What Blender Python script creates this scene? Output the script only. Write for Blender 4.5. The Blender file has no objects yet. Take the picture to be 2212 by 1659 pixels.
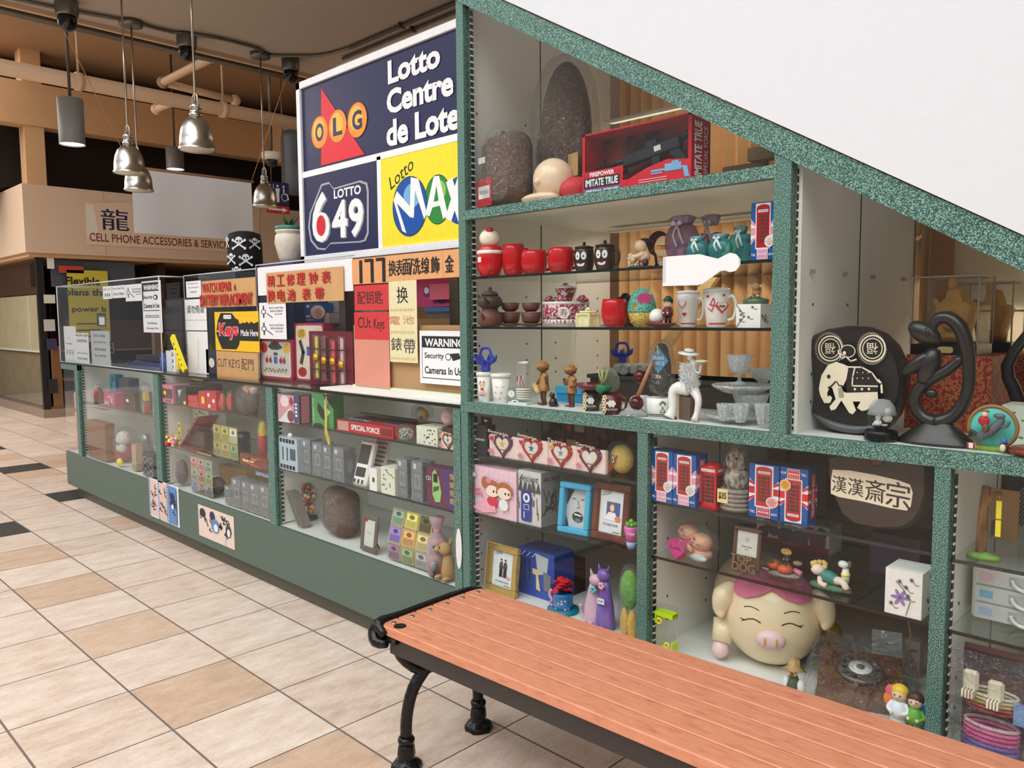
import bpy, math, random
from mathutils import Matrix, Vector
rnd = random.Random(7)
S = bpy.context.scene
# ---------------------------------------------------------------- camera
FPX, CAMZ = 1701.77, 1.5
RM = Matrix(((0.7137623573, 0.7003453064, -0.0077297513), (0.0538912567, -0.0659206690, -0.9963685050), (-0.6983115564, 0.7107537669, -0.0847941808)))
cd = bpy.data.cameras.new('camera'); cam = bpy.data.objects.new('camera', cd); S.collection.objects.link(cam)
cd.sensor_width = 36; cd.lens = FPX * 36 / 2212; cd.clip_start = 0.05
mm = Matrix((RM[0], -Vector(RM[1]), -Vector(RM[2]))).transposed().to_4x4(); mm.translation = (0, 0, CAMZ)
cam.matrix_world = mm; S.camera = cam
# ---------------------------------------------------------------- world, daylight, exposure
S.view_settings.view_transform = 'Standard'; S.view_settings.look = 'None'; S.view_settings.gamma = 1
S.view_settings.exposure = 0.12
w = bpy.data.worlds.new('world'); S.world = w; w.use_nodes = True
bg = w.node_tree.nodes['Background']; N_ = w.node_tree.nodes; K_ = w.node_tree.links       # bright overhead daylight, dimmer towards the horizon
tc = N_.new('ShaderNodeTexCoord'); sx = N_.new('ShaderNodeSeparateXYZ'); mr = N_.new('ShaderNodeMapRange'); K_.new(tc.outputs['Generated'], sx.inputs[0]); K_.new(sx.outputs['Z'], mr.inputs['Value'])
for k_, v_ in (('From Min', .12), ('From Max', .5), ('To Min', .22), ('To Max', 1.25)): mr.inputs[k_].default_value = v_
K_.new(mr.outputs['Result'], bg.inputs[1]); bg.inputs[0].default_value = (0.965, 0.985, 1.0, 1)
S.cycles.transparent_max_bounces = 40; S.cycles.max_bounces = 7; S.cycles.use_denoising = True
S.cycles.caustics_reflective = False; S.cycles.caustics_refractive = False
def area(name, loc, to, sx, sy, power, col=(1, 1, 1)):
    d = bpy.data.lights.new(name, 'AREA'); d.shape = 'RECTANGLE'; d.size = sx; d.size_y = sy; d.energy = power; d.color = col
    o = bpy.data.objects.new(name, d); S.collection.objects.link(o); o.location = loc
    o.rotation_euler = (Vector(to) - Vector(loc)).to_track_quat('-Z', 'Y').to_euler(); return o
area('skylight_daylight', (-1.6, -2.2, 6.8), (-1.8, 1.3, 0), 9.0, 3.8, 340, (0.98, 0.99, 1))
area('hall_fill_light', (-12.5, 1.0, 5.4), (-11.5, 2.0, 0), 5.0, 6.0, 400, (1, 0.9, 0.8))  # broad warm fill added to brighten the far hall
area('case_fill_light', (-1.62, 2.86, 1.868), (-1.62, 3.05, 1.0), 1.1, .05, 3.6, (1, .88, .74))  # this and the next two: added fill to brighten the case backs
area('case_fill_light', (-1.75, 2.8, 2.33), (-1.75, 3.2, 1.9), .8, .05, 1.6, (1, .86, .68))
area('case_fill_light', (-.4, 3.0, 1.50), (-.4, 3.2, 1.2), .7, .05, 1.3, (1, .9, .76))
area('back_fill_light', (-4.5, 6.5, 3.75), (-4.5, 6.0, 0), 3.0, 3.0, 40, (1, 0.86, 0.7))  # weak warm fill added for the zone under the slab
# ---------------------------------------------------------------- pixel rays of the calibrated camera (helps measuring, gives real points on real planes)
def ray(px, py): return RM.transposed() @ Vector(((px - 1106) / FPX, (py - 829.5) / FPX, 1))
def at_y(px, py, Y): d = ray(px, py); k = Y / d.y; return (d.x * k, CAMZ + d.z * k)
def at_z(px, py, Z): d = ray(px, py); k = (Z - CAMZ) / d.z; return (d.x * k, d.y * k)
def at_x(px, py, X): d = ray(px, py); k = X / d.x; return (d.y * k, CAMZ + d.z * k)
def dist(px, Y): d = ray(px, 800); return Y / d.y        # depth along the optical axis
# ---------------------------------------------------------------- materials
def lin(c): return tuple(((v / 255) / 12.92 if v / 255 <= .04045 else ((v / 255 + .055) / 1.055) ** 2.4) for v in c) + (1,)
MC = {}
def newmat(name):
    m = bpy.data.materials.new(name); m.use_nodes = True; nt = m.node_tree
    return m, nt, nt.nodes, nt.links, nt.nodes['Principled BSDF']
def mt(c, rough=.5, metal=0, var=.05, scale=40, bump=0, trans=0, emit=0, coat=0):
    k = (c, rough, metal, var, scale, bump, emit, coat)
    if k in MC: return MC[k]
    m, nt, N, L, b = newmat('finish_%d' % len(MC)); MC[k] = m
    b.inputs['Roughness'].default_value = rough; b.inputs['Metallic'].default_value = metal
    b.inputs['Coat Weight'].default_value = coat
    col = lin(c); b.inputs['Base Color'].default_value = col
    if var or bump:
        tc = N.new('ShaderNodeTexCoord'); no = N.new('ShaderNodeTexNoise'); no.inputs['Scale'].default_value = scale; no.inputs['Detail'].default_value = 2
        L.new(tc.outputs['Object'], no.inputs['Vector'])
        if var:
            mx = N.new('ShaderNodeMix'); mx.data_type = 'RGBA'; L.new(no.outputs['Fac'], mx.inputs['Factor'])
            mx.inputs['A'].default_value = tuple(max(0, v * (1 - 2 * var)) for v in col[:3]) + (1,)
            mx.inputs['B'].default_value = tuple(min(1, v * (1 + 2 * var)) for v in col[:3]) + (1,)
            L.new(mx.outputs['Result'], b.inputs['Base Color'])
        if bump:
            bu = N.new('ShaderNodeBump'); bu.inputs['Strength'].default_value = bump; bu.inputs['Distance'].default_value = .01
            L.new(no.outputs['Fac'], bu.inputs['Height']); L.new(bu.outputs['Normal'], b.inputs['Normal'])
    if emit:
        b.inputs['Emission Color'].default_value = col; b.inputs['Emission Strength'].default_value = emit
    return m
def ramp2(N, L, src, stops, interp='LINEAR'):
    r = N.new('ShaderNodeValToRGB'); r.color_ramp.interpolation = interp; e = r.color_ramp.elements
    while len(e) < len(stops): e.new(.5)
    for i, (p, c) in enumerate(stops): e[i].position = p; e[i].color = lin(c)
    L.new(src, r.inputs['Fac']); return r.outputs['Color']
def noise_mat(name, stops, scale=(1, 1, 1), s=10, detail=4, rough=.5, bump=0, interp='LINEAR', coat=0, rgh=.5):
    m, nt, N, L, b = newmat(name)
    tc = N.new('ShaderNodeTexCoord'); mp = N.new('ShaderNodeMapping'); mp.inputs['Scale'].default_value = scale
    no = N.new('ShaderNodeTexNoise'); no.inputs['Scale'].default_value = s; no.inputs['Detail'].default_value = detail; no.inputs['Roughness'].default_value = rgh
    L.new(tc.outputs['Object'], mp.inputs['Vector']); L.new(mp.outputs['Vector'], no.inputs['Vector'])
    L.new(ramp2(N, L, no.outputs['Fac'], stops, interp), b.inputs['Base Color']); b.inputs['Roughness'].default_value = rough; b.inputs['Coat Weight'].default_value = coat
    if bump:
        bu = N.new('ShaderNodeBump'); bu.inputs['Strength'].default_value = bump; bu.inputs['Distance'].default_value = .01
        L.new(no.outputs['Fac'], bu.inputs['Height']); L.new(bu.outputs['Normal'], b.inputs['Normal'])
    return m
def thin_mat(name, tint, base, rough=0.0, crinkle=0, cs=30, white=0, dc=(.85, .87, .88)):
    # a thin clear sheet: what passes straight through plus a mirror share that grows at grazing angles
    m = bpy.data.materials.new(name); m.use_nodes = True; nt = m.node_tree; N = nt.nodes; L = nt.links; N.clear()
    out = N.new('ShaderNodeOutputMaterial'); tr = N.new('ShaderNodeBsdfTransparent'); tr.inputs[0].default_value = tint + (1,)
    gl = N.new('ShaderNodeBsdfGlossy'); gl.inputs['Roughness'].default_value = rough
    lw = N.new('ShaderNodeLayerWeight'); lw.inputs['Blend'].default_value = .5
    pw = N.new('ShaderNodeMath'); pw.operation = 'POWER'; pw.inputs[1].default_value = 5
    ma = N.new('ShaderNodeMath'); ma.operation = 'MULTIPLY_ADD'; ma.inputs[1].default_value = .62 - base; ma.inputs[2].default_value = base
    L.new(lw.outputs['Facing'], pw.inputs[0]); L.new(pw.outputs[0], ma.inputs[0])
    mx = N.new('ShaderNodeMixShader'); L.new(ma.outputs[0], mx.inputs[0]); L.new(tr.outputs[0], mx.inputs[1]); L.new(gl.outputs[0], mx.inputs[2])
    last = mx
    if crinkle:
        tc = N.new('ShaderNodeTexCoord'); no = N.new('ShaderNodeTexNoise'); no.inputs['Scale'].default_value = cs; no.inputs['Detail'].default_value = 3; no.inputs['Distortion'].default_value = 1.5
        L.new(tc.outputs['Object'], no.inputs['Vector']); bu = N.new('ShaderNodeBump'); bu.inputs['Strength'].default_value = crinkle; bu.inputs['Distance'].default_value = .03
        L.new(no.outputs['Fac'], bu.inputs['Height']); L.new(bu.outputs['Normal'], gl.inputs['Normal']); L.new(bu.outputs['Normal'], lw.inputs['Normal'])
    if white:
        df = N.new('ShaderNodeBsdfDiffuse'); df.inputs[0].default_value = dc + (1,); m2 = N.new('ShaderNodeMixShader'); m2.inputs[0].default_value = white
        L.new(mx.outputs[0], m2.inputs[1]); L.new(df.outputs[0], m2.inputs[2]); last = m2
    L.new(last.outputs[0], out.inputs[0]); return m
GLASS = thin_mat('case_glass', (.985, .995, .99), .016)
SHELFGLASS = thin_mat('shelf_glass', (.95, .975, .965), .03)
ACRYL = thin_mat('acrylic', (.95, .96, .96), .025)
BAG = thin_mat('plastic_film', (.95, .95, .95), .07, .12, 1.0, 38, .02)
BAGW = thin_mat('cloudy_film', (.93, .93, .93), .09, .15, 1.0, 34, .12)
CRYSTAL = thin_mat('cut_crystal', (.93, .95, .95), .3, .06, 1.0, 90, .2)
BLUEGL = thin_mat('blue_glass', (.2, .26, .9), .12, .05, .5, 60, .5, (.05, .08, .62))
PURPGL = thin_mat('purple_glass', (.72, .56, .72), .06, .2, 0, 1, .45, (.42, .27, .42))
TEALGL = thin_mat('teal_glass', (.35, .75, .75), .06, .2, 0, 1, .45, (.08, .4, .42))
OLIVEGL = thin_mat('olive_glass', (.70, .72, .45), .08, .1, .4, 60, .1)
GREEN = noise_mat('green_speckle', [(.40, (34, 66, 60)), (.50, (64, 104, 94)), (.62, (142, 180, 166))], s=390, detail=1.5, rough=.45)
GREENP = noise_mat('green_panel', [(.35, (78, 96, 86)), (.65, (96, 114, 103))], s=240, detail=2, rough=.55)
KICK = mt((80, 78, 66), .5)
WHITE = mt((226, 227, 222), .5, 0, .02); PAPER = mt((236, 236, 238), .7, 0, .02); BLACK = mt((22, 22, 24), .5); INK = mt((35, 35, 38), .8)
RED = mt((205, 30, 36), .4); DRED = mt((150, 24, 34), .5); NAVY = mt((30, 32, 78), .5); YEL = mt((247, 226, 40), .5); GOLD = mt((212, 160, 60), .35, .6)
CARD = mt((206, 160, 108), .8, 0, .05, 12); KRAFT = mt((178, 140, 96), .8, 0, .04, 14)
STEEL = mt((190, 186, 178), .28, 1, .03); DSTEEL = mt((120, 116, 108), .4, .9)
WALLW = mt((220, 222, 227), .75, 0, .01, 25, .08)
CREAM = mt((243, 222, 184), .3, 0, .03, 8, 0, 0, 0, .3)
# ---------------------------------------------------------------- mesh builder
TXC = {}
def text_geo(s, bold, shear):
    k = (s, bold, shear)
    if k in TXC: return TXC[k]
    c = bpy.data.curves.new('t', 'FONT'); c.body = s; c.offset = bold; c.shear = shear; c.resolution_u = 3
    o = bpy.data.objects.new('t', c); m = bpy.data.meshes.new_from_object(o)
    v = [(p.co.x, p.co.y) for p in m.vertices]; f = [tuple(p.vertices) for p in m.polygons]
    bpy.data.objects.remove(o); bpy.data.curves.remove(c); bpy.data.meshes.remove(m)
    if not v: v = [(0, 0), (1, 0), (1, 1)]; f = [(0, 1, 2)]
    x0 = min(p[0] for p in v); x1 = max(p[0] for p in v); y0 = min(p[1] for p in v); y1 = max(p[1] for p in v)
    v = [((p[0] - x0) / (x1 - x0 + 1e-9) - .5, (p[1] - y0) / (y1 - y0 + 1e-9) - .5) for p in v]
    TXC[k] = (v, f, (x1 - x0) / (y1 - y0 + 1e-9)); return TXC[k]
class MB:
    def __init__(s): s.v = []; s.f = []; s.mi = []; s.sm = []; s.ms = []; s.T = Matrix(); s.F = Matrix(); s.lay = 0.0006
    def m(s, mat):
        if mat not in s.ms: s.ms.append(mat)
        return s.ms.index(mat)
    def add(s, vs, fs, mat, smooth=False):
        b = len(s.v); T = s.T; i = s.m(mat)
        s.v += [tuple(T @ Vector(p)) for p in vs]; s.f += [tuple(b + k for k in f) for f in fs]; s.mi += [i] * len(fs); s.sm += [smooth] * len(fs); return s
    def box(s, x0, x1, y0, y1, z0, z1, mat, bv=0):
        if bv:
            b = bv; vs = []
            for z, e in ((z0, b), (z0 + b, 0), (z1 - b, 0), (z1, b)):
                vs += [(x0 + b + e * 0, y0 + e, z), (x1 - b, y0 + e, z), (x1 - e, y0 + b, z), (x1 - e, y1 - b, z), (x1 - b, y1 - e, z), (x0 + b, y1 - e, z), (x0 + e, y1 - b, z), (x0 + e, y0 + b, z)]
            fs = [tuple(range(7, -1, -1)), tuple(range(24, 32))]
            for k in range(3):
                for j in range(8): a = 8 * k + j; c = 8 * k + (j + 1) % 8; fs.append((a, c, c + 8, a + 8))
            return s.add(vs, fs, mat)
        return s.add([(x0, y0, z0), (x1, y0, z0), (x1, y1, z0), (x0, y1, z0), (x0, y0, z1), (x1, y0, z1), (x1, y1, z1), (x0, y1, z1)],
                     [(3, 2, 1, 0), (4, 5, 6, 7), (0, 1, 5, 4), (1, 2, 6, 5), (2, 3, 7, 6), (3, 0, 4, 7)], mat)
    def lathe(s, prof, mat, n=24, c=(0, 0), sx=1, sy=1, smooth=True, a0=0, wob=0, wn=0, cap=True):
        vs = []; fs = []; k = len(prof)
        for j in range(n):
            a = 2 * math.pi * j / n + a0; q = 1 + wob * math.cos(wn * a)
            for r, z in prof: vs.append((c[0] + r * q * sx * math.cos(a), c[1] + r * q * sy * math.sin(a), z))
        for j in range(n):
            for i in range(k - 1):
                a = j * k + i; b = ((j + 1) % n) * k + i; fs.append((a, b, b + 1, a + 1))
        if cap and prof[0][0] > 1e-6: fs.append(tuple(j * k for j in range(n - 1, -1, -1)))
        if cap and prof[-1][0] > 1e-6: fs.append(tuple(j * k + k - 1 for j in range(n)))
        return s.add(vs, fs, mat, smooth)
    def ball(s, c, r, mat, n=16, rot=None, jit=0):
        if not isinstance(r, tuple): r = (r, r, r)
        vs = []; fs = []; h = max(6, n // 2); R = Matrix.Rotation(rot[1], 3, rot[0]) if rot else None
        for i in range(h + 1):
            t = math.pi * i / h
            for j in range(n):
                a = 2 * math.pi * j / n; q = 1 + (rnd.uniform(-jit, jit) if jit else 0)
                p = Vector((r[0] * q * math.sin(t) * math.cos(a), r[1] * q * math.sin(t) * math.sin(a), -r[2] * q * math.cos(t)))
                if R: p = R @ p
                vs.append((p.x + c[0], p.y + c[1], p.z + c[2]))
        for i in range(h):
            for j in range(n): a = i * n + j; b = i * n + (j + 1) % n; fs.append((a, b, b + n, a + n))
        return s.add(vs, fs, mat, True)
    def tube(s, pts, r, mat, n=8, closed=False, cap=True):
        pts = [Vector(p) for p in pts]; k = len(pts)
        if 3 <= k < 14 and not closed and n >= 8:        # round the bends
            P = [pts[0]] + pts + [pts[-1]]; R0 = r if isinstance(r, (list, tuple)) else [r] * k; R1 = []; Q = []
            for i in range(k - 1):
                for t in (0, .33, .67): a, b, c, d = P[i:i + 4]; Q.append(.5 * (2 * b + (c - a) * t + (2 * a - 5 * b + 4 * c - d) * t * t + (3 * b - a - 3 * c + d) * t ** 3)); R1.append(R0[i] + (R0[i + 1] - R0[i]) * t)
            pts = Q + [pts[-1]]; r = R1 + [R0[-1]]; k = len(pts)
        rr = r if isinstance(r, (list, tuple)) else [r] * k; vs = []; fs = []; up = None
        for i, p in enumerate(pts):
            a = pts[i - 1] if (i or closed) else p; b = pts[(i + 1) % k] if (i < k - 1 or closed) else p
            d = (b - a).normalized()
            if up is None: up = d.cross(Vector((.31, .2, .9))).normalized()
            u = (up - d * up.dot(d)).normalized(); up = u; q = d.cross(u)
            for j in range(n): t = 2 * math.pi * j / n; vs.append(tuple(p + (u * math.cos(t) + q * math.sin(t)) * rr[i]))
        for i in range(k if closed else k - 1):
            for j in range(n): a = i * n + j; b = i * n + (j + 1) % n; o = ((i + 1) % k) * n; fs.append((a, b, o + (j + 1) % n, o + j))
        if cap and not closed: fs += [tuple(range(n - 1, -1, -1)), tuple(range((k - 1) * n, k * n))]
        return s.add(vs, fs, mat, True)
    def prism(s, poly, y0, y1, mat, smooth=False):      # polygon (x, z) with thickness along y
        n = len(poly); vs = [(p[0], y0, p[1]) for p in poly] + [(p[0], y1, p[1]) for p in poly]
        s.add(vs, [tuple(range(n)), tuple(range(2 * n - 1, n - 1, -1))], mat)
        return s.add(vs, [(i, i + n, (i + 1) % n + n, (i + 1) % n) for i in range(n)], mat, smooth)
    # ---- flat print on a face: a frame (u, v, outwards) and shapes laid one over the other
    def face(s, o, u, v):
        u = Vector(u).normalized(); v = Vector(v).normalized(); n = u.cross(v); s.F = Matrix((u, v, n)).transposed().to_4x4(); s.F.translation = Vector(o); s.lay = .0006; return s
    def front(s, y, x=0, z=0): return s.face((x, y, z), (1, 0, 0), (0, 0, 1))
    def right(s, x, y=0, z=0): return s.face((x, y, z), (0, 1, 0), (0, 0, 1))
    def top(s, z, x=0, y=0): return s.face((x, y, z), (1, 0, 0), (0, 1, 0))
    def P(s, pts, mat, up=True):
        if up: s.lay += .00012
        return s.add([tuple(s.F @ Vector((p[0], p[1], s.lay))) for p in pts], [tuple(range(len(pts)))], mat)
    def R(s, u0, v0, u1, v1, mat): return s.P([(u0, v0), (u1, v0), (u1, v1), (u0, v1)], mat)
    def E(s, cu, cv, ru, rv, mat, n=20, rot=0):
        c, q = math.cos(rot), math.sin(rot)
        return s.P([(cu + ru * math.cos(a) * c - rv * math.sin(a) * q, cv + ru * math.cos(a) * q + rv * math.sin(a) * c) for a in [2 * math.pi * i / n for i in range(n)]], mat)
    def L(s, pts, wd, mat, closed=False):
        s.lay += .00012; n = len(pts)
        for i in range(n if closed else n - 1):
            a = Vector(pts[i]); b = Vector(pts[(i + 1) % n]); d = b - a
            if d.length < 1e-7: continue
            d.normalize(); q = Vector((-d.y, d.x)) * wd / 2; d = d * wd * .3
            s.P([a - d - q, b + d - q, b + d + q, a - d + q], mat, False)
        return s
    def RR(s, u0, v0, u1, v1, r, mat):
        p = []
        for cx, cy, a in ((u1 - r, v1 - r, 0), (u0 + r, v1 - r, 1), (u0 + r, v0 + r, 2), (u1 - r, v0 + r, 3)):
            p += [(cx + r * math.cos((a + t / 4) * math.pi / 2), cy + r * math.sin((a + t / 4) * math.pi / 2)) for t in range(5)]
        return s.P(p, mat)
    def TX(s, t, cu, cv, h, mat, w=None, bold=0, shear=0, rot=0, al='C', sk=0):
        if bold and ord(max(t)) > 0x2E80:            # dense characters: thicken by overprinting
            for e in (-.5, .5): s.TX(t, cu + e * bold * h, cv, h, mat, w, 0, shear, rot, al, sk)
            return s
        v, f, asp = text_geo(t, bold, shear); s.lay += .00012; W = w if w else h * asp
        if al == 'L': cu += W / 2
        c, q = math.cos(rot), math.sin(rot); vs = []
        for x, y in v:
            X = x * W; Y = y * h + sk * X; vs.append(tuple(s.F @ Vector((cu + X * c - Y * q, cv + X * q + Y * c, s.lay))))
        return s.add(vs, f, mat)
    def build(s, name, parent=None, loc=(0, 0, 0), rz=0, label=None, cat=None, group=None, kind=None):
        me = bpy.data.meshes.new(name); me.from_pydata(s.v, [], s.f)
        for m in s.ms: me.materials.append(m)
        me.polygons.foreach_set('material_index', s.mi); me.polygons.foreach_set('use_smooth', s.sm); me.update()
        o = bpy.data.objects.new(name, me); S.collection.objects.link(o); o.parent = parent; o.location = loc; o.rotation_euler[2] = rz
        return tag(o, label, cat, group, kind)
def tag(o, label=None, cat=None, group=None, kind=None):
    for k, v in (('label', label), ('category', cat), ('group', group), ('kind', kind)):
        if v: o[k] = v
    return o
def thing(name, label, cat, loc=(0, 0, 0), rz=0, group=None):
    o = bpy.data.objects.new(name, None); S.collection.objects.link(o); o.location = loc; o.rotation_euler[2] = rz; o.empty_display_size = .1
    return tag(o, label, cat, group)
def dup(src, loc, rz=None, label=None, group=None):
    r = src.copy(); S.collection.objects.link(r); r.location = loc
    if rz is not None: r.rotation_euler[2] = rz
    if label: r['label'] = label
    if group: r['group'] = group
    for ch in list(src.children):
        c = ch.copy(); S.collection.objects.link(c); c.parent = r
        for g in ch.children: d = g.copy(); S.collection.objects.link(d); d.parent = c
    return r
def puff(m, poly, d, mat, k=.86):        # a thick rounded slab from an outline (x, z)
    cx = sum(p[0] for p in poly) / len(poly); cz = sum(p[1] for p in poly) / len(poly); n = len(poly); vs = []; fs = []
    for y, s in ((-d / 2, k), (-d * .36, (1 + k) / 2 + .03), (-d * .15, 1), (d * .15, 1), (d * .36, (1 + k) / 2 + .03), (d / 2, k)): vs += [(cx + (p[0] - cx) * s, y, cz + (p[1] - cz) * s) for p in poly]
    for r in range(5): fs += [(r * n + i, r * n + (i + 1) % n, (r + 1) * n + (i + 1) % n, (r + 1) * n + i) for i in range(n)]
    m.add(vs, fs, mat, True); return m.add(vs, [tuple(range(n - 1, -1, -1)), tuple(range(5 * n, 6 * n))], mat)
def rrect(w, h, r, n=5): return [(sx * (w - r) + r * math.cos(a), h / 2 + sz * (h / 2 - r) + r * math.sin(a)) for sx, sz, q in ((1, 1, 0), (-1, 1, 1), (-1, -1, 2), (1, -1, 3)) for a in [(q + t / n) * math.pi / 2 for t in range(n + 1)]]
def st(mb, name): return mb.build(name, kind='structure')
def arc(cx, cz, r, a0, a1, n=12, y=0, ry=None): return [(cx + r * math.cos(math.radians(a0 + (a1 - a0) * i / n)), y, cz + (ry or r) * math.sin(math.radians(a0 + (a1 - a0) * i / n))) for i in range(n + 1)]
def star(cu, cv, r, q=.4, n=5, a0=90): return [(cu + (r if i % 2 == 0 else r * q) * math.cos(math.radians(a0 + i * 180 / n)), cv + (r if i % 2 == 0 else r * q) * math.sin(math.radians(a0 + i * 180 / n))) for i in range(2 * n)]
def heart(cu, cv, r): return [(cu + r * .0625 * 16 * math.sin(t) ** 3, cv + r * .0625 * (13 * math.cos(t) - 5 * math.cos(2 * t) - 2 * math.cos(3 * t) - math.cos(4 * t))) for t in [2 * math.pi * i / 28 for i in range(28)]]
def squig(mb, u, v, w_, h_, mat, n=4, wd=.002):        # a block of handwriting-like strokes
    for i in range(n):
        x = u - w_ / 2 + w_ * (i + .5) / n; q = w_ / n * .42
        mb.L([(x - q, v + h_ * .35), (x + q, v + h_ * .3), (x - q * .4, v - h_ * .1), (x + q * .8, v - h_ * .45)], wd, mat)
        mb.L([(x, v + h_ * .5), (x - q * .2, v - h_ * .5)], wd, mat); mb.L([(x - q, v - h_ * .12), (x + q, v - .05 * h_)], wd, mat)
# ================================================================ ROOM SHELL
TA, TB, GX, GY = 0.42498, 0.43444, -5.00892, 0.67436
def tile_mat(name, stops, vein):
    m, nt, N, L, b = newmat(name); tc = N.new('ShaderNodeTexCoord'); mp = N.new('ShaderNodeMapping'); mp.inputs['Scale'].default_value = (3.2, 1.1, 1)
    mp.inputs['Rotation'].default_value = (0, 0, .45); L.new(tc.outputs['Object'], mp.inputs['Vector'])
    no = N.new('ShaderNodeTexNoise'); no.inputs['Scale'].default_value = 4.5; no.inputs['Detail'].default_value = 8; no.inputs['Roughness'].default_value = .68; L.new(mp.outputs['Vector'], no.inputs['Vector'])
    # each tile its own shade
    sn = N.new('ShaderNodeVectorMath'); sn.operation = 'SUBTRACT'; sn.inputs[1].default_value = (GX, GY, 0); L.new(tc.outputs['Object'], sn.inputs[0])
    dv = N.new('ShaderNodeVectorMath'); dv.operation = 'DIVIDE'; dv.inputs[1].default_value = (TB, TA, 1); L.new(sn.outputs[0], dv.inputs[0])
    fl = N.new('ShaderNodeVectorMath'); fl.operation = 'FLOOR'; L.new(dv.outputs[0], fl.inputs[0]); wn = N.new('ShaderNodeTexWhiteNoise'); L.new(fl.outputs[0], wn.inputs['Vector'])
    ad = N.new('ShaderNodeMath'); ad.operation = 'MULTIPLY_ADD'; ad.inputs[1].default_value = .16; L.new(wn.outputs['Value'], ad.inputs[0]); L.new(no.outputs['Fac'], ad.inputs[2])
    c = ramp2(N, L, ad.outputs[0], stops)
    n2 = N.new('ShaderNodeTexNoise'); n2.inputs['Scale'].default_value = 16; n2.inputs['Detail'].default_value = 6; n2.inputs['Roughness'].default_value = .7; n2.inputs['Distortion'].default_value = 1.2; L.new(mp.outputs['Vector'], n2.inputs['Vector'])
    v = ramp2(N, L, n2.outputs['Fac'], [(.47, (255, 255, 255)), (.495, vein), (.52, (255, 255, 255))])
    mx = N.new('ShaderNodeMix'); mx.data_type = 'RGBA'; mx.blend_type = 'MULTIPLY'; mx.inputs['Factor'].default_value = .35
    L.new(c, mx.inputs['A']); L.new(v, mx.inputs['B']); L.new(mx.outputs['Result'], b.inputs['Base Color']); b.inputs['Roughness'].default_value = .42
    return m
TL = tile_mat('travertine_light', [(.36, (204, 178, 158)), (.52, (222, 200, 182)), (.68, (232, 214, 198)), (.8, (240, 228, 216))], (165, 150, 138))
TT = tile_mat('travertine_tan', [(.36, (192, 162, 136)), (.55, (210, 180, 154)), (.8, (222, 196, 172))], (150, 125, 100))
TD = noise_mat('slate_tile', [(.35, (34, 40, 42)), (.65, (62, 68, 68))], s=20, rough=.4)
m = MB(); g = .0028
for i in range(-31, 22):
    for j in range(-13, 22):
        x = GX + i * TB; y = GY + j * TA; h = random.Random(i * 131 + j * 17).random()
        mat = TD if (i, j) in ((-6, 3), (-10, 3), (-14, 3), (-4, 1), (-8, 1), (-12, 1)) else TT if ((i, j) in ((0, 1), (2, 1), (4, 1), (6, 1), (-3, 3), (-2, 1)) or (h < .08 and i < -5)) else TL
        q = .0042; m.add([(x + g, y + q, 0), (x + TB - g, y + q, 0), (x + TB - g, y + TA - q, 0), (x + g, y + TA - q, 0)], [(0, 1, 2, 3)], mat)
m.box(-19, 5, -5.5, 10, -.12, -.0015, mt((120, 108, 100), .85))
st(m, 'floor')
DARKC = mt((168, 136, 104), .8); CEILM = mt((176, 164, 150), .8, 0, .03, 8)
m = MB(); m.box(-7.02, 5, 1.45, 10, 3.85, 4.3, CEILM); st(m, 'ceiling')
m = MB(); m.box(-19, -7.02, 0, 10, 5.6, 5.75, DARKC); st(m, 'ceiling')
BEIGE = mt((206, 186, 160), .8)
m = MB(); m.box(5, 5.15, -2.5, 10, 0, 7.1, BEIGE); st(m, 'wall_right')
m = MB(); m.box(-19, 5, 10, 10.15, 0, 5.7, mt((150, 118, 86), .8)); st(m, 'wall_back')
m = MB(); m.box(-19.15, -19, 0, 10, 0, 5.7, mt((140, 112, 84), .8)); st(m, 'wall_left')
# stair side: the white plastered stringer wall that cuts the display case off diagonally
YF = 2.10                                             # the front plane of case and counter
def dz(x, top=0): return 1.595 + (-.432 - x) * .587 + top     # underside of the diagonal green rail
m = MB(); m.prism([(-2.352, dz(-2.352, .078)), (2.2, max(.1, dz(2.2, .078))), (4.6, .02), (4.6, .9), (-1.7, 3.845), (-2.352, 3.845)], YF - .012, YF + 1.15, WALLW); st(m, 'wall_stair')
# ================================================================ TALL DISPLAY CASE (built in under the stair)
case = thing('display_case', 'tall green speckled built-in display case under the white stair wall', 'display case', (0, 0, 0))
XL, XR = -2.352, .9; ZR, ZR0 = 1.165, 1.124; Z1, Z10 = 1.915, 1.879; ZF = .388
def vbar(x0, x1, z0, z1, name='frame_post', top=None):
    m = MB()
    if top is None: m.box(x0, x1, YF, YF + .034, z0, z1, GREEN)
    else: m.prism([(x0, z0), (x1, z0), (x1, dz(x1)), (x0, dz(x0))], YF, YF + .034, GREEN)
    m.box(x1 + .0005, x1 + .004, YF + .036, YF + .05, z0 + .01, (dz(x1) if top else z1) - .02, BLACK)
    z = z0 + .02
    while z < (dz(x1) if top else z1) - .03: m.box(x1 + .002, x1 + .0055, YF + .034, YF + .052, z, z + .006, WHITE); z += .024
    m.build(name, case)
vbar(XL, XL + .04, ZR, 0, top=1); vbar(XL, XL + .04, ZF - .01, ZR0)
vbar(-1.038, -.988, ZR, 0, top=1); vbar(-1.492, -1.452, ZF - .01, ZR0); vbar(-.602, -.566, ZF - .01, ZR0)
m = MB(); m.box(XL, XR, YF - .002, YF + .03, ZR0, ZR, GREEN); m.build('middle_rail', case)
m = MB(); m.box(XL + .03, -1.03, YF - .001, YF + .03, Z10, Z1, GREEN); m.build('upper_rail', case)
m = MB(); m.prism([(XL - .01, dz(XL)), (XR + .6, dz(XR + .6)), (XR + .6, dz(XR + .6, .078)), (XL - .01, dz(XL, .078))], YF - .004, YF + .04, GREEN); m.build('diagonal_rail', case)
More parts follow.
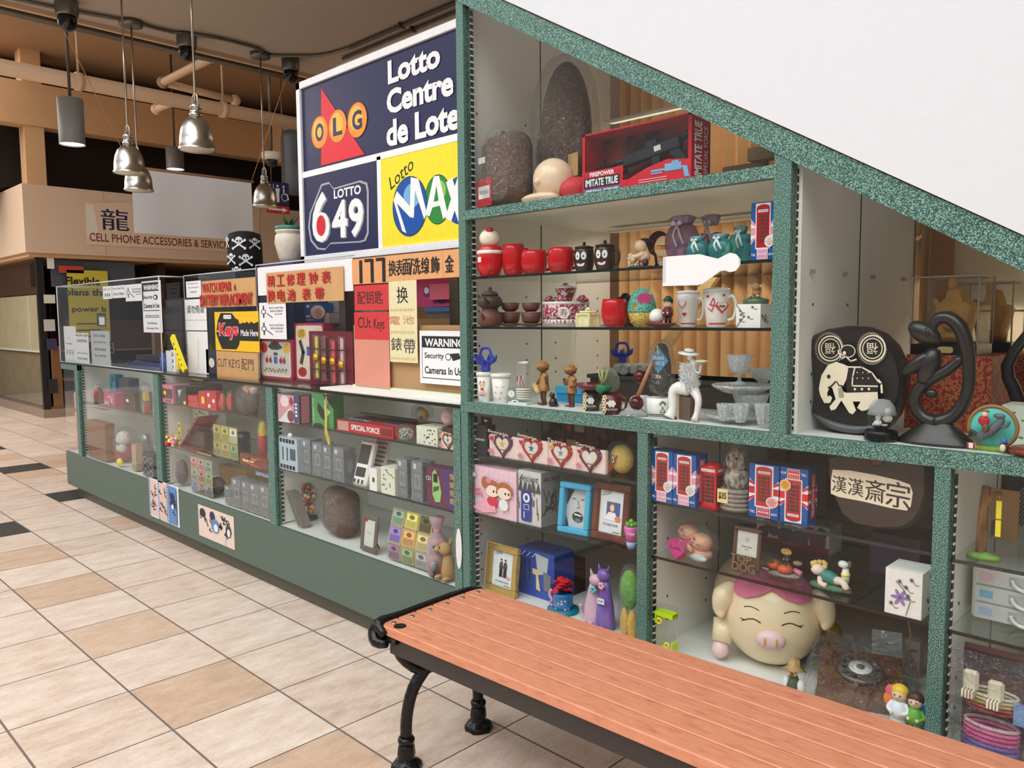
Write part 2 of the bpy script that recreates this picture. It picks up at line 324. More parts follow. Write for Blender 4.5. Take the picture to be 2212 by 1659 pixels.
m = MB(); m.box(XL, XR, YF, YF + .02, .09, ZF - .004, GREENP); m.box(XL, XR, YF + .04, YF + .06, 0, .09, KICK); m.build('base_panel', case)
INW = mt((238, 239, 233), .5, 0, .02, 6)
m = MB(); JT = mt((70, 62, 52), .6)
m.prism([(XL, .1), (XL + .012, .1), (XL + .012, dz(XL)), (XL, dz(XL))], YF + .04, 3.06, INW); m.box(XL + .0125, XL + .0135, 2.566, 2.572, .4, 2.68, JT)
for z in (.45, .52, .6, .66, .80, .87, 1.0, 1.25, 1.31, 1.38, 1.52, 1.58, 1.75, 2.02, 2.3):
    for y in (2.19, 2.47, 2.66, 2.96): m.box(XL + .0125, XL + .014, y, y + .006, z, z + .008, JT)
m.build('side_panel', case)
def divider(x, z0, z1=None):
    m = MB()
    if z1: m.box(x, x + .016, YF + .04, 3.06, z0, z1, INW)
    else: m.prism([(x, z0), (x + .016, z0), (x + .016, dz(x + .016)), (x, dz(x))], YF + .04, 3.06, INW)
    m.box(x + .0165, x + .0175, 2.556, 2.562, z0, z1 or dz(x), JT)
    for z in (z0 + .08, z0 + .16, z0 + .36):
        for y in (2.22, 2.47): m.box(x + .0165, x + .018, y, y + .006, z, z + .008, JT)
    if z1 is None:
        for y in (2.2, 2.43, 2.66, 2.95): m.box(x + .016, x + .03, y, y + .004, z0 + .45, z0 + .462, STEEL)
    m.build('divider_panel', case)
divider(-.99, ZR); divider(-1.47, ZF, ZR0); divider(-.585, ZF, ZR0)
m = MB(); m.box(XL, XR, YF + .02, 3.1, ZF - .02, ZF, WHITE); m.build('case_floor', case)
for b in ((-2.18, -1.06, 2.83, 1.872), (-2.15, -1.35, 2.77, 2.334), (-.75, -.3, 2.97, 1.504)): m = MB(); m.box(b[0], b[1], b[2], b[2] + .06, b[3], b[3] + .007, WHITE); m.build('fill_light_strip', case)  # white housings made up for the added fill lights in the bays
m = MB(); m.box(XL, XR, YF + .03, 3.1, ZR - .02, ZR, WHITE); m.build('middle_board', case)
m = MB(); m.box(XL, -1.0, YF + .03, 3.06, Z1 - .02, Z1, INW); m.build('upper_board', case)
# backs: pleated brown paper, plain boards
PLEAT = noise_mat('brown_paper', [(.3, (220, 174, 122)), (.7, (240, 202, 150))], scale=(1, 1, .15), s=9, rough=.7)
m = MB(); n = 46; vs = []; fs = []
for i in range(n + 1):
    x = XL + (1.42) * i / n; y = 3.16 - (.05 if i % 2 else 0) - rnd.uniform(0, .015); vs += [(x, y, ZR), (x, y, dz(x, .06))]
for i in range(n): fs.append((2 * i, 2 * i + 2, 2 * i + 3, 2 * i + 1))
m.add(vs, fs, PLEAT); m.build('paper_backing', case)
m = MB(); m.prism([(-.99, ZR), (.29, ZR), (-.99, dz(-.99))], 3.13, 3.15, mt((226, 208, 176), .7)); m.box(-.93, -.86, 3.1, 3.13, ZR, 1.84, mt((176, 128, 86), .6)); m.build('back_panel', case)
m = MB(); m.prism([(XL, ZF), (XR, ZF), (XR, .8), (.36, ZR0), (XL, ZR0)], 3.08, 3.1, mt((150, 136, 116), .6)); m.build('back_panel', case)
m = MB(); m.box(XL + .9, -1.03, 2.95, 3.05, 1.165, 1.29, mt((78, 66, 54), .6)); m.build('back_ledge', case)
for k in range(3): m = MB(); m.box(XL + .3, -1.0, 3.02, 3.06, 1.715 + .05 * k, 1.745 + .05 * k, mt((140, 120, 92), .6)); m.build('back_slat', case)
m = MB(); m.T = Matrix.Translation((-2.06, 2.98, 1.22)) @ Matrix.Rotation(math.radians(-52), 4, 'Y'); m.box(0, .72, 0, .03, 0, .045, mt((214, 178, 124), .5)); m.build('wooden_batten', case)
# glass: sliding front panes and the shelves
def pane(poly, name='glass_pane', y=YF + .017): m = MB(); m.prism(poly, y, y + .004, GLASS); m.build(name, case)
pane([(XL + .04, Z1), (-1.038, Z1), (-1.038, dz(-1.038)), (XL + .04, dz(XL + .04))]); pane([(XL + .04, ZR), (-1.038, ZR), (-1.038, Z10), (XL + .04, Z10)])
pane([(-.988, ZR), (XR - .4, ZR), (XR - .4, max(ZR + .01, dz(XR - .4))), (-.25, dz(-.25)), (-.988, dz(-.988))] if dz(.5) > ZR else [(-.988, ZR), (.29, ZR), (-.988, dz(-.988))])
for a, b in ((XL + .04, -1.492), (-1.452, -.602), (-.566, .5)): pane([(a, ZF), (b, ZF), (b, ZR0), (a, ZR0)])
EDGE = mt((24, 34, 32), .2)
def shelf(x0, x1, z, y1, parent=case, y0=YF + .028):
    m = MB(); m.box(x0, x1, y0 + .002, y1, z - .008, z, SHELFGLASS); m.box(x0, x1, y0, y0 + .002, z - .009, z, EDGE); m.box(x0, x1, y1, y1 + .002, z - .008, z, EDGE); m.build('glass_shelf', parent)
SA, SB = 1.658, 1.463
shelf(XL + .013, -1.0, SA, 2.81); shelf(XL + .013, -1.0, SB, 2.81)
B1A, B1B, B2A, B2B, B3A, B3B = .95, .712, .899, .716, .893, .712
shelf(XL + .013, -1.472, B1A, 2.7); shelf(XL + .013, -1.472, B1B, 2.7); shelf(-1.452, -.588, B2A, 2.7); shelf(-1.452, -.588, B2B, 2.7); shelf(-.566, XR - .4, B3A, 2.7); shelf(-.566, XR - .4, B3B, 2.7)
m = MB(); m.box(XR, XR + .03, YF + .02, 3.1, .1, 1.2, INW); m.build('side_panel', case)
# ================================================================ LONG LOW COUNTER
ctr = thing('display_counter', 'long low green display counter with glass front running left from the tall case', 'counter', (0, 0, 0))
CL, CR, CT, CB = -7.47, -2.356, 1.15, 2.72
CZA, CZB1, CZB2, CZC1, CZC2 = .832, .946, .655, .952, .696
m = MB(); m.box(CL, CR, YF, YF + .02, .092, ZF - .01, GREENP); m.box(CL, CR, YF + .02, CB, ZF - .03, ZF - .01, WHITE); m.build('base_panel', ctr)
m = MB(); m.box(CL + .12, CR, YF + .042, CB - .1, 0, .092, KICK); m.build('toe_kick', ctr)
for a, b in ((-7.13, -7.05), (-5.485, -5.40), (-3.935, -3.865), (-2.40, -2.356)):
    m = MB(); m.box(a, b, YF - .002, YF + .032, ZF - .01, CT - .012, GREEN); m.box(b + .0005, b + .004, YF + .034, YF + .046, ZF, CT - .03, BLACK); z = ZF
    while z < CT - .04: m.box(b + .002, b + .006, YF + .032, YF + .048, z, z + .006, WHITE); z += .024
    m.build('frame_post', ctr)
    if b < -3: m = MB(); m.box(b - .02, b - .004, YF + .04, CB, ZF, CT - .015, INW); m.build('divider_panel', ctr)
m = MB(); m.box(CL, -7.05, YF - .003, YF + .03, CT - .06, CT - .012, GREEN); m.box(CL, CR, CB - .016, CB, ZF, CT - .02, INW); m.build('back_panel', ctr)
for a, b in ((CL, -7.13), (-7.05, -5.485), (-5.40, -3.935), (-3.865, -2.40)):
    m = MB(); m.prism([(a, ZF - .01), (b, ZF - .01), (b, CT - .013), (a, CT - .013)], YF + .014, YF + .018, GLASS); m.build('glass_pane', ctr)
m = MB(); m.box(CL, CL + .005, YF + .018, CB - .02, ZF, CT - .013, GLASS); m.build('glass_pane', ctr)
m = MB(); m.box(CL, CR, YF - .004, CB, CT - .012, CT - .002, SHELFGLASS); m.box(CL, CR, YF - .006, YF - .004, CT - .014, CT - .001, mt((14, 12, 12), .3)); m.build('glass_top', ctr)
for a, b, z in ((-7.05, -5.5, CZA), (-5.4, -3.95, CZB1), (-5.4, -3.95, CZB2), (-3.865, -2.37, CZC1), (-3.865, -2.37, CZC2)): shelf(a, b, z, CB - .06, ctr)
m = MB(); m.box(-3.40, CR, YF + .005, 2.3, CT - .001, CT + .012, mt((248, 246, 238), .5)); m.build('white_ledge', ctr)
# ================================================================ helpers for flat things measured on the photograph
def zm(x0, y0, k): return lambda zx, zy: (x0 + zx * k, y0 + zy * k)
PX = zm(0, 0, 1); Z3 = zm(120, 560, 500 / 2212); Z4 = zm(540, 540, 460 / 2212); Z5 = zm(640, 30, 360 / 1086)
class Panel:
    # an upright flat thing facing the walkway: its own mesh, print given in fractions of width and height
    def __init__(s, mp, a, b, c, d, Y, mat, th=.003, poly=None):
        p, q = mp(a, b), mp(c, d); py = (p[1] + q[1]) / 2
        s.x0 = at_y(p[0], py, Y)[0]; x1 = at_y(q[0], py, Y)[0]; pm = (p[0] + q[0]) / 2
        z1 = at_y(pm, p[1], Y)[1]; s.z0 = at_y(pm, q[1], Y)[1]; s.w = x1 - s.x0; s.h = z1 - s.z0; s.Y = Y; s.m = MB()
        if poly: s.m.prism([(u * s.w, v * s.h) for u, v in poly], 0, th, mat)
        elif mat: s.m.box(0, s.w, 0, th, 0, s.h, mat)
        s.m.front(0)
    def t(s, txt, u, v, h, mat=None, w=None, **k): s.m.TX(txt, u * s.w, v * s.h, h * s.h, mat or INK, w * s.w if w else None, **k); return s
    def r(s, a, b, c, d, mat): s.m.R(a * s.w, b * s.h, c * s.w, d * s.h, mat); return s
    def p(s, pts, mat): s.m.P([(u * s.w, v * s.h) for u, v in pts], mat); return s
    def l(s, pts, wd, mat, closed=False): s.m.L([(u * s.w, v * s.h) for u, v in pts], wd, mat, closed); return s
    def e(s, u, v, ru, rv, mat, **k): s.m.E(u * s.w, v * s.h, ru * s.w, rv * s.h, mat, **k); return s
    def q(s, u, v, w_, h_, mat, n=3, wd=.0025): squig(s.m, u * s.w, v * s.h, w_ * s.w, h_ * s.h, mat, n, wd); return s
    def done(s, name, label, cat, group=None, parent=None):
        if parent: return s.m.build(name, parent)
        return s.m.build(name, None, (s.x0, s.Y, s.z0), 0, label, cat, group)
# ================================================================ FAR SHOP AND CEILING SERVICES
FASC = mt((216, 192, 168), .7, 0, .02); TANP = mt((206, 168, 126), .8, 0, .04, 4); GREYD = mt((70, 66, 62), .6)
KX, KY = -13.48, 3.42
kio = thing('mall_kiosk', 'cream walled mall shop stall with glass front beyond the end of the counter', 'shop', (KX, KY, 0))
m = MB(); m.box(-4.6, 0, -.02, 6, 2.52, 3.53, FASC); m.box(-4.6, -.05, .03, 6, 2.46, 2.52, TANP); m.box(.001, .004, 1.1, 1.106, 2.52, 3.53, TANP); m.build('fascia', kio)
m = MB(); m.box(-4.6, -.1, .12, 6, 0, .13, mt((150, 132, 116), .6)); m.build('plinth', kio)
m = MB(); m.box(-4.55, -.1, .17, .19, .13, 2.46, ACRYL); m.box(-.13, -.11, .3, 5.8, .13, 2.46, ACRYL); m.build('glass_front', kio)
m = MB(); m.box(-.2, -.13, .14, .24, .13, 2.46, BLACK); m.box(-.24, -.16, .3, .42, .1, 1.1, mt((150, 104, 58), .5)); m.build('corner_post', kio)
m = MB(); m.box(-4.6, -.2, 2.0, 2.1, 0, 2.5, mt((58, 40, 30), .8)); m.box(-2.6, -2.5, .25, 2, 0, 2.5, mt((66, 44, 34), .8)); m.box(-3, -.2, .5, 6, .55, .58, mt((150, 104, 58), .5)); m.box(-3, -.2, .5, 6, 1.0, 1.03, mt((150, 104, 58), .5)); m.box(-3, -.24, .6, 6, 1.04, 1.5, mt((72, 30, 30), .7)); m.build('interior_shelving', kio)
m = MB(); m.box(-4.5, -.45, .2, .22, 1.02, 1.9, mt((216, 204, 166), .6, 0, .1, 3)); m.box(-.9, -.86, .19, .2, 1.02, 1.9, WHITE); m.box(-4.5, -.4, .185, .2, 1.0, 1.03, WHITE); m.box(-4.5, -.4, .24, .26, .15, .98, mt((150, 136, 110), .6, 0, .2, 4)); m.box(-4.5, -.25, .2, .21, 1.92, 2.46, mt((66, 28, 28), .6)); m.build('window_blind', kio)
m = MB(); m.box(-.7, -.3, .2, .25, 2.02, 2.4, mt((74, 30, 30), .6)); m.build('red_panel', kio); m = MB(); m.box(-.2, -.19, .35, 1.6, 2.02, 2.44, mt((98, 106, 116), .6)); m.build('grey_panel', kio)
# shop sign on the fascia, facing the walkway on the right
SGM = mt((226, 204, 178), .6); MAROON = mt((120, 26, 34), .6)
m = MB(); f = [at_x(*q, KX) for q in ((187, 436), (187, 533), (500, 440), (500, 541))]
m.right(.006); ky = lambda px, py: (at_x(px, py, KX)[0] - KY, at_x(px, py, KX)[1])
m.P([ky(183, 437), ky(187, 528), ky(560, 548), ky(560, 440)], SGM)
m.P([ky(184, 440), ky(200, 443), ky(212, 500), ky(188, 515)], mt((232, 226, 214), .5))
a = ky(217, 450); b = ky(279, 500); m.TX('龍', (a[0] + b[0]) / 2, (a[1] + b[1]) / 2, a[1] - b[1], NAVY, b[0] - a[0], bold=.025)
a = ky(193, 508); b = ky(498, 536); m.TX('CELL PHONE ACCESSORIES & SERVICES', (a[0] + b[0]) / 2, (a[1] + b[1]) / 2 + .01, .13, MAROON, b[0] - a[0], bold=.01)
m.build('shop_sign', kio)
m = MB(); m.right(-.1); a = ky(148, 582); b = ky(242, 690); q = mt((206, 192, 60), .6); m.R(a[0], b[1] - .35, b[0], a[1], q); m.lay += .002
m.TX('Flexible', (a[0] * .62 + b[0] * .38), a[1] - .17, .13, INK, .5, bold=.03); m.TX('plans that', a[0] * .5 + b[0] * .5, a[1] - .36, .14, INK, .66, bold=.03); m.TX('power b', a[0] * .5 + b[0] * .5, a[1] - .62, .11, INK, .5, bold=.02)
for k in range(4): m.R(a[0] + .1, a[1] - .85 - .1 * k, b[0] - .15, a[1] - .83 - .1 * k, KICK)
m.build('poster', kio)
for x_, y_, x2_, y2_, c in ((105, 556, 122, 580, (236, 236, 238)), (131, 573, 186, 590, (200, 70, 40)), (98, 636, 124, 655, (220, 220, 200)), (98, 690, 124, 715, (200, 200, 190)), (104, 732, 128, 755, (60, 50, 90)), (108, 820, 130, 850, (40, 34, 34))):
    m = MB(); m.right(-.1); p = ky(x_, y_); r = ky(x2_, y2_); m.R(p[0], r[1], r[0], p[1], mt(c, .6)); m.build('window_card', kio)
# bulkhead, posts and pipework of the open ceiling
m = MB(); X = -13.8
a = at_x(0, 262, X); b = at_x(520, 335, X); m.box(X - .3, X, a[0] - 2, b[0] + .9, b[1] - .02, b[1] + .62, TANP); e = b[0] + .9
m.box(X, X + 4.4, e - .3, e, b[1] - .1, b[1] + .6, TANP); st(m, 'beam_bulkhead')
m = MB(); a = at_x(66, 300, -13.9); m.box(-14.1, -13.82, a[0] - .1, a[0] + .17, 3.535, 5.6, TANP); st(m, 'pillar_bulkhead')
m = MB(); m.box(-18.5, -14.4, 2.2, 9.6, 3.6, 5.5, mt((34, 26, 22), .9)); st(m, 'wall_void')
PIPE = mt((214, 182, 148), .55, 0, .03)
def pipe(name, label, pts, r):
    m = MB(); m.tube(pts, r, PIPE, 12); return m
a = at_x(0, 143, -9.8); b = at_x(640, 268, -9.8)
p = thing('sprinkler_main_pipe', 'thick beige sprinkler main pipe running under the open dark ceiling', 'pipe', (-9.8, a[0], a[1]))
m = MB(); m.tube([(0, -1.5, .0), (0, b[0] - a[0] + 1.2, b[1] - a[1])], .085, PIPE, 14); m.build('pipe_run', p)
for q in (170, 480): c = at_x(q, 180, -9.8); m = MB(); m.lathe([(.1, -.035), (.1, .035)], PIPE, 14); m.T = Matrix(); o = m.build('pipe_collar', p, (0, c[0] - a[0], (b[1] - a[1]) * (c[0] - a[0]) / (b[0] - a[0]))); o.rotation_euler[0] = math.pi / 2; m = MB(); m.tube([(0, 0, .08), (0, 0, .95)], .012, PIPE, 6); m.build('hanger_rod', p, (0, c[0] - a[0], 0))
p = thing('sprinkler_branch_pipe', 'thin beige sprinkler branch pipe with couplings crossing above the main pipe', 'pipe', (-10.5, 5, 4.5)); m = MB()
A = [(-10.6, *at_x(352, 178, -10.6)), (-10.6, *at_x(508, 217, -10.6))]; B = [(-10.6, *at_x(352, 178, -10.6)), (-8.9, *at_x(463, 122, -8.9))]; C_ = [(-10.6, *at_x(338, 236, -10.6)), (-9.9, *at_x(386, 216, -9.9))]
for P_, r in ((A, .05), (B, .05), (C_, .045)):
    m = MB(); m.tube([Vector(q) - Vector((-10.5, 5, 4.5)) for q in P_], r, PIPE, 10); m.build('pipe_run', p)
    for q in P_[:2]: m = MB(); m.ball(Vector(q) - Vector((-10.5, 5, 4.5)), r * 1.55, PIPE, 10); m.build('pipe_coupling', p)
p = thing('ceiling_conduit', 'pair of grey metal conduits clipped along the ceiling above the lotto sign', 'conduit', (-4, 4.05, 3.83))
for k, (dy, s) in enumerate(((0, .017), (.12, .014))):
    m = MB(); m.tube([(-1.9 - .3 * k, dy, 0), (5, dy, 0)], s, DSTEEL, 8); m.build('conduit_tube', p)
    for x in (-1.2, .2, 1.6): m = MB(); m.box(x, x + .02, dy - .03, dy + .03, -.02, .02, DSTEEL); m.build('clip', p)
p = thing('ceiling_conduit', 'thin metal conduit wandering between the two round pendant canopies on the ceiling', 'conduit', (-6.6, 2.5, 3.83))
pts = [(-.15, -1.2, 0), (-.1, -.55, 0), (.0, -.05, 0), (0, .3, 0), (.12, .6, 0), (.12, 1.0, 0), (0, 1.1, 0), (.1, 1.25, 0), (.35, 1.48, 0), (.7, 1.55, 0)]
m = MB(); m.tube(pts, .014, DSTEEL, 8); m.build('conduit_tube', p)
p = thing('cable_trunking', 'long pale cable trunking along the edge of the ceiling slab', 'trunking', (-6.98, 2, 3.8)); m = MB(); m.box(-.05, .04, -3, 6, 0, .05, DSTEEL); m.build('channel', p); m = MB(); m.box(.06, .1, -3, 6, .02, .05, PIPE); m.build('rail', p)
m = MB(); a = at_z(722, 148, 3.82); m.box(0, 2.6, 0, .09, 0, .03, mt((236, 232, 220), .6)); m.build('trim_strip', None, (a[0], a[1] + .02, 3.82), 0, 'white strip on the ceiling just behind the lotto sign', 'trim strip')
# dome cameras on the slab edge
def dome_cam(px, py, lab):
    x, y = at_z(px, py, 3.72); t = thing('dome_camera', lab, 'security camera', (x, y, 3.85), 0, None)
    m = MB(); m.lathe([(.075, 0), (.08, -.02), (.078, -.1), (.07, -.115)], DSTEEL, 20); m.build('housing', t)
    m = MB(); m.lathe([(.066, -.115), (.066, -.15), (.055, -.19), (.03, -.215), (0, -.222)], mt((14, 14, 16), .08), 20); m.build('dome', t)
    m = MB(); m.ball((.025, -.03, -.185), .018, mt((60, 60, 64), .1), 10); m.build('lens', t); return t
dome_cam(145, 40, 'leftmost dark dome camera on the ceiling edge, above the cylinder lamp'); dome_cam(404, 108, 'dark dome camera on the ceiling edge beside the nearest pendant rod'); dome_cam(628, 158, 'small dark dome camera on the ceiling edge nearest the lotto sign')
# brushed steel bell pendants
def bell(px, py, wpx, x, y, ztop, lab, canopy):
    z = at_y(px, py, y)[1]; t = thing('pendant_lamp', lab, 'pendant lamp', (x, y, z), 0, 'steel bell pendants over the counter'); R_ = .105
    m = MB(); m.lathe([(R_ + .006, 0), (R_ + .006, .012), (R_, .016), (R_ * .98, .07), (R_ * .9, .12), (R_ * .72, .165), (R_ * .5, .19), (R_ * .34, .2)], STEEL, 28, cap=False)
    m.lathe([(R_ * .985, .003), (R_ * .96, .07), (R_ * .85, .12), (R_ * .6, .165), (0, .19)], mt((235, 228, 214), .6), 28); m.build('bell_shade', t)
    m = MB(); m.lathe([(R_ * .36, .196), (R_ * .36, .225), (R_ * .3, .23), (R_ * .3, .25), (R_ * .36, .255), (R_ * .2, .285), (.006, .3)], STEEL, 20); m.build('socket_cap', t)
    m = MB(); m.tube([(.03, 0, .24), (.034, 0, .3), (.026, 0, .335), (0, 0, .345), (-.026, 0, .335), (-.034, 0, .3), (-.03, 0, .24)], .005, STEEL, 8); m.build('yoke', t)
    m = MB(); m.tube([(0, 0, .29), (0, 0, ztop - z)], .007, STEEL, 8); m.build('rod', t)
    if canopy: m = MB(); m.lathe([(.055, ztop - z - .045), (.085, ztop - z - .04), (.09, ztop - z - .001)], DSTEEL, 20); m.build('canopy', t)
    m = MB(); m.ball((0, 0, .07), .03, mt((244, 240, 226), .4), 10); m.build('bulb', t); return t
bell(426, 325, 69, *(-4.931, 2.222), 3.85, 'largest steel bell pendant hanging alone left of the lotto sign', False)
bell(280, 375, 59, -6.111, 2.241, 3.85, 'steel bell pendant with a string tied to its yoke', False)
bell(298, 413, 54, -6.64, 2.50, 3.85, 'steel bell pendant half hidden behind another in front of the white banner', True)
bell(567, 448, 44, -6.64, 3.60, 3.85, 'smallest steel bell pendant hanging in front of the restroom sign', True)
# cylinder pendants
def cyl(px, y0_, y1_, wpx, X, lab):
    y, z1 = at_x(px, y0_, X); z0 = at_x(px, y1_, X)[1]; r = wpx / 2 * (at_x(px, y1_, X)[0] * .71 - X * .7) / FPX
    t = thing('cylinder_pendant', lab, 'pendant lamp', (X, y, z0)); m = MB(); m.lathe([(r, .0), (r, z1 - z0), (0, z1 - z0)], mt((112, 108, 104), .5), 24, cap=False); m.build('cylinder_shade', t)
    m = MB(); m.lathe([(r * .93, .012), (r * .93, .03)], mt((250, 250, 255), .5, 0, 0, 1, 0, 0, 4), 20); m.build('lit_lens', t)
    m = MB(); m.tube([(0, 0, z1 - z0), (0, 0, 5.6 - z0)], .015, GREYD, 6); m.build('rod', t)
cyl(151, 214, 312, 50, -9.3, 'grey cylinder pendant with a lit white lens at the left'); cyl(377, 320, 366, 36, -12.6, 'grey cylinder pendant partly hidden above the white banner')
# blank white banner on strings
X = -9.0; a = at_x(283, 360, X); b = at_x(543, 395, X); c = at_x(290, 503, X)
t = thing('hanging_banner', 'blank white banner hung on strings in front of the cream shop fascia', 'banner', (X, a[0], c[1]))
BW, BH = b[0] - a[0], a[1] - c[1]; m = MB(); n = 14; vs = []; fs = []
for i in range(n + 1):
    for j in range(5): vs.append((.03 * math.sin(i * .9) * (1 - j / 4) * .6, BW * i / n, BH * j / 4))
for i in range(n):
    for j in range(4): k = i * 5 + j; fs.append((k, k + 5, k + 6, k + 1))
m.add(vs, fs, mt((226, 224, 226), .7, 0, .03, 2), True); m.build('sheet', t); m = MB(); m.tube([(0, -.03, BH), (0, BW + .03, BH)], .014, mt((150, 110, 70), .6), 8); m.build('top_batten', t)
m = MB(); m.tube([(0, BW, BH), (1.97, 4.09 - a[0], 3.85 - c[1])], .004, CARD, 5); m.tube([(0, 0, BH), (1.97, 2.1 - a[0], 3.85 - c[1])], .004, CARD, 5); m.build('string', t)
# restroom sign on chains, white dome camera on a pole, blue-grey duct
X = -10.5; a = at_x(574, 390, X); b = at_x(625, 442, X); c = at_x(600, 461, X)
t = thing('restroom_sign', 'small navy restroom sign with figures above a red arrow strip, hung on chains', 'sign', (X, a[0], c[1])); wd = b[0] - a[0]; h = a[1] - c[1]; q = h * .27
m = MB(); m.box(-.015, 0, 0, wd, q, h, NAVY); m.right(0)
def figure(u, v, s, dress=False):
    m.E(u, v + s * .43, s * .07, s * .07, PAPER); m.P([(u - s * .09, v - s * .5), (u + s * .09, v - s * .5), (u + s * .1, v), (u + s * .14, v + .3 * s), (u - s * .14, v + .3 * s), (u - s * .1, v)] if not dress else [(u - s * .07, v - s * .5), (u + s * .07, v - s * .5), (u + s * .07, v - s * .2), (u + s * .2, v - s * .2), (u + s * .08, v + .32 * s), (u - s * .08, v + .32 * s), (u - s * .2, v - s * .2), (u - s * .07, v - s * .2)], PAPER)
figure(wd * .16, (q + h) / 2, h * .55, True); figure(wd * .5, (q + h) / 2, h * .55); m.R(wd * .31, q + h * .08, wd * .33, h * .93, PAPER)
u, v, s = wd * .8, (q + h) / 2, h * .55; m.E(u - s * .05, v + s * .43, s * .07, s * .07, PAPER); m.L([(u - s * .05, v + s * .3), (u - s * .04, v), (u + s * .16, v), (u + s * .24, v - s * .3)], s * .08, PAPER); m.L([(u + s * .2 * math.cos(t_), v - s * .18 + s * .22 * math.sin(t_)) for t_ in [math.radians(130 + 26 * i) for i in range(9)]], s * .05, PAPER)
m.build('figure_panel', t); m = MB(); m.box(-.015, 0, 0, wd, 0, q * .92, mt((190, 40, 40), .5)); m.right(0); m.P([(wd * .08, q * .36), (wd * .7, q * .36), (wd * .7, q * .18), (wd * .92, q * .46), (wd * .7, q * .74), (wd * .7, q * .56), (wd * .08, q * .56)], PAPER); m.build('arrow_strip', t)
m = MB(); m.tube([(-.007, wd * .25, h), (-.007, wd * .25, 5.6 - c[1])], .008, DSTEEL, 5); m.tube([(-.007, wd * .8, h), (-.007, wd * .8, 5.6 - c[1])], .008, DSTEEL, 5); m.build('chain', t)
X = -10.1; a = at_x(586, 330, X); t = thing('dome_camera', 'white dome camera hanging on a pole left of the lotto sign', 'security camera', (X, a[0], a[1]))
m = MB(); m.lathe([(.13, 0), (.13, -.07), (.09, -.1)], mt((226, 214, 196), .5), 16); m.build('housing', t); m = MB(); m.lathe([(.085, -.1), (.08, -.15), (.05, -.19), (0, -.2)], mt((30, 30, 32), .1), 16); m.build('dome', t); m = MB(); m.tube([(0, 0, 0), (0, 0, 1.83)], .02, DSTEEL, 6); m.build('pole', t)
m = MB(); m.lathe([(.28, 0), (.3, .1), (.3, .8), (.28, .9)], mt((80, 86, 96), .5), 20); m.tube([(0, 0, .9), (0, 0, 2.2)], .02, DSTEEL, 6); a = at_x(640, 395, -10.8); m.build('air_duct', None, (-10.8, a[0] + .1, a[1] - .15), 0, 'blue grey round duct end beside the lotto sign edge', 'duct')
# ================================================================ LOTTO SIGN (light box standing behind the counter top)
YS = 2.35; lb = at_y(650, 569, YS); lt = at_y(645, 181, YS); SX0 = lt[0] - .01; SX1 = XL - .012; SZ0 = lb[1]; SZ1 = lt[1]; ORG = (SX0, YS, SZ0)
sg = thing('lotto_sign', 'large navy and yellow lottery light box sign in a white frame above the counter', 'sign', ORG)
sw, sh = SX1 - SX0, SZ1 - SZ0; uv = lambda zx, zy: (lambda q: (q[0] - SX0, q[1] - SZ0))(at_y(*Z5(zx, zy), YS))
m = MB(); fr = .035
for b in ((0, sw, 0, fr), (0, sw, sh - fr, sh), (0, fr, 0, sh), (sw - fr, sw, 0, sh)): m.box(b[0], b[1], -.012, .12, b[2], b[3], mt((246, 246, 248), .35))
m.build('white_frame', sg)
hm = uv(300, 990)[1]; xm = uv(548, 1300)[0]; NV = mt((33, 34, 78), .35, 0, .02); LW_ = mt((246, 246, 248), .4); BLU = mt((24, 82, 168), .3); GRN = mt((46, 140, 56), .3); ORN = mt((240, 150, 40), .35)
m = MB(); m.box(fr, sw - fr, .001, .1, fr, sh - fr, NV); m.front(0)
m.P([uv(163, 483), uv(163, 990), uv(445, 915)], mt((228, 30, 50), .4))
for (cx, cy, rx, ry), L_ in zip(((152, 772, 52, 103), (270, 732, 57, 105), (398, 692, 62, 112)), 'OLG'):
    c = uv(cx, cy); r = (uv(cx + rx, cy)[0] - uv(cx - rx, cy)[0]) / 2; v = (uv(cx, cy - ry)[1] - uv(cx, cy + ry)[1]) / 2
    m.E(*c, r * 1.05, v * 1.04, mt((196, 84, 36), .4), 28); m.E(*c, r, v, ORN, 28); m.E(c[0] - r * .1, c[1] + v * .15, r * .7, v * .7, mt((250, 190, 70), .35), 28); m.TX(L_, *c, v * 1.15, NV, r * 1.05, bold=.035)
def lt_(txt, x0, y0, y1, x1=None, asp=None):
    a = uv(x0, y0); b = uv(x0, y1); h = a[1] - b[1]; wid = (uv(x1, y0)[0] - a[0]) if x1 else h * text_geo(txt, .04, 0)[2] * asp
    m.TX(txt, a[0] + wid / 2, (a[1] + b[1]) / 2, h, LW_, wid, bold=.04); return wid / (h * text_geo(txt, .04, 0)[2])
lt_('Lotto', 597, 310, 465, 940); k = lt_('Centre', 590, 500, 662, 1027); lt_('de Loteri', 588, 700, 873, None, k * .93)
m.build('name_panel', sg)
m = MB(); m.box(fr, sw - fr, -.004, .01, hm - .016, hm + .016, LW_); m.box(xm - .016, xm + .016, -.004, .01, fr, hm, LW_); m.build('divider_strip', sg)
m = MB(); m.box(fr, xm - .016, -.002, .0, fr, hm - .016, NV); m.front(-.002)
ol = [uv(*q) for q in ((165, 1110), (215, 1095), (245, 1135), (420, 1085), (465, 1100), (475, 1150), (475, 1430), (455, 1480), (420, 1490), (225, 1500), (190, 1540), (140, 1535), (95, 1480), (80, 1390), (90, 1300))]
cx = sum(p[0] for p in ol) / len(ol); cy = sum(p[1] for p in ol) / len(ol)
for s_, c in ((1, mt((168, 172, 178), .35)), (.945, NV)): m.P([(cx + (p[0] - cx) * s_, cy + (p[1] - cy) * s_) for p in ol], c)
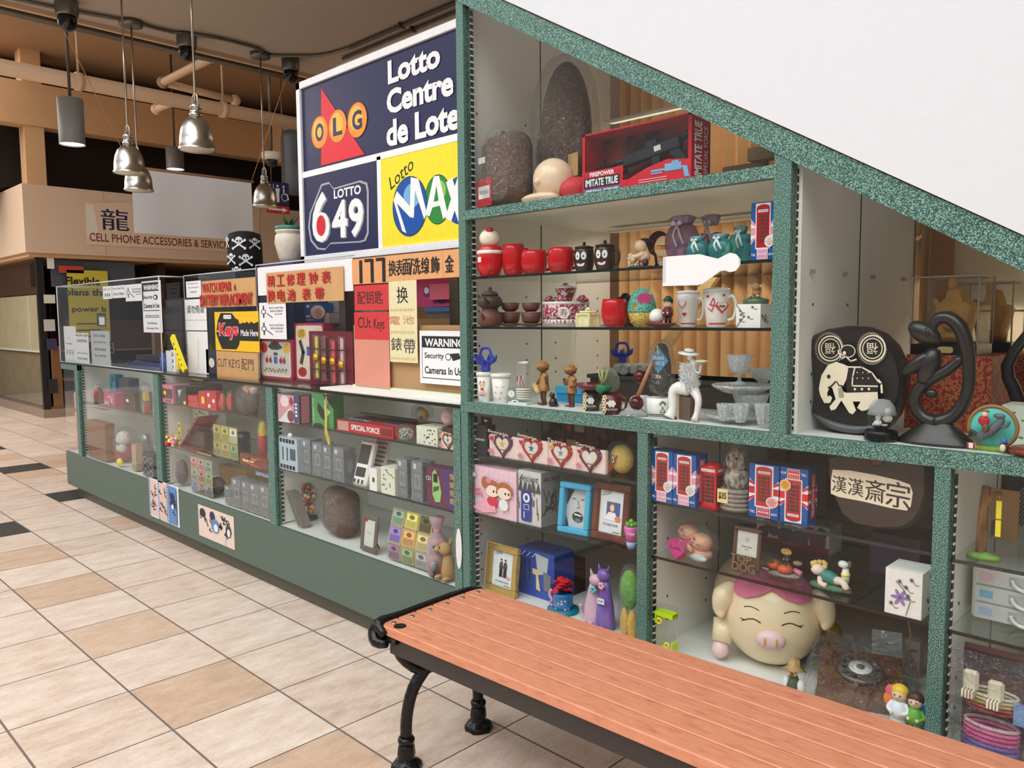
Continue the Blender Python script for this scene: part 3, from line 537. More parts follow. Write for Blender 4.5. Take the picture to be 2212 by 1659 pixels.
def tb(txt, x0, y0, x1, y1, mat, bold=.03, **k): a = uv(x0, (y0 + y1) / 2); b = uv(x1, (y0 + y1) / 2); xm_ = (x0 + x1) / 2; h = uv(xm_, y0)[1] - uv(xm_, y1)[1]; m.TX(txt, (a[0] + b[0]) / 2, uv(xm_, (y0 + y1) / 2)[1], h, mat, b[0] - a[0], bold=bold, **k)
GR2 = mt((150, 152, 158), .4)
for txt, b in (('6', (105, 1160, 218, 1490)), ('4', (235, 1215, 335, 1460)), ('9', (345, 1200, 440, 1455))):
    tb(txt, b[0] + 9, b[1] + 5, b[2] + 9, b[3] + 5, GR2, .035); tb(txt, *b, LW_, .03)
tb('LOTTO', 248, 1130, 425, 1190, LW_, .03); c = uv(165, 1380); m.E(*c, .045, .055, mt((214, 24, 44), .4), 24); m.build('number_panel', sg)
m = MB(); m.box(xm + .016, sw - fr, -.002, 0, fr, hm - .016, YEL); m.front(-.002)
a = uv(605, 1110); b = uv(765, 985); m.TX('Lotto', (a[0] + b[0]) / 2, (a[1] + b[1]) / 2 + .005, .06, INK, .20, rot=.42, shear=.2)
for (cx, cy, rx, ry), col, sh_ in (((1060, 1215, 80, 150), BLU, 0), ((925, 1210, 85, 158), GRN, 0), ((742, 1255, 112, 190), BLU, 0)):
    c = uv(cx, cy); r = uv(cx + rx, cy)[0] - c[0]; v = c[1] - uv(cx, cy + ry)[1]; m.E(*c, r * 1.04, v * 1.03, mt((20, 50, 60), .4), 32); m.E(*c, r, v, col, 32); m.E(c[0] + r * .15, c[1] + v * .35, r * .5, v * .42, mt((120, 180, 220) if col is BLU else (150, 200, 90), .3), 24)
m.P([uv(*q) for q in ((637, 1215), (660, 1155), (745, 1255), (750, 1065), (800, 1075), (855, 1300), (838, 1340), (778, 1150), (770, 1330), (745, 1325), (660, 1235), (722, 1430), (695, 1415))], LW_)
m.P([uv(*q) for q in ((845, 1310), (900, 1060), (935, 1055), (990, 1300), (962, 1340), (940, 1250), (892, 1262), (872, 1320))], LW_); m.P([uv(*q) for q in ((900, 1225), (932, 1218), (918, 1120))], GRN)
m.L([uv(1000, 1325), uv(1072, 1090)], .045, LW_); m.L([uv(1005, 1100), uv(1075, 1320)], .045, LW_)
m.build('jackpot_panel', sg)
for k in (.3, 1.2): m = MB(); m.box(k, k + .06, .03, .09, CT - SZ0, 0, DSTEEL); m.build('sign_leg', sg)
# ================================================================ COUNTER TOP: clear screens, taped notices, boards
YB, YP = 2.262, YF + .006
scr = thing('acrylic_screen', 'clear acrylic box screen at the far left end of the counter top', 'screen', (CL - .02, YF + .004, CT))
H1 = .635; W1 = 2.17
for b in ((0, W1, 0, .005, 0, H1), (0, .005, .005, .5, 0, H1), (W1 - .005, W1, .005, .165, 0, H1)): m = MB(); m.box(*b, ACRYL); m.build('acrylic_sheet', scr)
m = MB(); EG = mt((206, 210, 212), .25)
for p in (((0, 0, H1), (W1, 0, H1)), ((0, 0, 0), (0, 0, H1)), ((W1, 0, 0), (W1, 0, H1)), ((W1, 0, H1), (W1, .165, H1)), ((0, 0, H1), (0, .5, H1)), ((0, 0, 0), (W1, 0, 0))): m.tube(p, .0045, EG, 6)
m.build('sheet_edge', scr)
xb = at_y(400, 700, YB)[0]; xc = at_y(556, 700, YB)[0]; xd = at_y(766, 700, YB)[0]
s2 = thing('acrylic_screen', 'clear acrylic screen set back on the counter, covered with red lettered boards', 'screen', (xb, YB + .004, CT + .002))
for a, b, h in ((0, xc - xb, .64), (xc - xb, xd - xb, .66)):
    m = MB(); m.box(a, b, 0, .005, 0, h, ACRYL); m.build('acrylic_sheet', s2); m = MB(); m.tube([(a, 0, 0), (a, 0, h), (b, 0, h)], .004, EG, 6); m.build('sheet_edge', s2)
m = MB(); m.box(0, 1.0, 0, .22, .0, .02, mt((40, 52, 130), .5)); m.build('tray', None, (-6.5, 2.3, CT), 0, 'flat blue tray lying behind the clear screen', 'tray')
m = MB(); m.box(0, .95, 0, .03, 0, .52, mt((34, 32, 38), .5)); m.box(0, .95, -.25, 0, .03, .07, mt((48, 44, 44), .6)); m.build('dark_cabinet', None, (-6.62, 2.66, CT), 0, 'low dark cabinet standing at the back of the far counter end', 'cabinet')
m = MB(); m.box(0, .06, 0, .05, 0, .55, mt((116, 84, 58), .6)); m.build('wooden_post', None, (-6.78, 2.6, CT), 0, 'slim brown wooden post behind the acrylic box screen', 'post')
PINKR = mt((190, 46, 60), .7)
def notice(lab, a, b, c, d, mp=Z3, Y=YP, mat=PAPER, name='paper_notice', cat='notice', th=.0015): p = Panel(mp, a, b, c, d, Y, mat, th); p.lab = (name, lab, cat); return p
def end(p): return p.done(*p.lab)
p = notice('small white notice with red writing, leftmost of the row taped high on the clear box', 452, 258, 536, 380); p.t('KEY CUT', .5, .75, .18, PINKR, .8); p.q(.5, .3, .7, .3, INK, 3); end(p)
p = notice('white cash only notice taped between the red note and the watch note', 540, 250, 665, 370); p.t('Sorry Cash Only', .5, .75, .2, INK, .85); p.t('對不起 只收現金', .5, .32, .2, INK, .8); end(p)
def watch_print(p, v0, k=1.0, two=False):
    p.l([(.17, v0 + .3 * k), (.17, v0 - .3 * k)], .014, INK); p.e(.17, v0, .1, .14 * k, INK); p.e(.17, v0, .07, .1 * k, PAPER); p.l([(.3, v0 - .1 * k), (.5, v0 - .32 * k)], .005, INK)
    p.t('WATCH BATTERY', .65, v0 + .2 * k, .1 * k, INK, .55); p.t('REPLACEMENT', .67, v0 + .03 * k, .1 * k, INK, .48); p.t('$14.99', .74, v0 - .14 * k, .1 * k, GREYD, .26)
p = notice('white watch battery notice taped just left of the tall warning notice', 668, 238, 835, 400); watch_print(p, .52, .9); end(p)
p = notice('tall white warning and refund notice hanging at the corner of the clear box', 832, 205, 1012, 700)
p.r(.05, .42, .95, .97, INK); p.r(.08, .435, .92, .8, PAPER); p.t('WARNING', .5, .875, .1, PAPER, .8, bold=.04); p.t('Security', .33, .68, .09, INK, .48, bold=.03); p.e(.72, .68, .12, .05, INK); p.e(.7, .68, .06, .03, PAPER); p.t('Cameras In Use', .5, .52, .09, INK, .8, bold=.03)
p.t('- All Sales are Final -', .5, .33, .04, INK, .82); p.r(.1, .29, .9, .297, INK); p.t('No Refunds,', .5, .18, .05, INK, .5); p.t('Exchanges Only', .5, .08, .05, INK, .62); end(p)
p = notice('narrow handwritten slip standing at the bottom left corner of the clear box', 85, 640, 200, 995, Y=YP + .03); p.t('On', .4, .68, .05); p.t('Tuesday', .4, .53, .06, INK, .5); p.q(.45, .3, .7, .16, INK, 3); end(p)
p = notice('short handwritten slip low on the clear box, second from the left', 195, 705, 318, 992, Y=YP + .015); p.t('WE DON\'T ACCEPT', .5, .92, .07, INK, .95, bold=.02); p.q(.5, .74, .8, .1, INK, 5); p.t('Sorry Cash Only', .5, .33, .07, INK, .8); p.t('對不起 只收現金', .5, .15, .08, INK, .75); end(p)
p = notice('larger cash only sheet in a clear holder low on the clear box', 342, 685, 520, 1025, Y=YP + .01)
for v, tx in ((.86, '對不起 只收現金'), (.68, 'Sorry Cash Only'), (.48, '對不起 只收現金'), (.3, 'Sorry Cash Only')): p.t(tx, .48, v, .075, INK, .62)
p.m.box(-.006, p.w + .006, -.004, -.002, -.005, p.h * 1.1, ACRYL); end(p)
p = notice('tiny dark card with green timetable above the cash only sheet', 395, 515, 478, 640, mat=BLACK, Y=YP + .2); p.r(.25, .1, .9, .7, PAPER); p.r(.1, .72, .9, .85, mt((30, 120, 70), .5)); end(p)
p = notice('small wire stand sign holder at the front of the clear box', 522, 800, 552, 900, Y=YP + .05, mat=PAPER); p.r(.1, .1, .9, .45, INK); p.r(.2, .6, .8, .9, INK); end(p)
# pencil cups, books and yellow sticks behind the corner
x, y = at_z(352, 806, CT)[0], 2.2
def up(px0, px1, pt, pb, Y, mat, lab, name, cat, d=.03, tilt=0):
    x0 = at_y(px0, 780, Y)[0]; x1 = at_y(px1, 780, Y)[0]; z1 = at_y((px0 + px1) / 2, pt, Y)[1]; m = MB(); m.box(0, x1 - x0, 0, d, 0, z1 - CT, mat); m.front(0); return m, (x0, Y, CT), x1 - x0, z1 - CT
m, l, w_, h = up(359, 369, 758, 805, 2.17, PAPER, '', '', ''); m.build('paper_box', None, l, 0, 'narrow plain white carton standing beside the yellow rulers', 'carton')
m, l, w_, h = up(369, 378, 756, 806, 2.17, PAPER, '', '', ''); m.TX('温', w_ / 2, h * .8, h * .18, INK); m.TX('城', w_ / 2, h * .5, h * .18, INK); m.TX('计', w_ / 2, h * .22, h * .18, INK); m.build('paper_box', None, l, 0, 'narrow white carton with black characters next to the yellow rulers', 'carton')
for k, (b, t) in enumerate((((397, 803), (369, 728)), ((382, 804), (378, 760)))):
    a = at_y(*b, 2.15 + .03 * k); c = at_y(*t, 2.15 + .03 * k); m = MB(); d = Vector((c[0] - a[0], 0, c[1] - a[1])); L_ = d.length; m.T = Matrix.Rotation(math.atan2(d.x, d.z), 4, 'Y'); m.box(-.022, .022, 0, .02, 0, L_, YEL); m.front(0)
    for i in range(5): m.R(-.006, L_ * (.15 + .15 * i), .006, L_ * (.2 + .15 * i), INK)
    m.build('ruler_box', None, (a[0], 2.15 + .03 * k, CT + .016), 0, ('long yellow box leaning to the left behind the counter screen', 'shorter yellow box standing behind the long leaning one')[k], 'box')
m = MB(); m.lathe([(.022, 0), (.022, .09), (.014, .1), (.014, .125)], mt((60, 100, 190), .3), 14); m.build('blue_bottle', None, (at_y(354, 800, 2.16)[0], 2.16, CT), 0, 'small blue bottle at the corner of the clear box screen', 'bottle')
# boards on the set back screen
p = notice('handwritten white slip at the top left of the set back screen', 1248, 208, 1390, 365, Y=YB); p.t('All sign that', .45, .85, .1, INK, .7); p.t('No pointing at', .5, .6, .1, INK, .7); p.t('items', .5, .35, .12, INK, .4); end(p)
p = notice('white sheet with four brushed characters under the top left slip', 1240, 382, 1442, 680, Y=YB - .002); p.t('请勿倚靠', .5, .68, .26, BLACK, .82, bold=.02); p.m.box(0, p.w, -.001, 0, p.h * .33, p.h * .335, KICK); end(p)
p = notice('plain white paper bag hanging below the four character sheet', 1262, 690, 1458, 1092, Y=YB); p.l([(.5, .1), (.55, .8)], .02, mt((226, 222, 200), .7)); end(p)
p = notice('dark postcard with a white owl at the foot of the screen', 1440, 862, 1535, 1092, Y=YB, mat=mt((44, 46, 66), .5)); p.e(.55, .45, .28, .2, mt((214, 206, 190), .6)); end(p)
RB = mt((214, 32, 36), .5); LSHADOW = mt((120, 70, 50), .7)  # the brown paints the cast shadow behind the raised letters
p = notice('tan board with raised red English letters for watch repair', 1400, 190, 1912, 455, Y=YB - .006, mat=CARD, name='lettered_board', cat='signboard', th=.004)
for tx, u, v, h, w_, al in (('WATCH REPAIR', .3, .74, .36, .57, 'C'), ('&', .65, .7, .2, .035, 'C'), ('BATTERY REPLACEMENT', .47, .27, .42, .98, 'C')): p.t(tx, u + .003, v - .015, h, LSHADOW, w_, bold=.01); p.m.lay += .003; p.t(tx, u, v, h, RB, w_, bold=.02)
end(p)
p = notice('yellow key cutting sign with a black key shape', 1525, 500, 1942, 880, Y=YB - .004, mat=mt((250, 196, 22), .4), name='key_sign', cat='sign', th=.004)
p.p([(.15, .97), (.42, .96), (.5, .83), (.56, .8), (.58, .7), (.64, .7), (.66, .74), (.7, .7), (.75, .75), (.8, .7), (.85, .75), (.9, .7), (1, .75), (1, .27), (.58, .27), (.56, .17), (.5, .05), (.16, .04), (.08, .25), (.03, .45), (.08, .78)], BLACK)
p.r(.22, .82, .4, .92, PAPER); p.t('ALL TYPES', .31, .87, .05, BLACK, .14); p.t('Keys', .33, .5, .44, PAPER, .46, bold=.06); p.t('Keys', .33, .5, .42, mt((220, 30, 34), .4), .44, bold=.04); p.t('Made Here', .8, .47, .16, PAPER, .38, bold=.02); p.e(.07, .5, .02, .025, YEL); end(p)
p = notice('brown cardboard with thin handwritten cut keys wording', 1540, 885, 1935, 1140, Y=YB, mat=CARD, name='cardboard_sign', cat='sign', th=.004); p.t('CUT KEYS', .3, .55, .32, GREYD, .56); p.t('配門', .76, .55, .4, GREYD, .28); end(p)
m = MB()
for i in range(4): a = at_y(*Z3(1560 + 55 * i, 480), YB); m.E(a[0], a[1], .012, .02, mt((74, 54, 44), .6))
p = notice('white sheet peeking behind the Chinese repair board', 80, 135, 1070, 450, Z4, YB + .001); end(p)
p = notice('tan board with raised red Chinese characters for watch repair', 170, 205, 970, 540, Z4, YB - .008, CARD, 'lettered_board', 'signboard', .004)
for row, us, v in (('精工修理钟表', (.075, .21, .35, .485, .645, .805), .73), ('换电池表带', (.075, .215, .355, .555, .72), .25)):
    for ch, u in zip(row, us): p.t(ch, u + .006, v - .025, .36, LSHADOW, .105); p.m.lay += .002; p.t(ch, u, v, .37, RB, .107, bold=.05); p.m.lay -= .002  # offset brown copy is each character's painted shadow
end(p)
p = notice('curling white sheet with two watch battery adverts', 100, 545, 375, 925, Z4, YB - .003); watch_print(p, .75, .5); watch_print(p, .28, .5); end(p)
# drawer units and toys behind
dr = thing('drawer_unit', 'clear plastic small parts drawer unit behind the watch boards', 'drawer unit', (at_y(*Z4(815, 540), 2.5)[0], 2.5, CT + .16)); DRW = thin_mat('cloudy_plastic', (.8, .82, .82), .06, .2, 0, 1, .35)
m = MB()
for k in range(3): m.box(0, .42, 0, .1, .0 + .165 * k, .012 + .165 * k, mt((210, 210, 206), .5))
for k in range(3): m.box(.205 * k, .205 * k + .01, 0, .1, 0, .33, mt((210, 210, 206), .5))
m.build('housing', dr)
for i in range(2):
    for j in range(2): m = MB(); m.box(.014 + .205 * i, .2 + .205 * i, -.01, .09, .016 + .165 * j, .14 + .165 * j, DRW); m.box(.08 + .205 * i, .14 + .205 * i, -.02, -.01, .06 + .165 * j, .075 + .165 * j, DRW); m.build('drawer', dr)
m = MB(); m.box(0, .42, 0, .1, -.155, 0, mt((90, 84, 78), .6)); m.build('lower_box', dr)
def boxp(lab, mp, a, b, c, d, Y, mat, dep, name='toy_box', cat='box', z0=None):
    p = Panel(mp, a, b, c, d, Y, None); 
    if z0 is not None: p.h += p.z0 - z0; p.z0 = z0
    p.m.box(0, p.w, 0, dep, 0, p.h, mat); p.m.front(0); p.lab = (name, lab, cat); return p
p = boxp('blue carton with a doll face in its window, on the parts drawers', Z4, 570, 552, 750, 762, 2.41, mt((40, 96, 176), .4), .07); p.e(.75, .55, .42, .34, mt((240, 222, 200), .5)); p.e(.8, .5, .2, .25, mt((222, 170, 140), .5)); p.e(.3, .18, .26, .06, mt((240, 120, 160), .5)); p.e(.2, .85, .1, .07, PAPER); p.e(.2, .35, .15, .06, PAPER); p.m.box(p.w * .99, p.w * 1.3, .01, .08, 0, p.h * .5, mt((232, 196, 190), .5)); end(p)
def gamebox(lab, a, b, c, d, red, Y):
    p = boxp(lab, Z4, a, b, c, d, Y, mt((186, 58, 84), .4), .06, z0=CT + .002); p.m.RR(p.w * .05, p.h * .06, p.w * .97, p.h * .95, .02, mt((244, 230, 206), .4)); p.m.RR(p.w * .12, p.h * .14, p.w * .92, p.h * .88, .02, mt((222, 214, 206), .4))
    p.e(.17, .78, .1, .13, mt((220, 40, 50), .4) if red else mt((226, 190, 60), .4)); p.e(.86, .78, .1, .13, mt((236, 190, 70), .4)); p.p([(.28, .82), (.4, .92), (.6, .92), (.75, .8), (.6, .74), (.4, .74)], GREYD); p.e(.52, .93, .14, .02, DRED)
    for i in range(14): p.e(.18 + .05 * i, .2 + .05 * (i % 2), .026, .028, [mt(c_, .4) for c_ in ((226, 110, 40), (40, 140, 70), (236, 196, 50), (60, 90, 180), (214, 50, 60))][i % 5], n=10)
    p.r(.47, .4, .57, .57, mt((70, 110, 190), .4))
    for u in (.25, .36, .68, .78): p.e(u, .47, .04, .07, mt((170, 40, 50), .4), n=10); p.e(u, .57, .03, .035, mt((230, 190, 160), .4), n=10)
    p.e(.5, .64, .03, .04, GREYD, n=8); p.e(.56, .64, .03, .04, GREYD, n=8); return p
end(gamebox('red bordered marble game box standing left of the second toy box', 100, 930, 435, 1380, True, YB + .03))
p = boxp('red bordered toy phone box half hidden behind the watch card', Z4, 470, 760, 770, 1390, YB + .05, mt((186, 58, 84), .4), .06, z0=CT + .002); p.m.RR(p.w * .05, p.h * .04, p.w * .97, p.h * .96, .02, mt((244, 226, 206), .4))
for v, c_ in ((.82, (226, 190, 60)), (.16, (206, 40, 44))):
    p.e(.25, v, .15, .085, mt(c_, .4))
    for k in range(5): p.l([(.15 + .01 * k, v - .05 + .025 * k), (.34, v - .035 + .025 * k)], .0025, DRED)
p.l([(.2, .68), (.3, .5), (.22, .32)], .03, GREYD); p.r(.42, .45, .55, .6, mt((70, 110, 190), .4)); end(p)
p = boxp('dark red card showing four wrapped wrist watches', Z4, 620, 845, 1072, 1432, YB + .008, mt((112, 28, 44), .6), .012, 'watch_card', 'watch display', z0=CT + .002); wc = p.done(*p.lab)
for k, (u, c_, t_, b_) in enumerate(((.21, (232, 214, 90), .9, .12), (.4, (120, 50, 44), .88, .1), (.6, (236, 70, 84), .82, .05), (.79, (240, 190, 200), .88, .05))):
    m = MB(); m.box(-.012, .012, -.01, -.001, b_ * p.h, t_ * p.h, mt(c_, .5)); m.lathe([(0, 0), (.022, 0), (.024, .008), (0, .012)], GOLD, 14); n_ = len(m.v); z = p.h * (.5 - .05 * (k % 2) - .06 * (k > 1))
    m.v[-14 * 4:] = [(a, -.012 - c, z + b) for a, b, c in m.v[-14 * 4:]]; o = m.build('wrist_watch', wc, (u * p.w, 0, 0))
    m = MB(); m.box(-.024, .024, -.016, -.001, b_ * p.h - .01, t_ * p.h + .01, BAG); m.build('clear_sleeve', wc, (u * p.w, 0, 0))
for v in (.68, .3): m = MB(); m.tube([(.03, -.018, v * p.h), (p.w * .5, -.02, v * p.h - .006), (p.w * .97, -.018, v * p.h - .004)], .003, BLACK, 6); m.build('black_cord', wc)
# tall boards beside the case
YC = 2.235
p = notice('brown cardboard backing board standing beside the tall case', 1085, 780, 2255, 1490, Z4, YC + .02, KRAFT, 'backing_board', 'board', .01); p.m.box(0, p.w, -.014, .01, 0, .02, mt((214, 222, 196), .5)); end(p)
p = notice('orange tan card with three thick black strokes', 1060, 80, 1430, 350, Z4, YC - .002, mt((228, 160, 104), .6), 'card_sign', 'sign', .004)
for u in (.26, .58, .9): p.r(u - .045, .03, u + .045, .93, BLACK)
for u in (.5, .82): p.r(u - .13, .84, u + .1, .96, BLACK)
end(p)
p = notice('long orange tan card with outlined brushed characters', 1425, 20, 2255, 300, Z4, YC - .004, mt((226, 164, 110), .6), 'card_sign', 'sign', .004)
for i, ch in enumerate('换表面/洗缐飾金'): u = (.07, .17, .265, .325, .395, .505, .63, .8)[i]; p.t(ch, u, .5, .62, BLACK, .1 if ch != '/' else .04, bold=.05)
p.r(.72, .02, .722, .98, KRAFT); end(p)
RC = mt((206, 54, 58), .6)
p = notice('red card with three handwritten Chinese characters', 1085, 362, 1445, 625, Z4, YC - .001, RC, 'card_sign', 'sign'); p.t('配钥匙', .46, .5, .52, INK, .74); end(p)
p = notice('red card with handwritten English cut keys', 1085, 645, 1445, 930, Z4, YC - .001, RC, 'card_sign', 'sign'); p.t('CUt', .3, .62, .4, INK, .38); p.t('Keys', .72, .52, .5, INK, .3); end(p)
p = notice('plain faded pink board below the red key cards', 1088, 930, 1450, 1420, Z4, YC, mt((214, 142, 122), .7, 0, .06, 6), 'card_sign', 'sign'); end(p)
p = notice('long pale yellow strip with characters down its length', 1448, 310, 1735, 1168, Z4, YC - .003, mt((228, 218, 176), .6), 'card_strip', 'sign')
for ch, u, v, h, c_ in (('换', .5, .82, .2, BLACK), ('電', .2, .51, .1, mt((206, 130, 70), .6)), ('池', .7, .52, .1, mt((206, 150, 80), .6)), ('錶', .25, .22, .16, GREYD), ('帶', .72, .2, .18, GREYD)): p.t(ch, u, v, h, c_, .4, bold=.015 if ch == '换' else 0)
for v in (.64, .37, .05):
    for i in range(10): p.l([(.06 + .09 * i, v - .012), (.1 + .09 * i, v + .012)], .004, mt((206, 180, 90), .6))
end(p)
p = notice('white security camera warning sign with black header beside the tall case', 1765, 840, 2255, 1400, Z4, YC - .004, PAPER, 'warning_sign', 'sign', .003)
p.r(.05, .1, .97, .9, INK); p.r(.062, .115, .958, .68, PAPER); p.t('WARNING', .53, .78, .15, PAPER, .82, bold=.03); p.t('Security', .32, .52, .14, INK, .42, bold=.02); p.e(.62, .52, .06, .065, INK); p.e(.62, .52, .045, .05, PAPER); p.p([(.66, .58), (.84, .6), (.88, .5), (.72, .45)], INK); p.t('Cameras In Use', .53, .26, .14, INK, .84, bold=.02); end(p)
# things on the shelf behind the boards
p = boxp('pink patterned carton behind the yellow strip', Z4, 1735, 300, 2105, 590, 2.54, mt((206, 70, 120), .5), .15); p.e(.3, .55, .12, .2, mt((120, 60, 150), .5)); p.e(.7, .3, .14, .22, mt((120, 60, 150), .5)); p.e(.28, .6, .07, .12, PAPER); end(p)
p = boxp('flat pink phone case box in front of the pink carton', Z4, 1865, 350, 2070, 515, 2.52, mt((226, 110, 130), .4), .01); end(p)
p = boxp('clear food box with blue lid behind the warning sign', Z4, 1835, 640, 2090, 710, 2.53, thin_mat('clear_box', (.7, .74, .76), .06, .1, 0, 1, .1), .15); p.m.box(-.005, p.w + .005, -.01, .16, p.h, p.h + .02, mt((60, 130, 200), .4)); end(p)
m = MB(); a = at_y(*Z4(1735, 715), 2.5); m.box(0, .62, 0, .2, -.03, 0, mt((176, 136, 92), .6)); m.box(0, .03, 0, .25, CT - a[1] + .002, -.03, KRAFT); m.box(.57, .6, 0, .25, CT - a[1] + .002, -.03, KRAFT); m.build('wooden_shelf', None, (a[0], 2.5, a[1]), 0, 'small brown wooden shelf behind the cardboard boards', 'shelf')
# skull print bag and ceramic pot behind the sign
sk = thing('fabric_bag', 'tall black fabric bag with white skull print behind the counter', 'bag', (*at_z(531, 592, 1.79)[:2], 1.79)); sk.location = (at_y(531, 590, 2.6)[0], 2.6, at_y(531, 592, 2.6)[1]); hh = at_y(531, 500, 2.6)[1] - sk.location[2]; r = dist(531, 2.6) * 35 / FPX
m = MB(); m.lathe([(r * .95, 0), (r * 1.02, hh * .3), (r, hh * .7), (r * .92, hh * .94), (r * .5, hh), (0, hh)], mt((18, 18, 20), .8), 24); yaw = math.atan2(-.7, .71)
def skull(m, a, z, s):
    M0 = m.F.copy(); c = Vector((math.cos(a), math.sin(a), 0)); m.face((c.x * r * 1.03, c.y * r * 1.03, z), (-c.y, c.x, 0), (0, 0, 1))
    for t in (.6, -.6): d = (math.cos(t) * s, math.sin(t) * s); m.L([(-d[0], -d[1] - .3 * s), (d[0], d[1] - .3 * s)], s * .22, PAPER); [m.E(q * d[0], q * d[1] - .3 * s, s * .17, s * .2, PAPER, 8) for q in (1, -1)]
    m.E(0, s * .25, s * .5, s * .48, PAPER); m.E(0, -s * .2, s * .28, s * .3, PAPER); [m.E(q * s * .2, s * .15, s * .14, s * .16, BLACK, 10) for q in (1, -1)]; m.E(0, -s * .08, s * .06, s * .08, BLACK, 6)
for a, z, s in ((-.8, .72, .17), (-1.35, .36, .15), (-.45, .33, .16), (-1.0, .07, .12), (.1, .72, .15), (-1.75, .75, .15)): skull(m, a, z * hh, s * hh)
m.build('bag_body', sk); m = MB(); m.box(-.3, .25, -.2, .2, CT - sk.location[2], 0, mt((60, 64, 74), .6)); m.build('cash_desk', None, tuple(sk.location), 0, 'grey box cabinet under the skull print bag behind the counter', 'cabinet')
y = 2.5; x, z = at_y(628, 572, y); pt = thing('flower_pot', 'cream ceramic pot with leaf relief and teal rim beside the lotto sign', 'plant pot', (x, y, z)); s = dist(628, y) / FPX
m = MB(); m.lathe([(18 * s, 0), (24 * s, 14 * s), (32 * s, 45 * s), (30 * s, 60 * s), (26 * s, 66 * s), (30 * s, 68 * s), (30 * s, 72 * s)], mt((224, 214, 196), .4, 0, .06, 20, .6), 28); m.build('pot', pt)
m = MB(); m.lathe([(28 * s, 72 * s), (30 * s, 73 * s), (30 * s, 80 * s), (26 * s, 81 * s), (24 * s, 76 * s), (0, 76 * s)], mt((70, 130, 116), .4), 28); m.build('rim', pt)
m = MB(); [m.tube([(0, 0, 76 * s), (12 * s * math.cos(k), 12 * s * math.sin(k), 92 * s), (20 * s * math.cos(k), 20 * s * math.sin(k), (96 + 6 * (k % 3)) * s)], [.008, .006, .001], mt((50, 84, 50), .5), 5) for k in range(7)]; m.build('plant_leaves', pt)
m = MB(); m.box(-.2, .2, -.1, .3, CT - z, 0, mt((50, 60, 110), .6)); m.build('cabinet', None, (x, y, z), 0, 'blue cabinet carrying the ceramic pot behind the counter', 'cabinet')
# papers taped to the base panel
p = Panel(zm(300, 1020, 230 / 1216), 122, 118, 455, 560, YF - .002, PAPER, .001); B_ = mt((90, 140, 196), .5); PK = mt((226, 196, 186), .6)
for k in range(3):
    p.r(.33 * k + .04, .04, .33 * k + .29, .97, (PK, PK, B_)[k]); p.r(.33 * k, 0, .33 * k + .04, 1, B_)
    for i in range(14): p.r(.33 * k + .01, .03 + .07 * i, .33 * k + .03, .06 + .07 * i, PAPER)
    for i in range(9): a, b = rnd.uniform(.08, .25), rnd.uniform(.2, .9); p.l([(.33 * k + a, b), (.33 * k + a + rnd.uniform(-.05, .05), b - rnd.uniform(.03, .12)), (.33 * k + a + .05, b - .1)], .007, rnd.choice([INK, NAVY, B_]))
p.e(.83, .72, .07, .1, NAVY); p.e(.84, .55, .08, .1, NAVY); p.e(.84, .48, .04, .06, PAPER); p.done('paper_print', 'taped print of three drawn comic panels, the left one on the green base', 'print')
p = Panel(zm(300, 1020, 230 / 1216), 685, 440, 1085, 800, YF - .002, mt((232, 212, 198), .6), .001)
for i in range(26): a, b = rnd.uniform(.03, .93), rnd.uniform(.35, .95); p.l([(a, b), (a + rnd.uniform(-.04, .05), b - rnd.uniform(.04, .15)), (a + .04, b - .1)], .008, rnd.choice([INK, INK, NAVY, B_]))
p.e(.14, .78, .08, .14, BLACK); p.e(.42, .78, .07, .15, NAVY); p.e(.5, .5, .11, .22, B_); p.e(.52, .45, .06, .12, PAPER); p.e(.86, .5, .07, .2, GREYD); p.e(.87, .45, .04, .12, PAPER); p.r(.78, 0, .785, .4, NAVY); p.done('paper_print', 'taped ink and blue comic print, the right one on the green base', 'print')
# ================================================================ GOODS IN THE TALL CASE
def at(px, pt, Y, z):            # a point on a shelf: x, metres per pixel, height up to image row pt
    x, zt = at_y(px, pt, Y); return x, dist(px, Y) / FPX, zt - z
def wrap(m, r, a, z, c=(0, 0)): return m.face((c[0] + r * math.cos(a), c[1] + r * math.sin(a), z), (-math.sin(a), math.cos(a), 0), (0, 0, 1))
FRONT = math.radians(-78)
def rod(m, p, q, r, mat, n=8): return m.tube([p, q], r, mat, n)
GLOSSR = mt((196, 22, 30), .15, 0, .03, 20); DKBR = mt((64, 44, 38), .22); CLAY = mt((104, 64, 50), .55); DCLAY = mt((66, 54, 48), .5); SKIN = mt((240, 206, 172), .5); PORC = mt((240, 238, 232), .18); PINK = mt((226, 130, 160), .5); FURB = mt((98, 74, 60), .95, 0, .12, 90, .6)
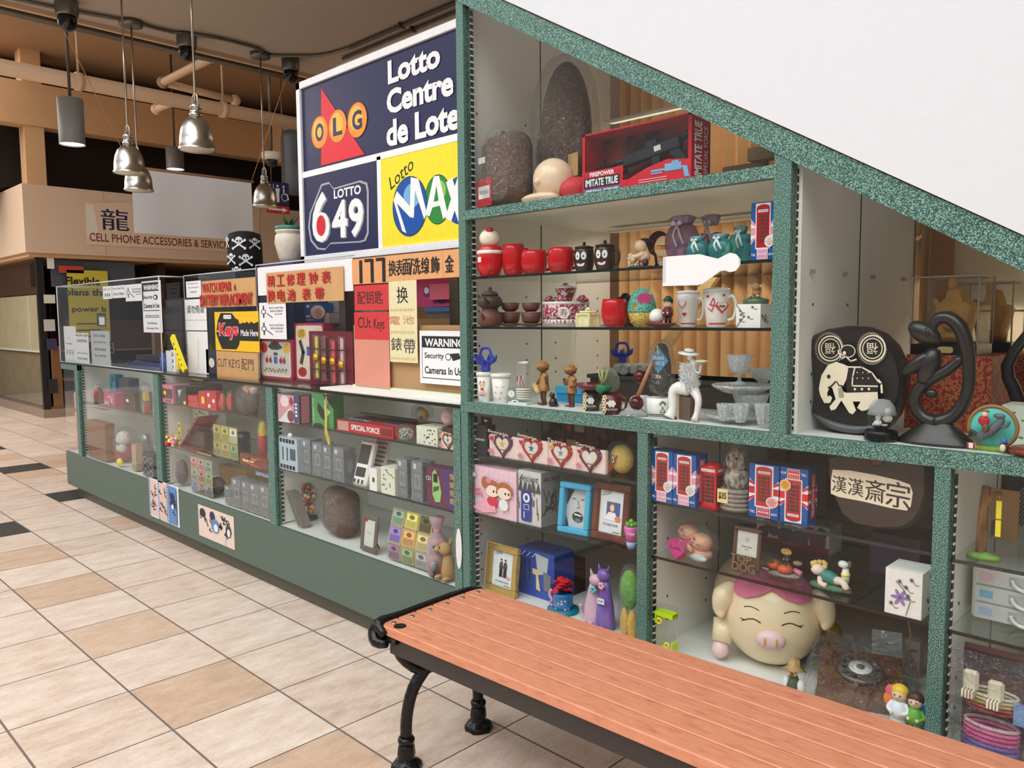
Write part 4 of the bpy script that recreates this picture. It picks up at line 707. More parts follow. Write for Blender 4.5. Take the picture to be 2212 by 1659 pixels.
# ---------------- top bay
z = Z1
def bagged(name, lab, cat, px, pt, Y, z, wpx, body, bagk=1.12, group=None, d=.8):
    x, s, H = at(px, pt, Y, z); R_ = wpx / 2 * s; t = thing(name, lab, cat, (x, Y, z), math.radians(-10), group); body(t, R_, H)
    m = MB(); n = 26; pr = [(0, 0)] + [(R_ * bagk * (1 - .5 * abs(k / 12 * 2 - 1) ** 3), H * 1.03 * k / 12) for k in range(1, 13)] + [(R_ * .25, H * 1.06), (0, H * 1.04)]
    m.lathe(pr, BAG, n, (0, 0), 1, d, True, 0, .03, 5); m.build('plastic_bag', t); return t
def plush_a(t, R_, H):
    m = MB(); puff(m, rrect(R_ * .95, H * .95, R_ * .4), R_ * 1.0, FURB, .8); m.build('plush_body', t)
    m = MB(); m.box(-R_ * .9, -R_ * .5, -R_ * .53, -R_ * .515, H * .6, H * .68, PAPER); m.build('price_tag', t)
    m = MB(); m.box(-R_ * .95, -R_ * .1, -R_ * .55, -R_ * .52, H * .04, H * .4, mt((190, 36, 48), .6)); m.front(-R_ * .55); m.R(-R_ * .86, H * .14, -R_ * .2, H * .3, PAPER); m.TX('Backpack', -R_ * .53, H * .22, H * .08, INK, R_ * .56); m.build('red_patch', t)
    m = MB(); m.ball((-R_ * .2, 0, H * .95), (R_ * .12, R_ * .1, H * .06), mt((50, 44, 42), .6), 10); m.build('loop', t)
bagged('plush_backpack', 'boxy brown plush backpack with a name card, wrapped in clear plastic on the top shelf', 'plush toy', 1094, 282, 2.185, z, 128, plush_a)
def plush_b(t, R_, H):
    m = MB(); m.ball((0, 0, H * .52), (R_ * .88, R_ * .6, H * .5), FURB, 26); m.ball((0, 0, H * .2), (R_ * .6, R_ * .5, H * .19), FURB, 18); m.build('plush_body', t)
    m = MB(); m.box(R_ * .7, R_ * 1.1, -R_ * .5, -R_ * .48, H * .2, H * .35, CARD); m.build('paper_tag', t)
    m = MB(); m.ball((R_ * .85, -.02, H * .42), (R_ * .2, R_ * .22, H * .2), FURB, 12); m.ball((-R_ * .85, -.02, H * .42), (R_ * .2, R_ * .22, H * .2), FURB, 12); m.build('arm', t)
bagged('plush_toy', 'tall brown plush toy in a shiny plastic bag at the back of the top shelf', 'plush toy', 1222, 140, 2.42, z, 150, plush_b)
x, s, H = at(1200, 345, 2.2, z); t = thing('baby_figurine', 'large cream ceramic baby lying on its tummy in a red lace nappy', 'figurine', (x, 2.22, z)); BS = mt((238, 208, 178), .25)
m = MB(); m.ball((-.02, -.01, H * .56), (46 * s, 42 * s, H * .5), BS, 22); m.ball((.03, .06, H * .25), (60 * s, 40 * s, H * .27), BS, 20); m.ball((-.05, -.05, H * .12), (52 * s, 24 * s, H * .13), BS, 14); m.ball((70 * s, .05, H * .42), (24 * s, 20 * s, H * .3), BS, 14); m.ball((-20 * s, -44 * s, H * .48), (10 * s, 10 * s, H * .09), BS, 10); m.build('body', t)
m = MB(); m.ball((34 * s, .03, H * .28), (36 * s, 44 * s, H * .31), mt((206, 60, 66), .6, 0, .1, 60, .5), 18); m.build('lace_nappy', t)
a = at_y(1258, 350, 2.165); b = at_y(1494, 300, 2.165); W_ = b[0] - a[0]; H_ = at_y(1376, 267, 2.165)[1] - z
t = thing('toy_gun_box', 'red window box holding a black toy rifle on the top shelf', 'toy box', (a[0], 2.165, z)); RD = mt((190, 28, 40), .35); D_ = .11
m = MB(); m.box(0, W_, D_ - .005, D_, 0, H_, noise_mat('flame_print', [(.35, (50, 20, 18)), (.5, (150, 60, 30)), (.65, (196, 90, 40))], s=6, rough=.4)); m.box(0, W_, 0, D_, 0, .006, RD); m.box(0, W_, 0, D_, H_ - .006, H_, RD); m.box(0, .012, 0, D_, 0, H_, RD); m.box(W_ - .012, W_, 0, D_, 0, H_, RD)
m.prism([(0, 0), (W_, 0), (W_, H_ * .33), (W_ * .8, H_ * .38), (W_ * .62, H_ * .3), (W_ * .45, H_ * .17), (W_ * .4, H_ * .17), (W_ * .4, H_ * .4), (0, H_ * .38)], -.001, .001, mt((206, 34, 50), .35)); m.front(-.001)
m.R(W_ * .01, H_ * .2, W_ * .38, H_ * .36, RD); m.R(W_ * .02, H_ * .12, W_ * .37, H_ * .28, BLACK); m.TX('FIREPOWER', W_ * .2, H_ * .33, H_ * .07, PAPER, W_ * .24, bold=.03); m.TX('IMITATE TRUE', W_ * .195, H_ * .2, H_ * .12, PAPER, W_ * .32, bold=.03); m.R(W_ * .02, 0, W_ * .38, H_ * .1, mt((60, 110, 160), .4)); m.TX('SPECIAL FORCE', W_ * .2, H_ * .05, H_ * .07, PAPER, W_ * .32, bold=.03)
BG = mt((120, 170, 210), .4); m.R(W_ * .66, H_ * .22, W_ * .95, H_ * .25, BG); m.R(W_ * .78, H_ * .2, W_ * .92, H_ * .31, BG); m.P([(W_ * .93, H_ * .24), (W_ * .97, H_ * .24), (W_ * .99, H_ * .08), (W_ * .95, H_ * .08)], BG); m.R(W_ * .66, H_ * .18, W_ * .76, H_ * .21, mt((150, 140, 190), .4)); m.R(W_ * .84, H_ * .31, W_ * .9, H_ * .34, BG)
for k in range(3): m.R(W_ * .55, H_ * (.05 + .035 * k), W_ * .8, H_ * (.057 + .035 * k), PAPER)
m.right(W_, 0, 0); m.TX('IMITATE TRUE', D_ * .35, H_ * .5, D_ * .4, PAPER, H_ * .8, bold=.03, rot=math.pi / 2); m.TX('SPECIAL FORCE', D_ * .75, H_ * .5, D_ * .22, PAPER, H_ * .7, rot=math.pi / 2); m.build('box_shell', t)
GM = mt((38, 36, 38), .4); m = MB(); m.T = Matrix.Translation((W_ * .5, D_ * .5, H_ * .55)) @ Matrix.Rotation(math.radians(-9), 4, 'Y'); q = W_ / 100
rod(m, (-45 * q, 0, 2 * q), (-5 * q, 0, 2 * q), 2 * q, GM, 10); rod(m, (-42 * q, 0, -4 * q), (-5 * q, 0, -3 * q), 1.4 * q, GM); m.box(-18 * q, 34 * q, -3 * q, 3 * q, -4 * q, 5 * q, GM, .004); m.box(4 * q, 14 * q, -2 * q, 2 * q, 5 * q, 9 * q, GM); m.box(-40 * q, -37 * q, -1 * q, 1 * q, -4 * q, 9 * q, GM); m.prism([(24 * q, -4 * q), (32 * q, -4 * q), (40 * q, -16 * q), (32 * q, -17 * q)], -2 * q, 2 * q, GM); m.box(8 * q, 15 * q, -2 * q, 2 * q, -15 * q, -4 * q, GM); rod(m, (34 * q, 0, 2 * q), (44 * q, 0, 6 * q), 2.4 * q, GM); m.build('toy_rifle', t)
m = MB(); m.T = Matrix.Translation((W_ * .5, D_ * .5, H_ * .55)) @ Matrix.Rotation(math.radians(-9), 4, 'Y'); rod(m, (-38 * q, 0, -6 * q), (-18 * q, 0, -6 * q), 3 * q, mt((80, 46, 38), .6), 10); m.box(12 * q, 18 * q, -3.4 * q, -3.1 * q, -1 * q, 3 * q, PAPER); m.build('fore_grip', t)
m = MB(); m.box(.012, W_ - .012, .002, .003, H_ * .1, H_ - .006, ACRYL); m.build('window_film', t)
m = MB(); a = at_y(1640, 325, 2.9); m.box(0, .16, 0, .06, 0, .05, mt((120, 106, 80), .6)); m.build('wooden_block', case, (a[0] - .06, 2.92, a[1] - .03)); m = MB(); m.box(0, .2, .03, .04, 0, .2, mt((96, 72, 58), .6)); m.build('brown_panel', case, (at_y(1590, 300, 2.9)[0] - .12, 2.98, Z1))
# ---------------- mugs
def mug(lab, px0, px1, pt, Y, z, mat, hand=1, eyes=False, lid=False, prof='round', name='mug', group=None, ha=.35):
    px = (px0 + px1) / 2; x, s, H = at(px, pt, Y, z); r = (px1 - px0) / 2 * s; t = thing(name, lab, 'mug', (x, Y, z), 0, group)
    pr = {'round': [(.62, 0), (.8, .08), (.97, .35), (1, .6), (.95, .85), (.88, 1), (.82, 1), (.88, .8), (.8, .3), (0, .12)], 'straight': [(.84, 0), (.92, .04), (1, .5), (1, 1), (.93, 1), (.92, .3), (0, .1)], 'tall': [(.66, 0), (.74, .04), (.98, .8), (1, 1), (.93, 1), (.9, .6), (0, .1)]}[prof]
    m = MB(); m.lathe([(a * r, b * H) for a, b in pr], mat, 28)
    if eyes:
        for q in (-.36, .26): wrap(m, r * .99, FRONT + q + .15, H * .66); m.E(0, 0, r * .26, H * .17, PAPER); m.E(-r * .02, -.002, r * .07, H * .05, BLACK, 10)
        wrap(m, r * .93, FRONT + .1, H * .3); m.P([(-r * .42, H * .04), (r * .42, H * .06), (r * .3, -H * .05), (0, -H * .08), (-r * .3, -H * .05)], PAPER); m.R(-r * .2, H * .0, r * .2, H * .03, mt((220, 120, 60), .4))
    m.build('body', t)
    if hand: m = MB(); c, q = math.cos(ha), math.sin(ha); m.tube([(c * r * k, q * r * k, H * h) for k, h in ((.9, .82), (1.25, .86), (1.5, .7), (1.5, .45), (1.3, .25), (.9, .2))], r * .12, mat, 10); m.build('handle', t)
    if lid:
        m = MB(); m.lathe([(r * .93, H), (r * .95, H * 1.04), (r * .5, H * 1.09), (r * .1, H * 1.1)], mat, 24); m.lathe([(r * .12, H * 1.09), (r * .17, H * 1.2), (r * .12, H * 1.25), (0, H * 1.26)], mat, 12); m.build('lid', t)
    return t, r, H
RG = 'red mugs on the upper glass shelf'
z = SA; x, s, H = at(1058, 533, 2.155, z); t = thing('ceramic_jar', 'red ceramic jar with white band and round white lid, far left of the shelf', 'jar', (x, 2.155, z)); r = 28 * s
m = MB(); m.lathe([(r * .72, 0), (r * .95, H * .3), (r * 1.02, H * .6), (r * .9, H * .95), (r * .8, H)], GLOSSR, 28); m.lathe([(r * 1.012, H * .74), (r * .985, H * .86)], PORC, 28); wrap(m, r * 1.0, FRONT - .3, H * .55); m.R(-.01, -.01, .01, .01, mt((240, 236, 210), .6)); m.build('body', t)
m = MB(); m.ball((0, 0, H * 1.28), (r * .84, r * .78, H * .33), mt((236, 228, 208), .2), 22); m.build('lid', t); m = MB(); m.ball((r * .3, -r * .3, H * 1.53), (r * .34, r * .3, H * .1), GLOSSR, 12); m.build('red_cap', t)
mug('tallest plain red mug, right beside the red jar with the white lid', 1084, 1134, 528, 2.2, z, GLOSSR, group=RG, ha=1.2)
mug('second red mug from the left on the upper glass shelf', 1125, 1182, 541, 2.19, z, GLOSSR, group=RG, ha=1.2); mug('red mug next to the dark brown eyed mug on the upper glass shelf', 1183, 1240, 535, 2.2, z, GLOSSR, group=RG, ha=1.2)
mug('dark brown lidded mug with cartoon eyes, beside the red mugs', 1240, 1284, 536, 2.22, z, DKBR, 0, True, True); mug('dark brown lidded mug with cartoon eyes and a big handle on the right', 1284, 1330, 532, 2.22, z, DKBR, 1, True, True, ha=.1)
# figurines built of small modelled forms
def person(m, x, y, z, s, hair, top, legs, skin=SKIN, lean=0, shoe=BLACK, sit=False):
    m.ball((x, y, z + .84 * s), (.17 * s, .16 * s, .18 * s), skin, 14); m.ball((x, y + .03 * s, z + .9 * s), (.19 * s, .17 * s, .17 * s), hair, 14)
    m.ball((x, y - .165 * s, z + .82 * s), .025 * s, skin, 6)
    for q in (-1, 1): m.ball((x + q * .06 * s, y - .15 * s, z + .86 * s), .018 * s, BLACK, 6)
    m.lathe([(.0, z + .3 * s), (.2 * s, z + .34 * s), (.19 * s, z + .5 * s), (.13 * s, z + .68 * s), (.06 * s, z + .7 * s)], top, 14, (x, y))
    for q in (-1, 1):
        m.tube([(x + q * .13 * s, y, z + .64 * s), (x + q * .22 * s, y - .06 * s, z + .5 * s), (x + q * .12 * s, y - .17 * s, z + .45 * s)], [.05 * s, .045 * s, .04 * s], top, 8); m.ball((x + q * .1 * s, y - .19 * s, z + .45 * s), .045 * s, skin, 8)
        if sit: m.tube([(x + q * .1 * s, y, z + .3 * s), (x + q * .13 * s, y - .25 * s, z + .3 * s), (x + q * .13 * s, y - .28 * s, z + .05 * s)], [.08 * s, .07 * s, .05 * s], legs, 8); m.ball((x + q * .13 * s, y - .32 * s, z + .03 * s), (.05 * s, .09 * s, .04 * s), shoe, 8)
        else: m.tube([(x + q * .08 * s, y, z + .34 * s), (x + q * .09 * s, y, z + .04 * s)], [.08 * s, .05 * s], legs, 8); m.ball((x + q * .09 * s, y - .03 * s, z + .03 * s), (.05 * s, .09 * s, .035 * s), shoe, 8)
def figurine(lab, px, pt, Y, z, fn, name='figurine', cat='figurine', rz=0):
    x, s, H = at(px, pt, Y, z); t = thing(name, lab, cat, (x, Y, z), rz); fn(t, H, s); return t
POP = mt((226, 206, 166), .7); PLUM = mt((70, 40, 50), .4); BKH = mt((34, 28, 28), .5)
def f1(t, H, s):
    m = MB(); m.lathe([(24 * s, 0), (22 * s, H * .1), (0, H * .14)], mt((60, 56, 58), .6, 0, .2, 60, .5), 16, sx=1.3); m.build('base', t)
    m = MB(); m.ball((8 * s, 0, H * .42), (15 * s, 12 * s, H * .2), SKIN, 14); m.ball((4 * s, -3 * s, H * .78), (15 * s, 14 * s, H * .19), SKIN, 14); m.tube([(14 * s, -6 * s, H * .5), (0, -14 * s, H * .42), (-12 * s, -12 * s, H * .4)], 5 * s, SKIN, 8); m.tube([(12 * s, 0, H * .25), (22 * s, -14 * s, H * .18)], 7 * s, PLUM, 8); m.build('body', t)
    m = MB(); m.ball((8 * s, 3 * s, H * .85), (17 * s, 14 * s, H * .17), BKH, 12, None, .06); m.build('hair', t)
    m = MB(); [m.ball((-14 * s + rnd.uniform(-10, 12) * s, -8 * s + rnd.uniform(-8, 8) * s, H * rnd.uniform(.12, .48)), 4.2 * s, POP, 6) for k in range(46)]; m.build('popcorn', t)
    m = MB(); [m.tube([(-16 * s, 2 * s, H * .4), ((-24 + 5 * k) * s, 4 * s, H * (.8 + .06 * (k % 3)))], .8 * s, POP, 4) for k in range(5)]; [m.ball(((-24 + 5 * k) * s, 4 * s, H * (.8 + .06 * (k % 3))), 2.6 * s, POP, 6) for k in range(5)]; m.build('corn_spray', t)
figurine('dark haired child figurine hugging a heap of popcorn', 1384, 516, 2.24, SA, f1)
def f2(t, H, s):
    m = MB(); m.tube([(0, 0, H * .12)] + [(a, 0, c) for a, b, c in arc(8 * s, H * .58, 24 * s, 240, 60, 12)], [3 * s] + [(3 + 6 * math.sin(math.pi * i / 12)) * s for i in range(13)], PLUM, 8); m.lathe([(14 * s, 0), (12 * s, H * .1), (3 * s, H * .2)], PLUM, 12); m.build('moon_body', t); m = MB(); m.front(-9 * s); m.P(heart(-10 * s, H * .64, 7 * s), GLOSSR); [m.E(-10 * s + 6 * s * math.cos(k), H * .5 - 4 * s * k, 1.5 * s, 1.5 * s, GOLD, 6) for k in range(5)]; m.build('inlay', t)
figurine('dark crescent moon ornament with red heart inlays behind the popcorn child', 1420, 486, 2.5, SA, f2, 'moon_ornament', 'ornament')
def potpourri(lab, px, pt, wpx, Y, glass, kind, rib):
    x, s, H = at(px, pt, Y, SA); r = wpx / 2 * s; t = thing('scent_jar', lab, 'jar', (x, Y, SA)); m = MB()
    if kind == 'heart': pr = [(.3, 0), (.75, .12), (1, .4), (1, .62), (.72, .8), (.5, .84)]; m.lathe([(a * r, b * H) for a, b in pr], glass, 26, (0, 0), 1, .62)
    elif kind == 'star': m.prism([(p[0], p[1]) for p in star(0, H * .45, r * 1.05, .6, 5, -90)], -r * .4, r * .4, glass, True)
    else: m.box(-r, r, -r * .6, r * .6, 0, H * .78, glass, r * .2)
    m.build('glass_body', t)
    m = MB(); m.lathe([(r * .5, H * .8), (r * .62, H * .88), (r * .72, H * .96), (r * .5, H), (0, H * .95)], mt(rib[0], .3, .3, .3, 120, .6), 20, (0, 0), 1, .75, True, 0, .08, 9); m.build('lace_cap', t)
    m = MB(); RB_ = mt(rib[1], .4); y = -r * .66; m.tube([(0, y * .8, H * .82), (-r * .15, y, H * .62), (r * .1, y, H * .4)], .004, RB_, 5); m.tube([(0, y * .8, H * .82), (r * .3, y, H * .6), (r * .5, y, H * .45)], .004, RB_, 5); [m.ball((q * r * .18, y * .85, H * .85), (r * .17, .006, H * .05), RB_, 8) for q in (-1, 1)]; m.build('ribbon', t)
    m = MB(); [m.ball((rnd.uniform(-.5, .5) * r, rnd.uniform(-.3, .3) * r, H * rnd.uniform(.2, .5)), r * .13, mt(rib[2], .7), 6) for k in range(9)]; m.build('filling', t)
LIL = ((170, 150, 176), (220, 206, 220), (120, 84, 104)); TEA = ((120, 170, 176), (220, 236, 236), (190, 186, 150))
potpourri('large frosted purple glass scent jar with a ribbon bow', 1474, 466, 80, 2.32, PURPGL, 'heart', LIL); potpourri('pink lilac star shaped scent jar with lace cap behind the teal jars', 1536, 464, 58, 2.40, PURPGL, 'star', LIL)
potpourri('teal heart scent jar left of the two other teal jars', 1507, 510, 50, 2.2, TEALGL, 'heart', TEA); potpourri('middle teal heart scent jar with silver lace', 1556, 505, 56, 2.2, TEALGL, 'heart', TEA); potpourri('teal square scent jar with a blue bow beside the telephone box carton', 1601, 488, 44, 2.26, TEALGL, 'square', TEA)
# telephone box money bank cartons
FBL = mt((24, 84, 160), .35); FPK = mt((232, 150, 176), .35); FRD = mt((196, 30, 60), .35); FOR = mt((240, 170, 50), .4)
def union_face(m, w, h, red):
    m.R(0, 0, w, h, FBL)
    m.P([(0, h * .72), (w * .2, h * .62), (w * .8, h * .62), (w, h * .72), (w, h * .28), (w * .8, h * .38), (w * .2, h * .38), (0, h * .28)], PAPER)
    m.R(0, h * .44, w, h * .57, red); m.P([(0, h * .64), (w * .22, h * .58), (w * .22, h * .62), (0, h * .7)], red); m.P([(w, h * .64), (w * .78, h * .58), (w * .78, h * .62), (w, h * .7)], red); m.P([(0, h * .36), (w * .22, h * .42), (w * .22, h * .38), (0, h * .3)], red); m.P([(w, h * .36), (w * .78, h * .42), (w * .78, h * .38), (w, h * .3)], red)
def booth_print(m, u0, v0, w, h, red):
    m.R(u0, v0, u0 + w, v0 + h * .93, red); m.E(u0 + w / 2, v0 + h * .92, w / 2, h * .08, red); m.R(u0 + w * .12, v0 + h * .82, u0 + w * .88, v0 + h * .88, PAPER); m.TX('TELEPHONE', u0 + w / 2, v0 + h * .85, h * .035, INK, w * .66)
    m.R(u0 + w * .14, v0 + h * .12, u0 + w * .86, v0 + h * .76, mt((90, 50, 44), .3))
    for k in range(1, 7): m.R(u0 + w * .14, v0 + h * (.12 + .64 * k / 7) - .001, u0 + w * .86, v0 + h * (.12 + .64 * k / 7) + .001, red)
    for k in (.3, .7): m.R(u0 + w * k - .001, v0 + h * .12, u0 + w * k + .001, v0 + h * .76, red)
def bank_box(lab, px0, px1, pt, Y, z, red, seal, flip=False, dep=None):
    x0 = at_y(px0, 800, Y)[0]; x1 = at_y(px1, 800, Y)[0]; H = at_y((px0 + px1) / 2, pt, Y)[1] - z; W_ = x1 - x0; D = dep or W_ * .8
    t = thing('telephone_box_carton', lab, 'carton', (x0, Y, z), 0, 'telephone box money bank cartons'); m = MB(); m.box(0, W_, 0, D, 0, H, FBL)
    if flip: m.face((W_, 0, H), (-1, 0, 0), (0, 0, -1))
    else: m.front(0)
    w, h = W_, H; union_face(m, w, h, red); m.R(w * .2, h * .2, w * .82, h * .98, PAPER); booth_print(m, w * .24, h * .22, w * .54, h * .74, GLOSSR)
    m.R(w * .28, h * .02, w * .74, h * .2, PAPER); m.R(w * .3, h * .03, w * .72, h * .19, red); m.TX('PHONE', w * .51, h * .11, h * .045, PAPER, w * .36, bold=.02); m.TX('TEL', w * .14, h * .1, h * .04, PAPER, w * .2, bold=.02); m.TX('BOX', w * .88, h * .1, h * .04, PAPER, w * .2, bold=.02); m.TX('Cast Metal', w * .51, h * .165, h * .025, PAPER, w * .34); m.TX('Money Bank', w * .51, h * .05, h * .025, PAPER, w * .34)
    m.E(w * .8, h * .32, w * .2, h * .1, PAPER); m.E(w * .8, h * .32, w * .18, h * .09, seal)
    for k, tx in enumerate(('Takes', 'all sorts of', 'coins')): m.TX(tx, w * .8, h * (.36 - .04 * k), h * .022, INK, w * (.14 if k != 1 else .28))
    m.right(W_); union_face(m, D, H, red); m.R(D * .3, H * .1, D * .75, H * .9, red); m.TX('TELEPHONE BOX', D * .52, H * .5, D * .24, PAPER, H * .74, bold=.02, rot=math.pi / 2); m.top(H); m.R(W_ * .1, D * .1, W_ * .9, D * .9, mt((60, 50, 56), .3)); m.build('carton_body', t)
    m = MB(); m.box(W_ * .22, W_ * .8, -.002, -.0012, H * .24, H * .95, ACRYL); m.build('window_film', t); return t
PKS = mt((240, 214, 214), .4)
bank_box('telephone box carton standing alone at the right end of the upper glass shelf', 1617, 1668, 437, 2.16, SA, FPK, PKS)
bank_box('telephone box carton with pink flag at the far left under the long shelf', 1409, 1455, 974, 2.127, B2A, FPK, mt((220, 214, 210), .4)); bank_box('telephone box carton with pink flag touching the bare red booth', 1455, 1506, 982, 2.13, B2A, FPK, mt((220, 214, 210), .4))
bank_box('telephone box carton with crimson flag and pink seal, right of the owl', 1623, 1688, 1004, 2.16, B2A, FRD, mt((236, 160, 160), .4)); bank_box('telephone box carton standing upside down with an orange seal', 1691, 1752, 1012, 2.16, B2A, mt((214, 40, 40), .35), FOR, True, .06)
x0 = at_y(1512, 1000, 2.15)[0]; x1 = at_y(1548, 1000, 2.15)[0]; H = at_y(1530, 1000, 2.15)[1] - B2A; W_ = x1 - x0; t = thing('telephone_booth_bank', 'bare red metal telephone booth money bank between the cartons and the owl', 'money bank', (x0, 2.15, B2A))
m = MB(); m.box(0, W_, 0, W_, 0, H * .06, GLOSSR); m.box(W_ * .05, W_ * .95, W_ * .05, W_ * .95, H * .06, H * .88, GLOSSR); m.box(-W_ * .02, W_ * 1.02, -W_ * .02, W_ * 1.02, H * .78, H * .9, GLOSSR); m.ball((W_ / 2, W_ / 2, H * .89), (W_ * .5, W_ * .5, H * .1), GLOSSR, 16)
for f_ in (0, 1):
    m.front(W_ * .05) if f_ == 0 else m.right(W_ * .95); m.R(W_ * .16, H * .14, W_ * .84, H * .72, mt((70, 40, 36), .4)); [m.R(W_ * .16, H * (.14 + .083 * k) - .001, W_ * .84, H * (.14 + .083 * k) + .0015, GLOSSR) for k in range(1, 7)]; [m.R(W_ * k - .001, H * .14, W_ * k + .001, H * .72, GLOSSR) for k in (.33, .67)]
    m.front(-W_ * .02) if f_ == 0 else m.right(W_ * 1.02); m.R(W_ * .1, H * .81, W_ * .9, H * .87, PAPER); m.TX('TELEPHONE', W_ / 2, H * .84, H * .035, INK, W_ * .7)
m.build('booth_body', t)
# white cut-out taped on the glass
Y = YF + .0155; ptsx = [(1433, 555), (1512, 549), (1535, 555), (1552, 559), (1567, 551), (1578, 546), (1591, 549), (1600, 560), (1600, 573), (1590, 585), (1578, 588), (1566, 584), (1556, 586), (1540, 598), (1520, 612), (1508, 616), (1432, 618)]
pp = [at_y(*q, Y) for q in ptsx]; x0, z0 = pp[-1]; m = MB(); m.prism([(a - x0, b - z0) for a, b in pp], -.002, 0, PAPER); t = m.build('paper_cutout', None, (x0, Y - .0005, z0), 0, 'white bottle shaped paper cut-out taped to the glass front', 'paper cut-out')
m = MB(); m.box(-.02, .012, -.0028, -.0022, .01, .1, ACRYL); m.build('tape_strip', t); m = MB(); w2 = pp[8][0] - x0; m.box(w2 - .005, w2 + .02, -.0028, -.0022, .04, .11, ACRYL); m.build('tape_strip', t)
# ---------------- lower glass shelf
z = SB; x, s, H = at(1058, 620, 2.155, z); t = thing('teapot_stack', 'dark clay teapot stacked on a brown clay pot, left end of the lower glass shelf', 'teapot', (x, 2.155, z)); r = 27 * s
m = MB(); m.lathe([(r * .75, 0), (r * .98, H * .1), (r, H * .24), (r * .8, H * .36), (r * .62, H * .4), (r * .62, H * .46)], CLAY, 26); m.tube([(r * .2, -r * .85, H * .2), (r * .25, -r * 1.1, H * .26), (r * .28, -r * 1.25, H * .34)], [r * .2, r * .15, r * .1], CLAY, 10); m.build('lower_pot', t)
m = MB(); m.lathe([(r * .6, H * .46), (r * .95, H * .54), (r * 1.02, H * .64), (r * .85, H * .74), (r * .6, H * .78)], DCLAY, 26); m.tube([(r * .5, -r * .8, H * .6), (r * .6, -r * 1.1, H * .68), (r * .6, -r * 1.2, H * .76)], [r * .2, r * .14, r * .1], DCLAY, 10); m.build('upper_pot', t); m = MB(); m.lathe([(r * .7, H * .78), (r * .6, H * .86), (r * .2, H * .9), (r * .14, H * .94), (r * .2, H * .98), (0, H)], DCLAY, 20); m.build('lid', t)
for k, (px, lab) in enumerate(((1102, 'brown clay tea bowls with saucer beside the stacked teapot'), (1147, 'brown clay tea bowls with saucer left of the pink tureen'))):
    x, s, H = at(px, 654, 2.24, z); r = 22 * s; t = thing('tea_bowl_set', lab, 'tea bowl', (x, 2.24, z)); m = MB(); m.lathe([(r * .5, 0), (r * 1.1, .006), (r * 1.15, .012), (0, .008)], CLAY, 22); m.build('saucer', t)
    m = MB(); m.lathe([(r * .5, .01), (r * .85, H * .2), (r * 1.0, H * .6), (r * .9, H * .6), (0, H * .3)], CLAY, 22); m.build('large_bowl', t); m = MB(); m.lathe([(r * .45, H * .62), (r * .8, H * .75), (r * .92, H), (r * .84, H), (0, H * .75)], CLAY, 22); m.build('small_bowl', t)
RPT = noise_mat('rose_pattern', [(.42, (232, 214, 214)), (.5, (170, 50, 84)), (.62, (150, 40, 70))], s=120, rough=.25); x, s, H = at(1222, 652, 2.3, z); r = 50 * s; t = thing('porcelain_tureen', 'large rose pink patterned porcelain pot with white rim', 'porcelain pot', (x, 2.3, z))
m = MB(); m.lathe([(r * .82, 0), (r * .86, H * .08), (r * .98, H * .1)], PORC, 32); m.lathe([(r * .98, H * .1), (r, H * .2), (r, H * .28)], PORC, 32); m.lathe([(r, H * .28), (r * 1.0, H * .88)], RPT, 32); m.lathe([(r * 1.0, H * .88), (r * 1.03, H), (r * .93, H), (r * .9, H * .9), (0, H * .88)], PORC, 32)
for k in range(22): wrap(m, r * 1.0, -2.6 + .17 * k, H * .19); m.R(-.003, -H * .07, .003, H * .07, RPT)
wrap(m, r * 1.005, -.95, H * .55); m.E(0, 0, H * .24, H * .24, PORC); m.TX('寿', 0, 0, H * .32, DRED); m.build('body', t)
x, s, H2 = at(1222, 612, 2.3, z + H); t = thing('lidded_tea_cup', 'small rose patterned tea cup with lid standing on the tureen', 'tea cup', (x, 2.3, z + H)); r = 23 * s
m = MB(); m.lathe([(r * .5, 0), (r * .6, H2 * .08), (r * 1.0, H2 * .72), (r * .9, H2 * .72), (0, H2 * .3)], RPT, 24); wrap(m, r * .85, -1.1, H2 * .4); m.E(0, 0, r * .25, r * .3, PORC); m.build('cup', t); m = MB(); m.lathe([(r * 1.05, H2 * .72), (r * .9, H2 * .82), (r * .3, H2 * .9)], PORC, 24); m.lathe([(r * .22, H2 * .88), (r * .25, H2), (0, H2 * 1.02)], RPT, 14); m.build('lid', t)
for px, dy, lab in ((1187, -.02, 'upturned rose tea bowl at the left edge of the tureen'), (1212, -.06, 'upturned rose tea bowl at the front edge of the tureen'), (1258, 0, 'upturned rose tea bowl at the right edge of the tureen')):
    x, s, _ = at(px, 650, 2.3 + dy, z); r = 14 * s; m = MB(); m.lathe([(r, 0), (r * .9, r * .4), (r * .45, r * .8), (r * .4, r * .95), (0, r * .95)], RPT, 18); m.build('tea_bowl', None, (x, 2.3 + dy, z + H), 0, lab, 'tea bowl')
IV = mt((232, 226, 176), .5, 0, .06, 60, .5); x, s, H = at(1266, 668, 2.16, z); t = thing('trinket_casket', 'cream carved casket with a lid in front of the tureen', 'trinket box', (x, 2.17, z), math.radians(-14)); w = 24 * s
m = MB(); m.box(-w, w, -w * .6, w * .6, 0, H * .1, IV); m.box(-w * .9, w * .9, -w * .5, w * .5, H * .1, H * .68, IV); [m.box(a - .004, a + .004, b - .004, b + .004, H * .05, H * .7, IV) for a in (-w * .92, w * .92) for b in (-w * .53, w * .53)]; m.build('body', t); m = MB(); m.box(-w * 1.02, w * 1.02, -w * .62, w * .62, H * .68, H * .78, IV); m.box(-w * .8, w * .8, -w * .45, w * .45, H * .78, H * .92, IV, .004); m.tube([(-w * .3, 0, H * .95), (0, 0, H * 1.04), (w * .3, 0, H * .98)], .005, IV, 8); m.build('lid', t)
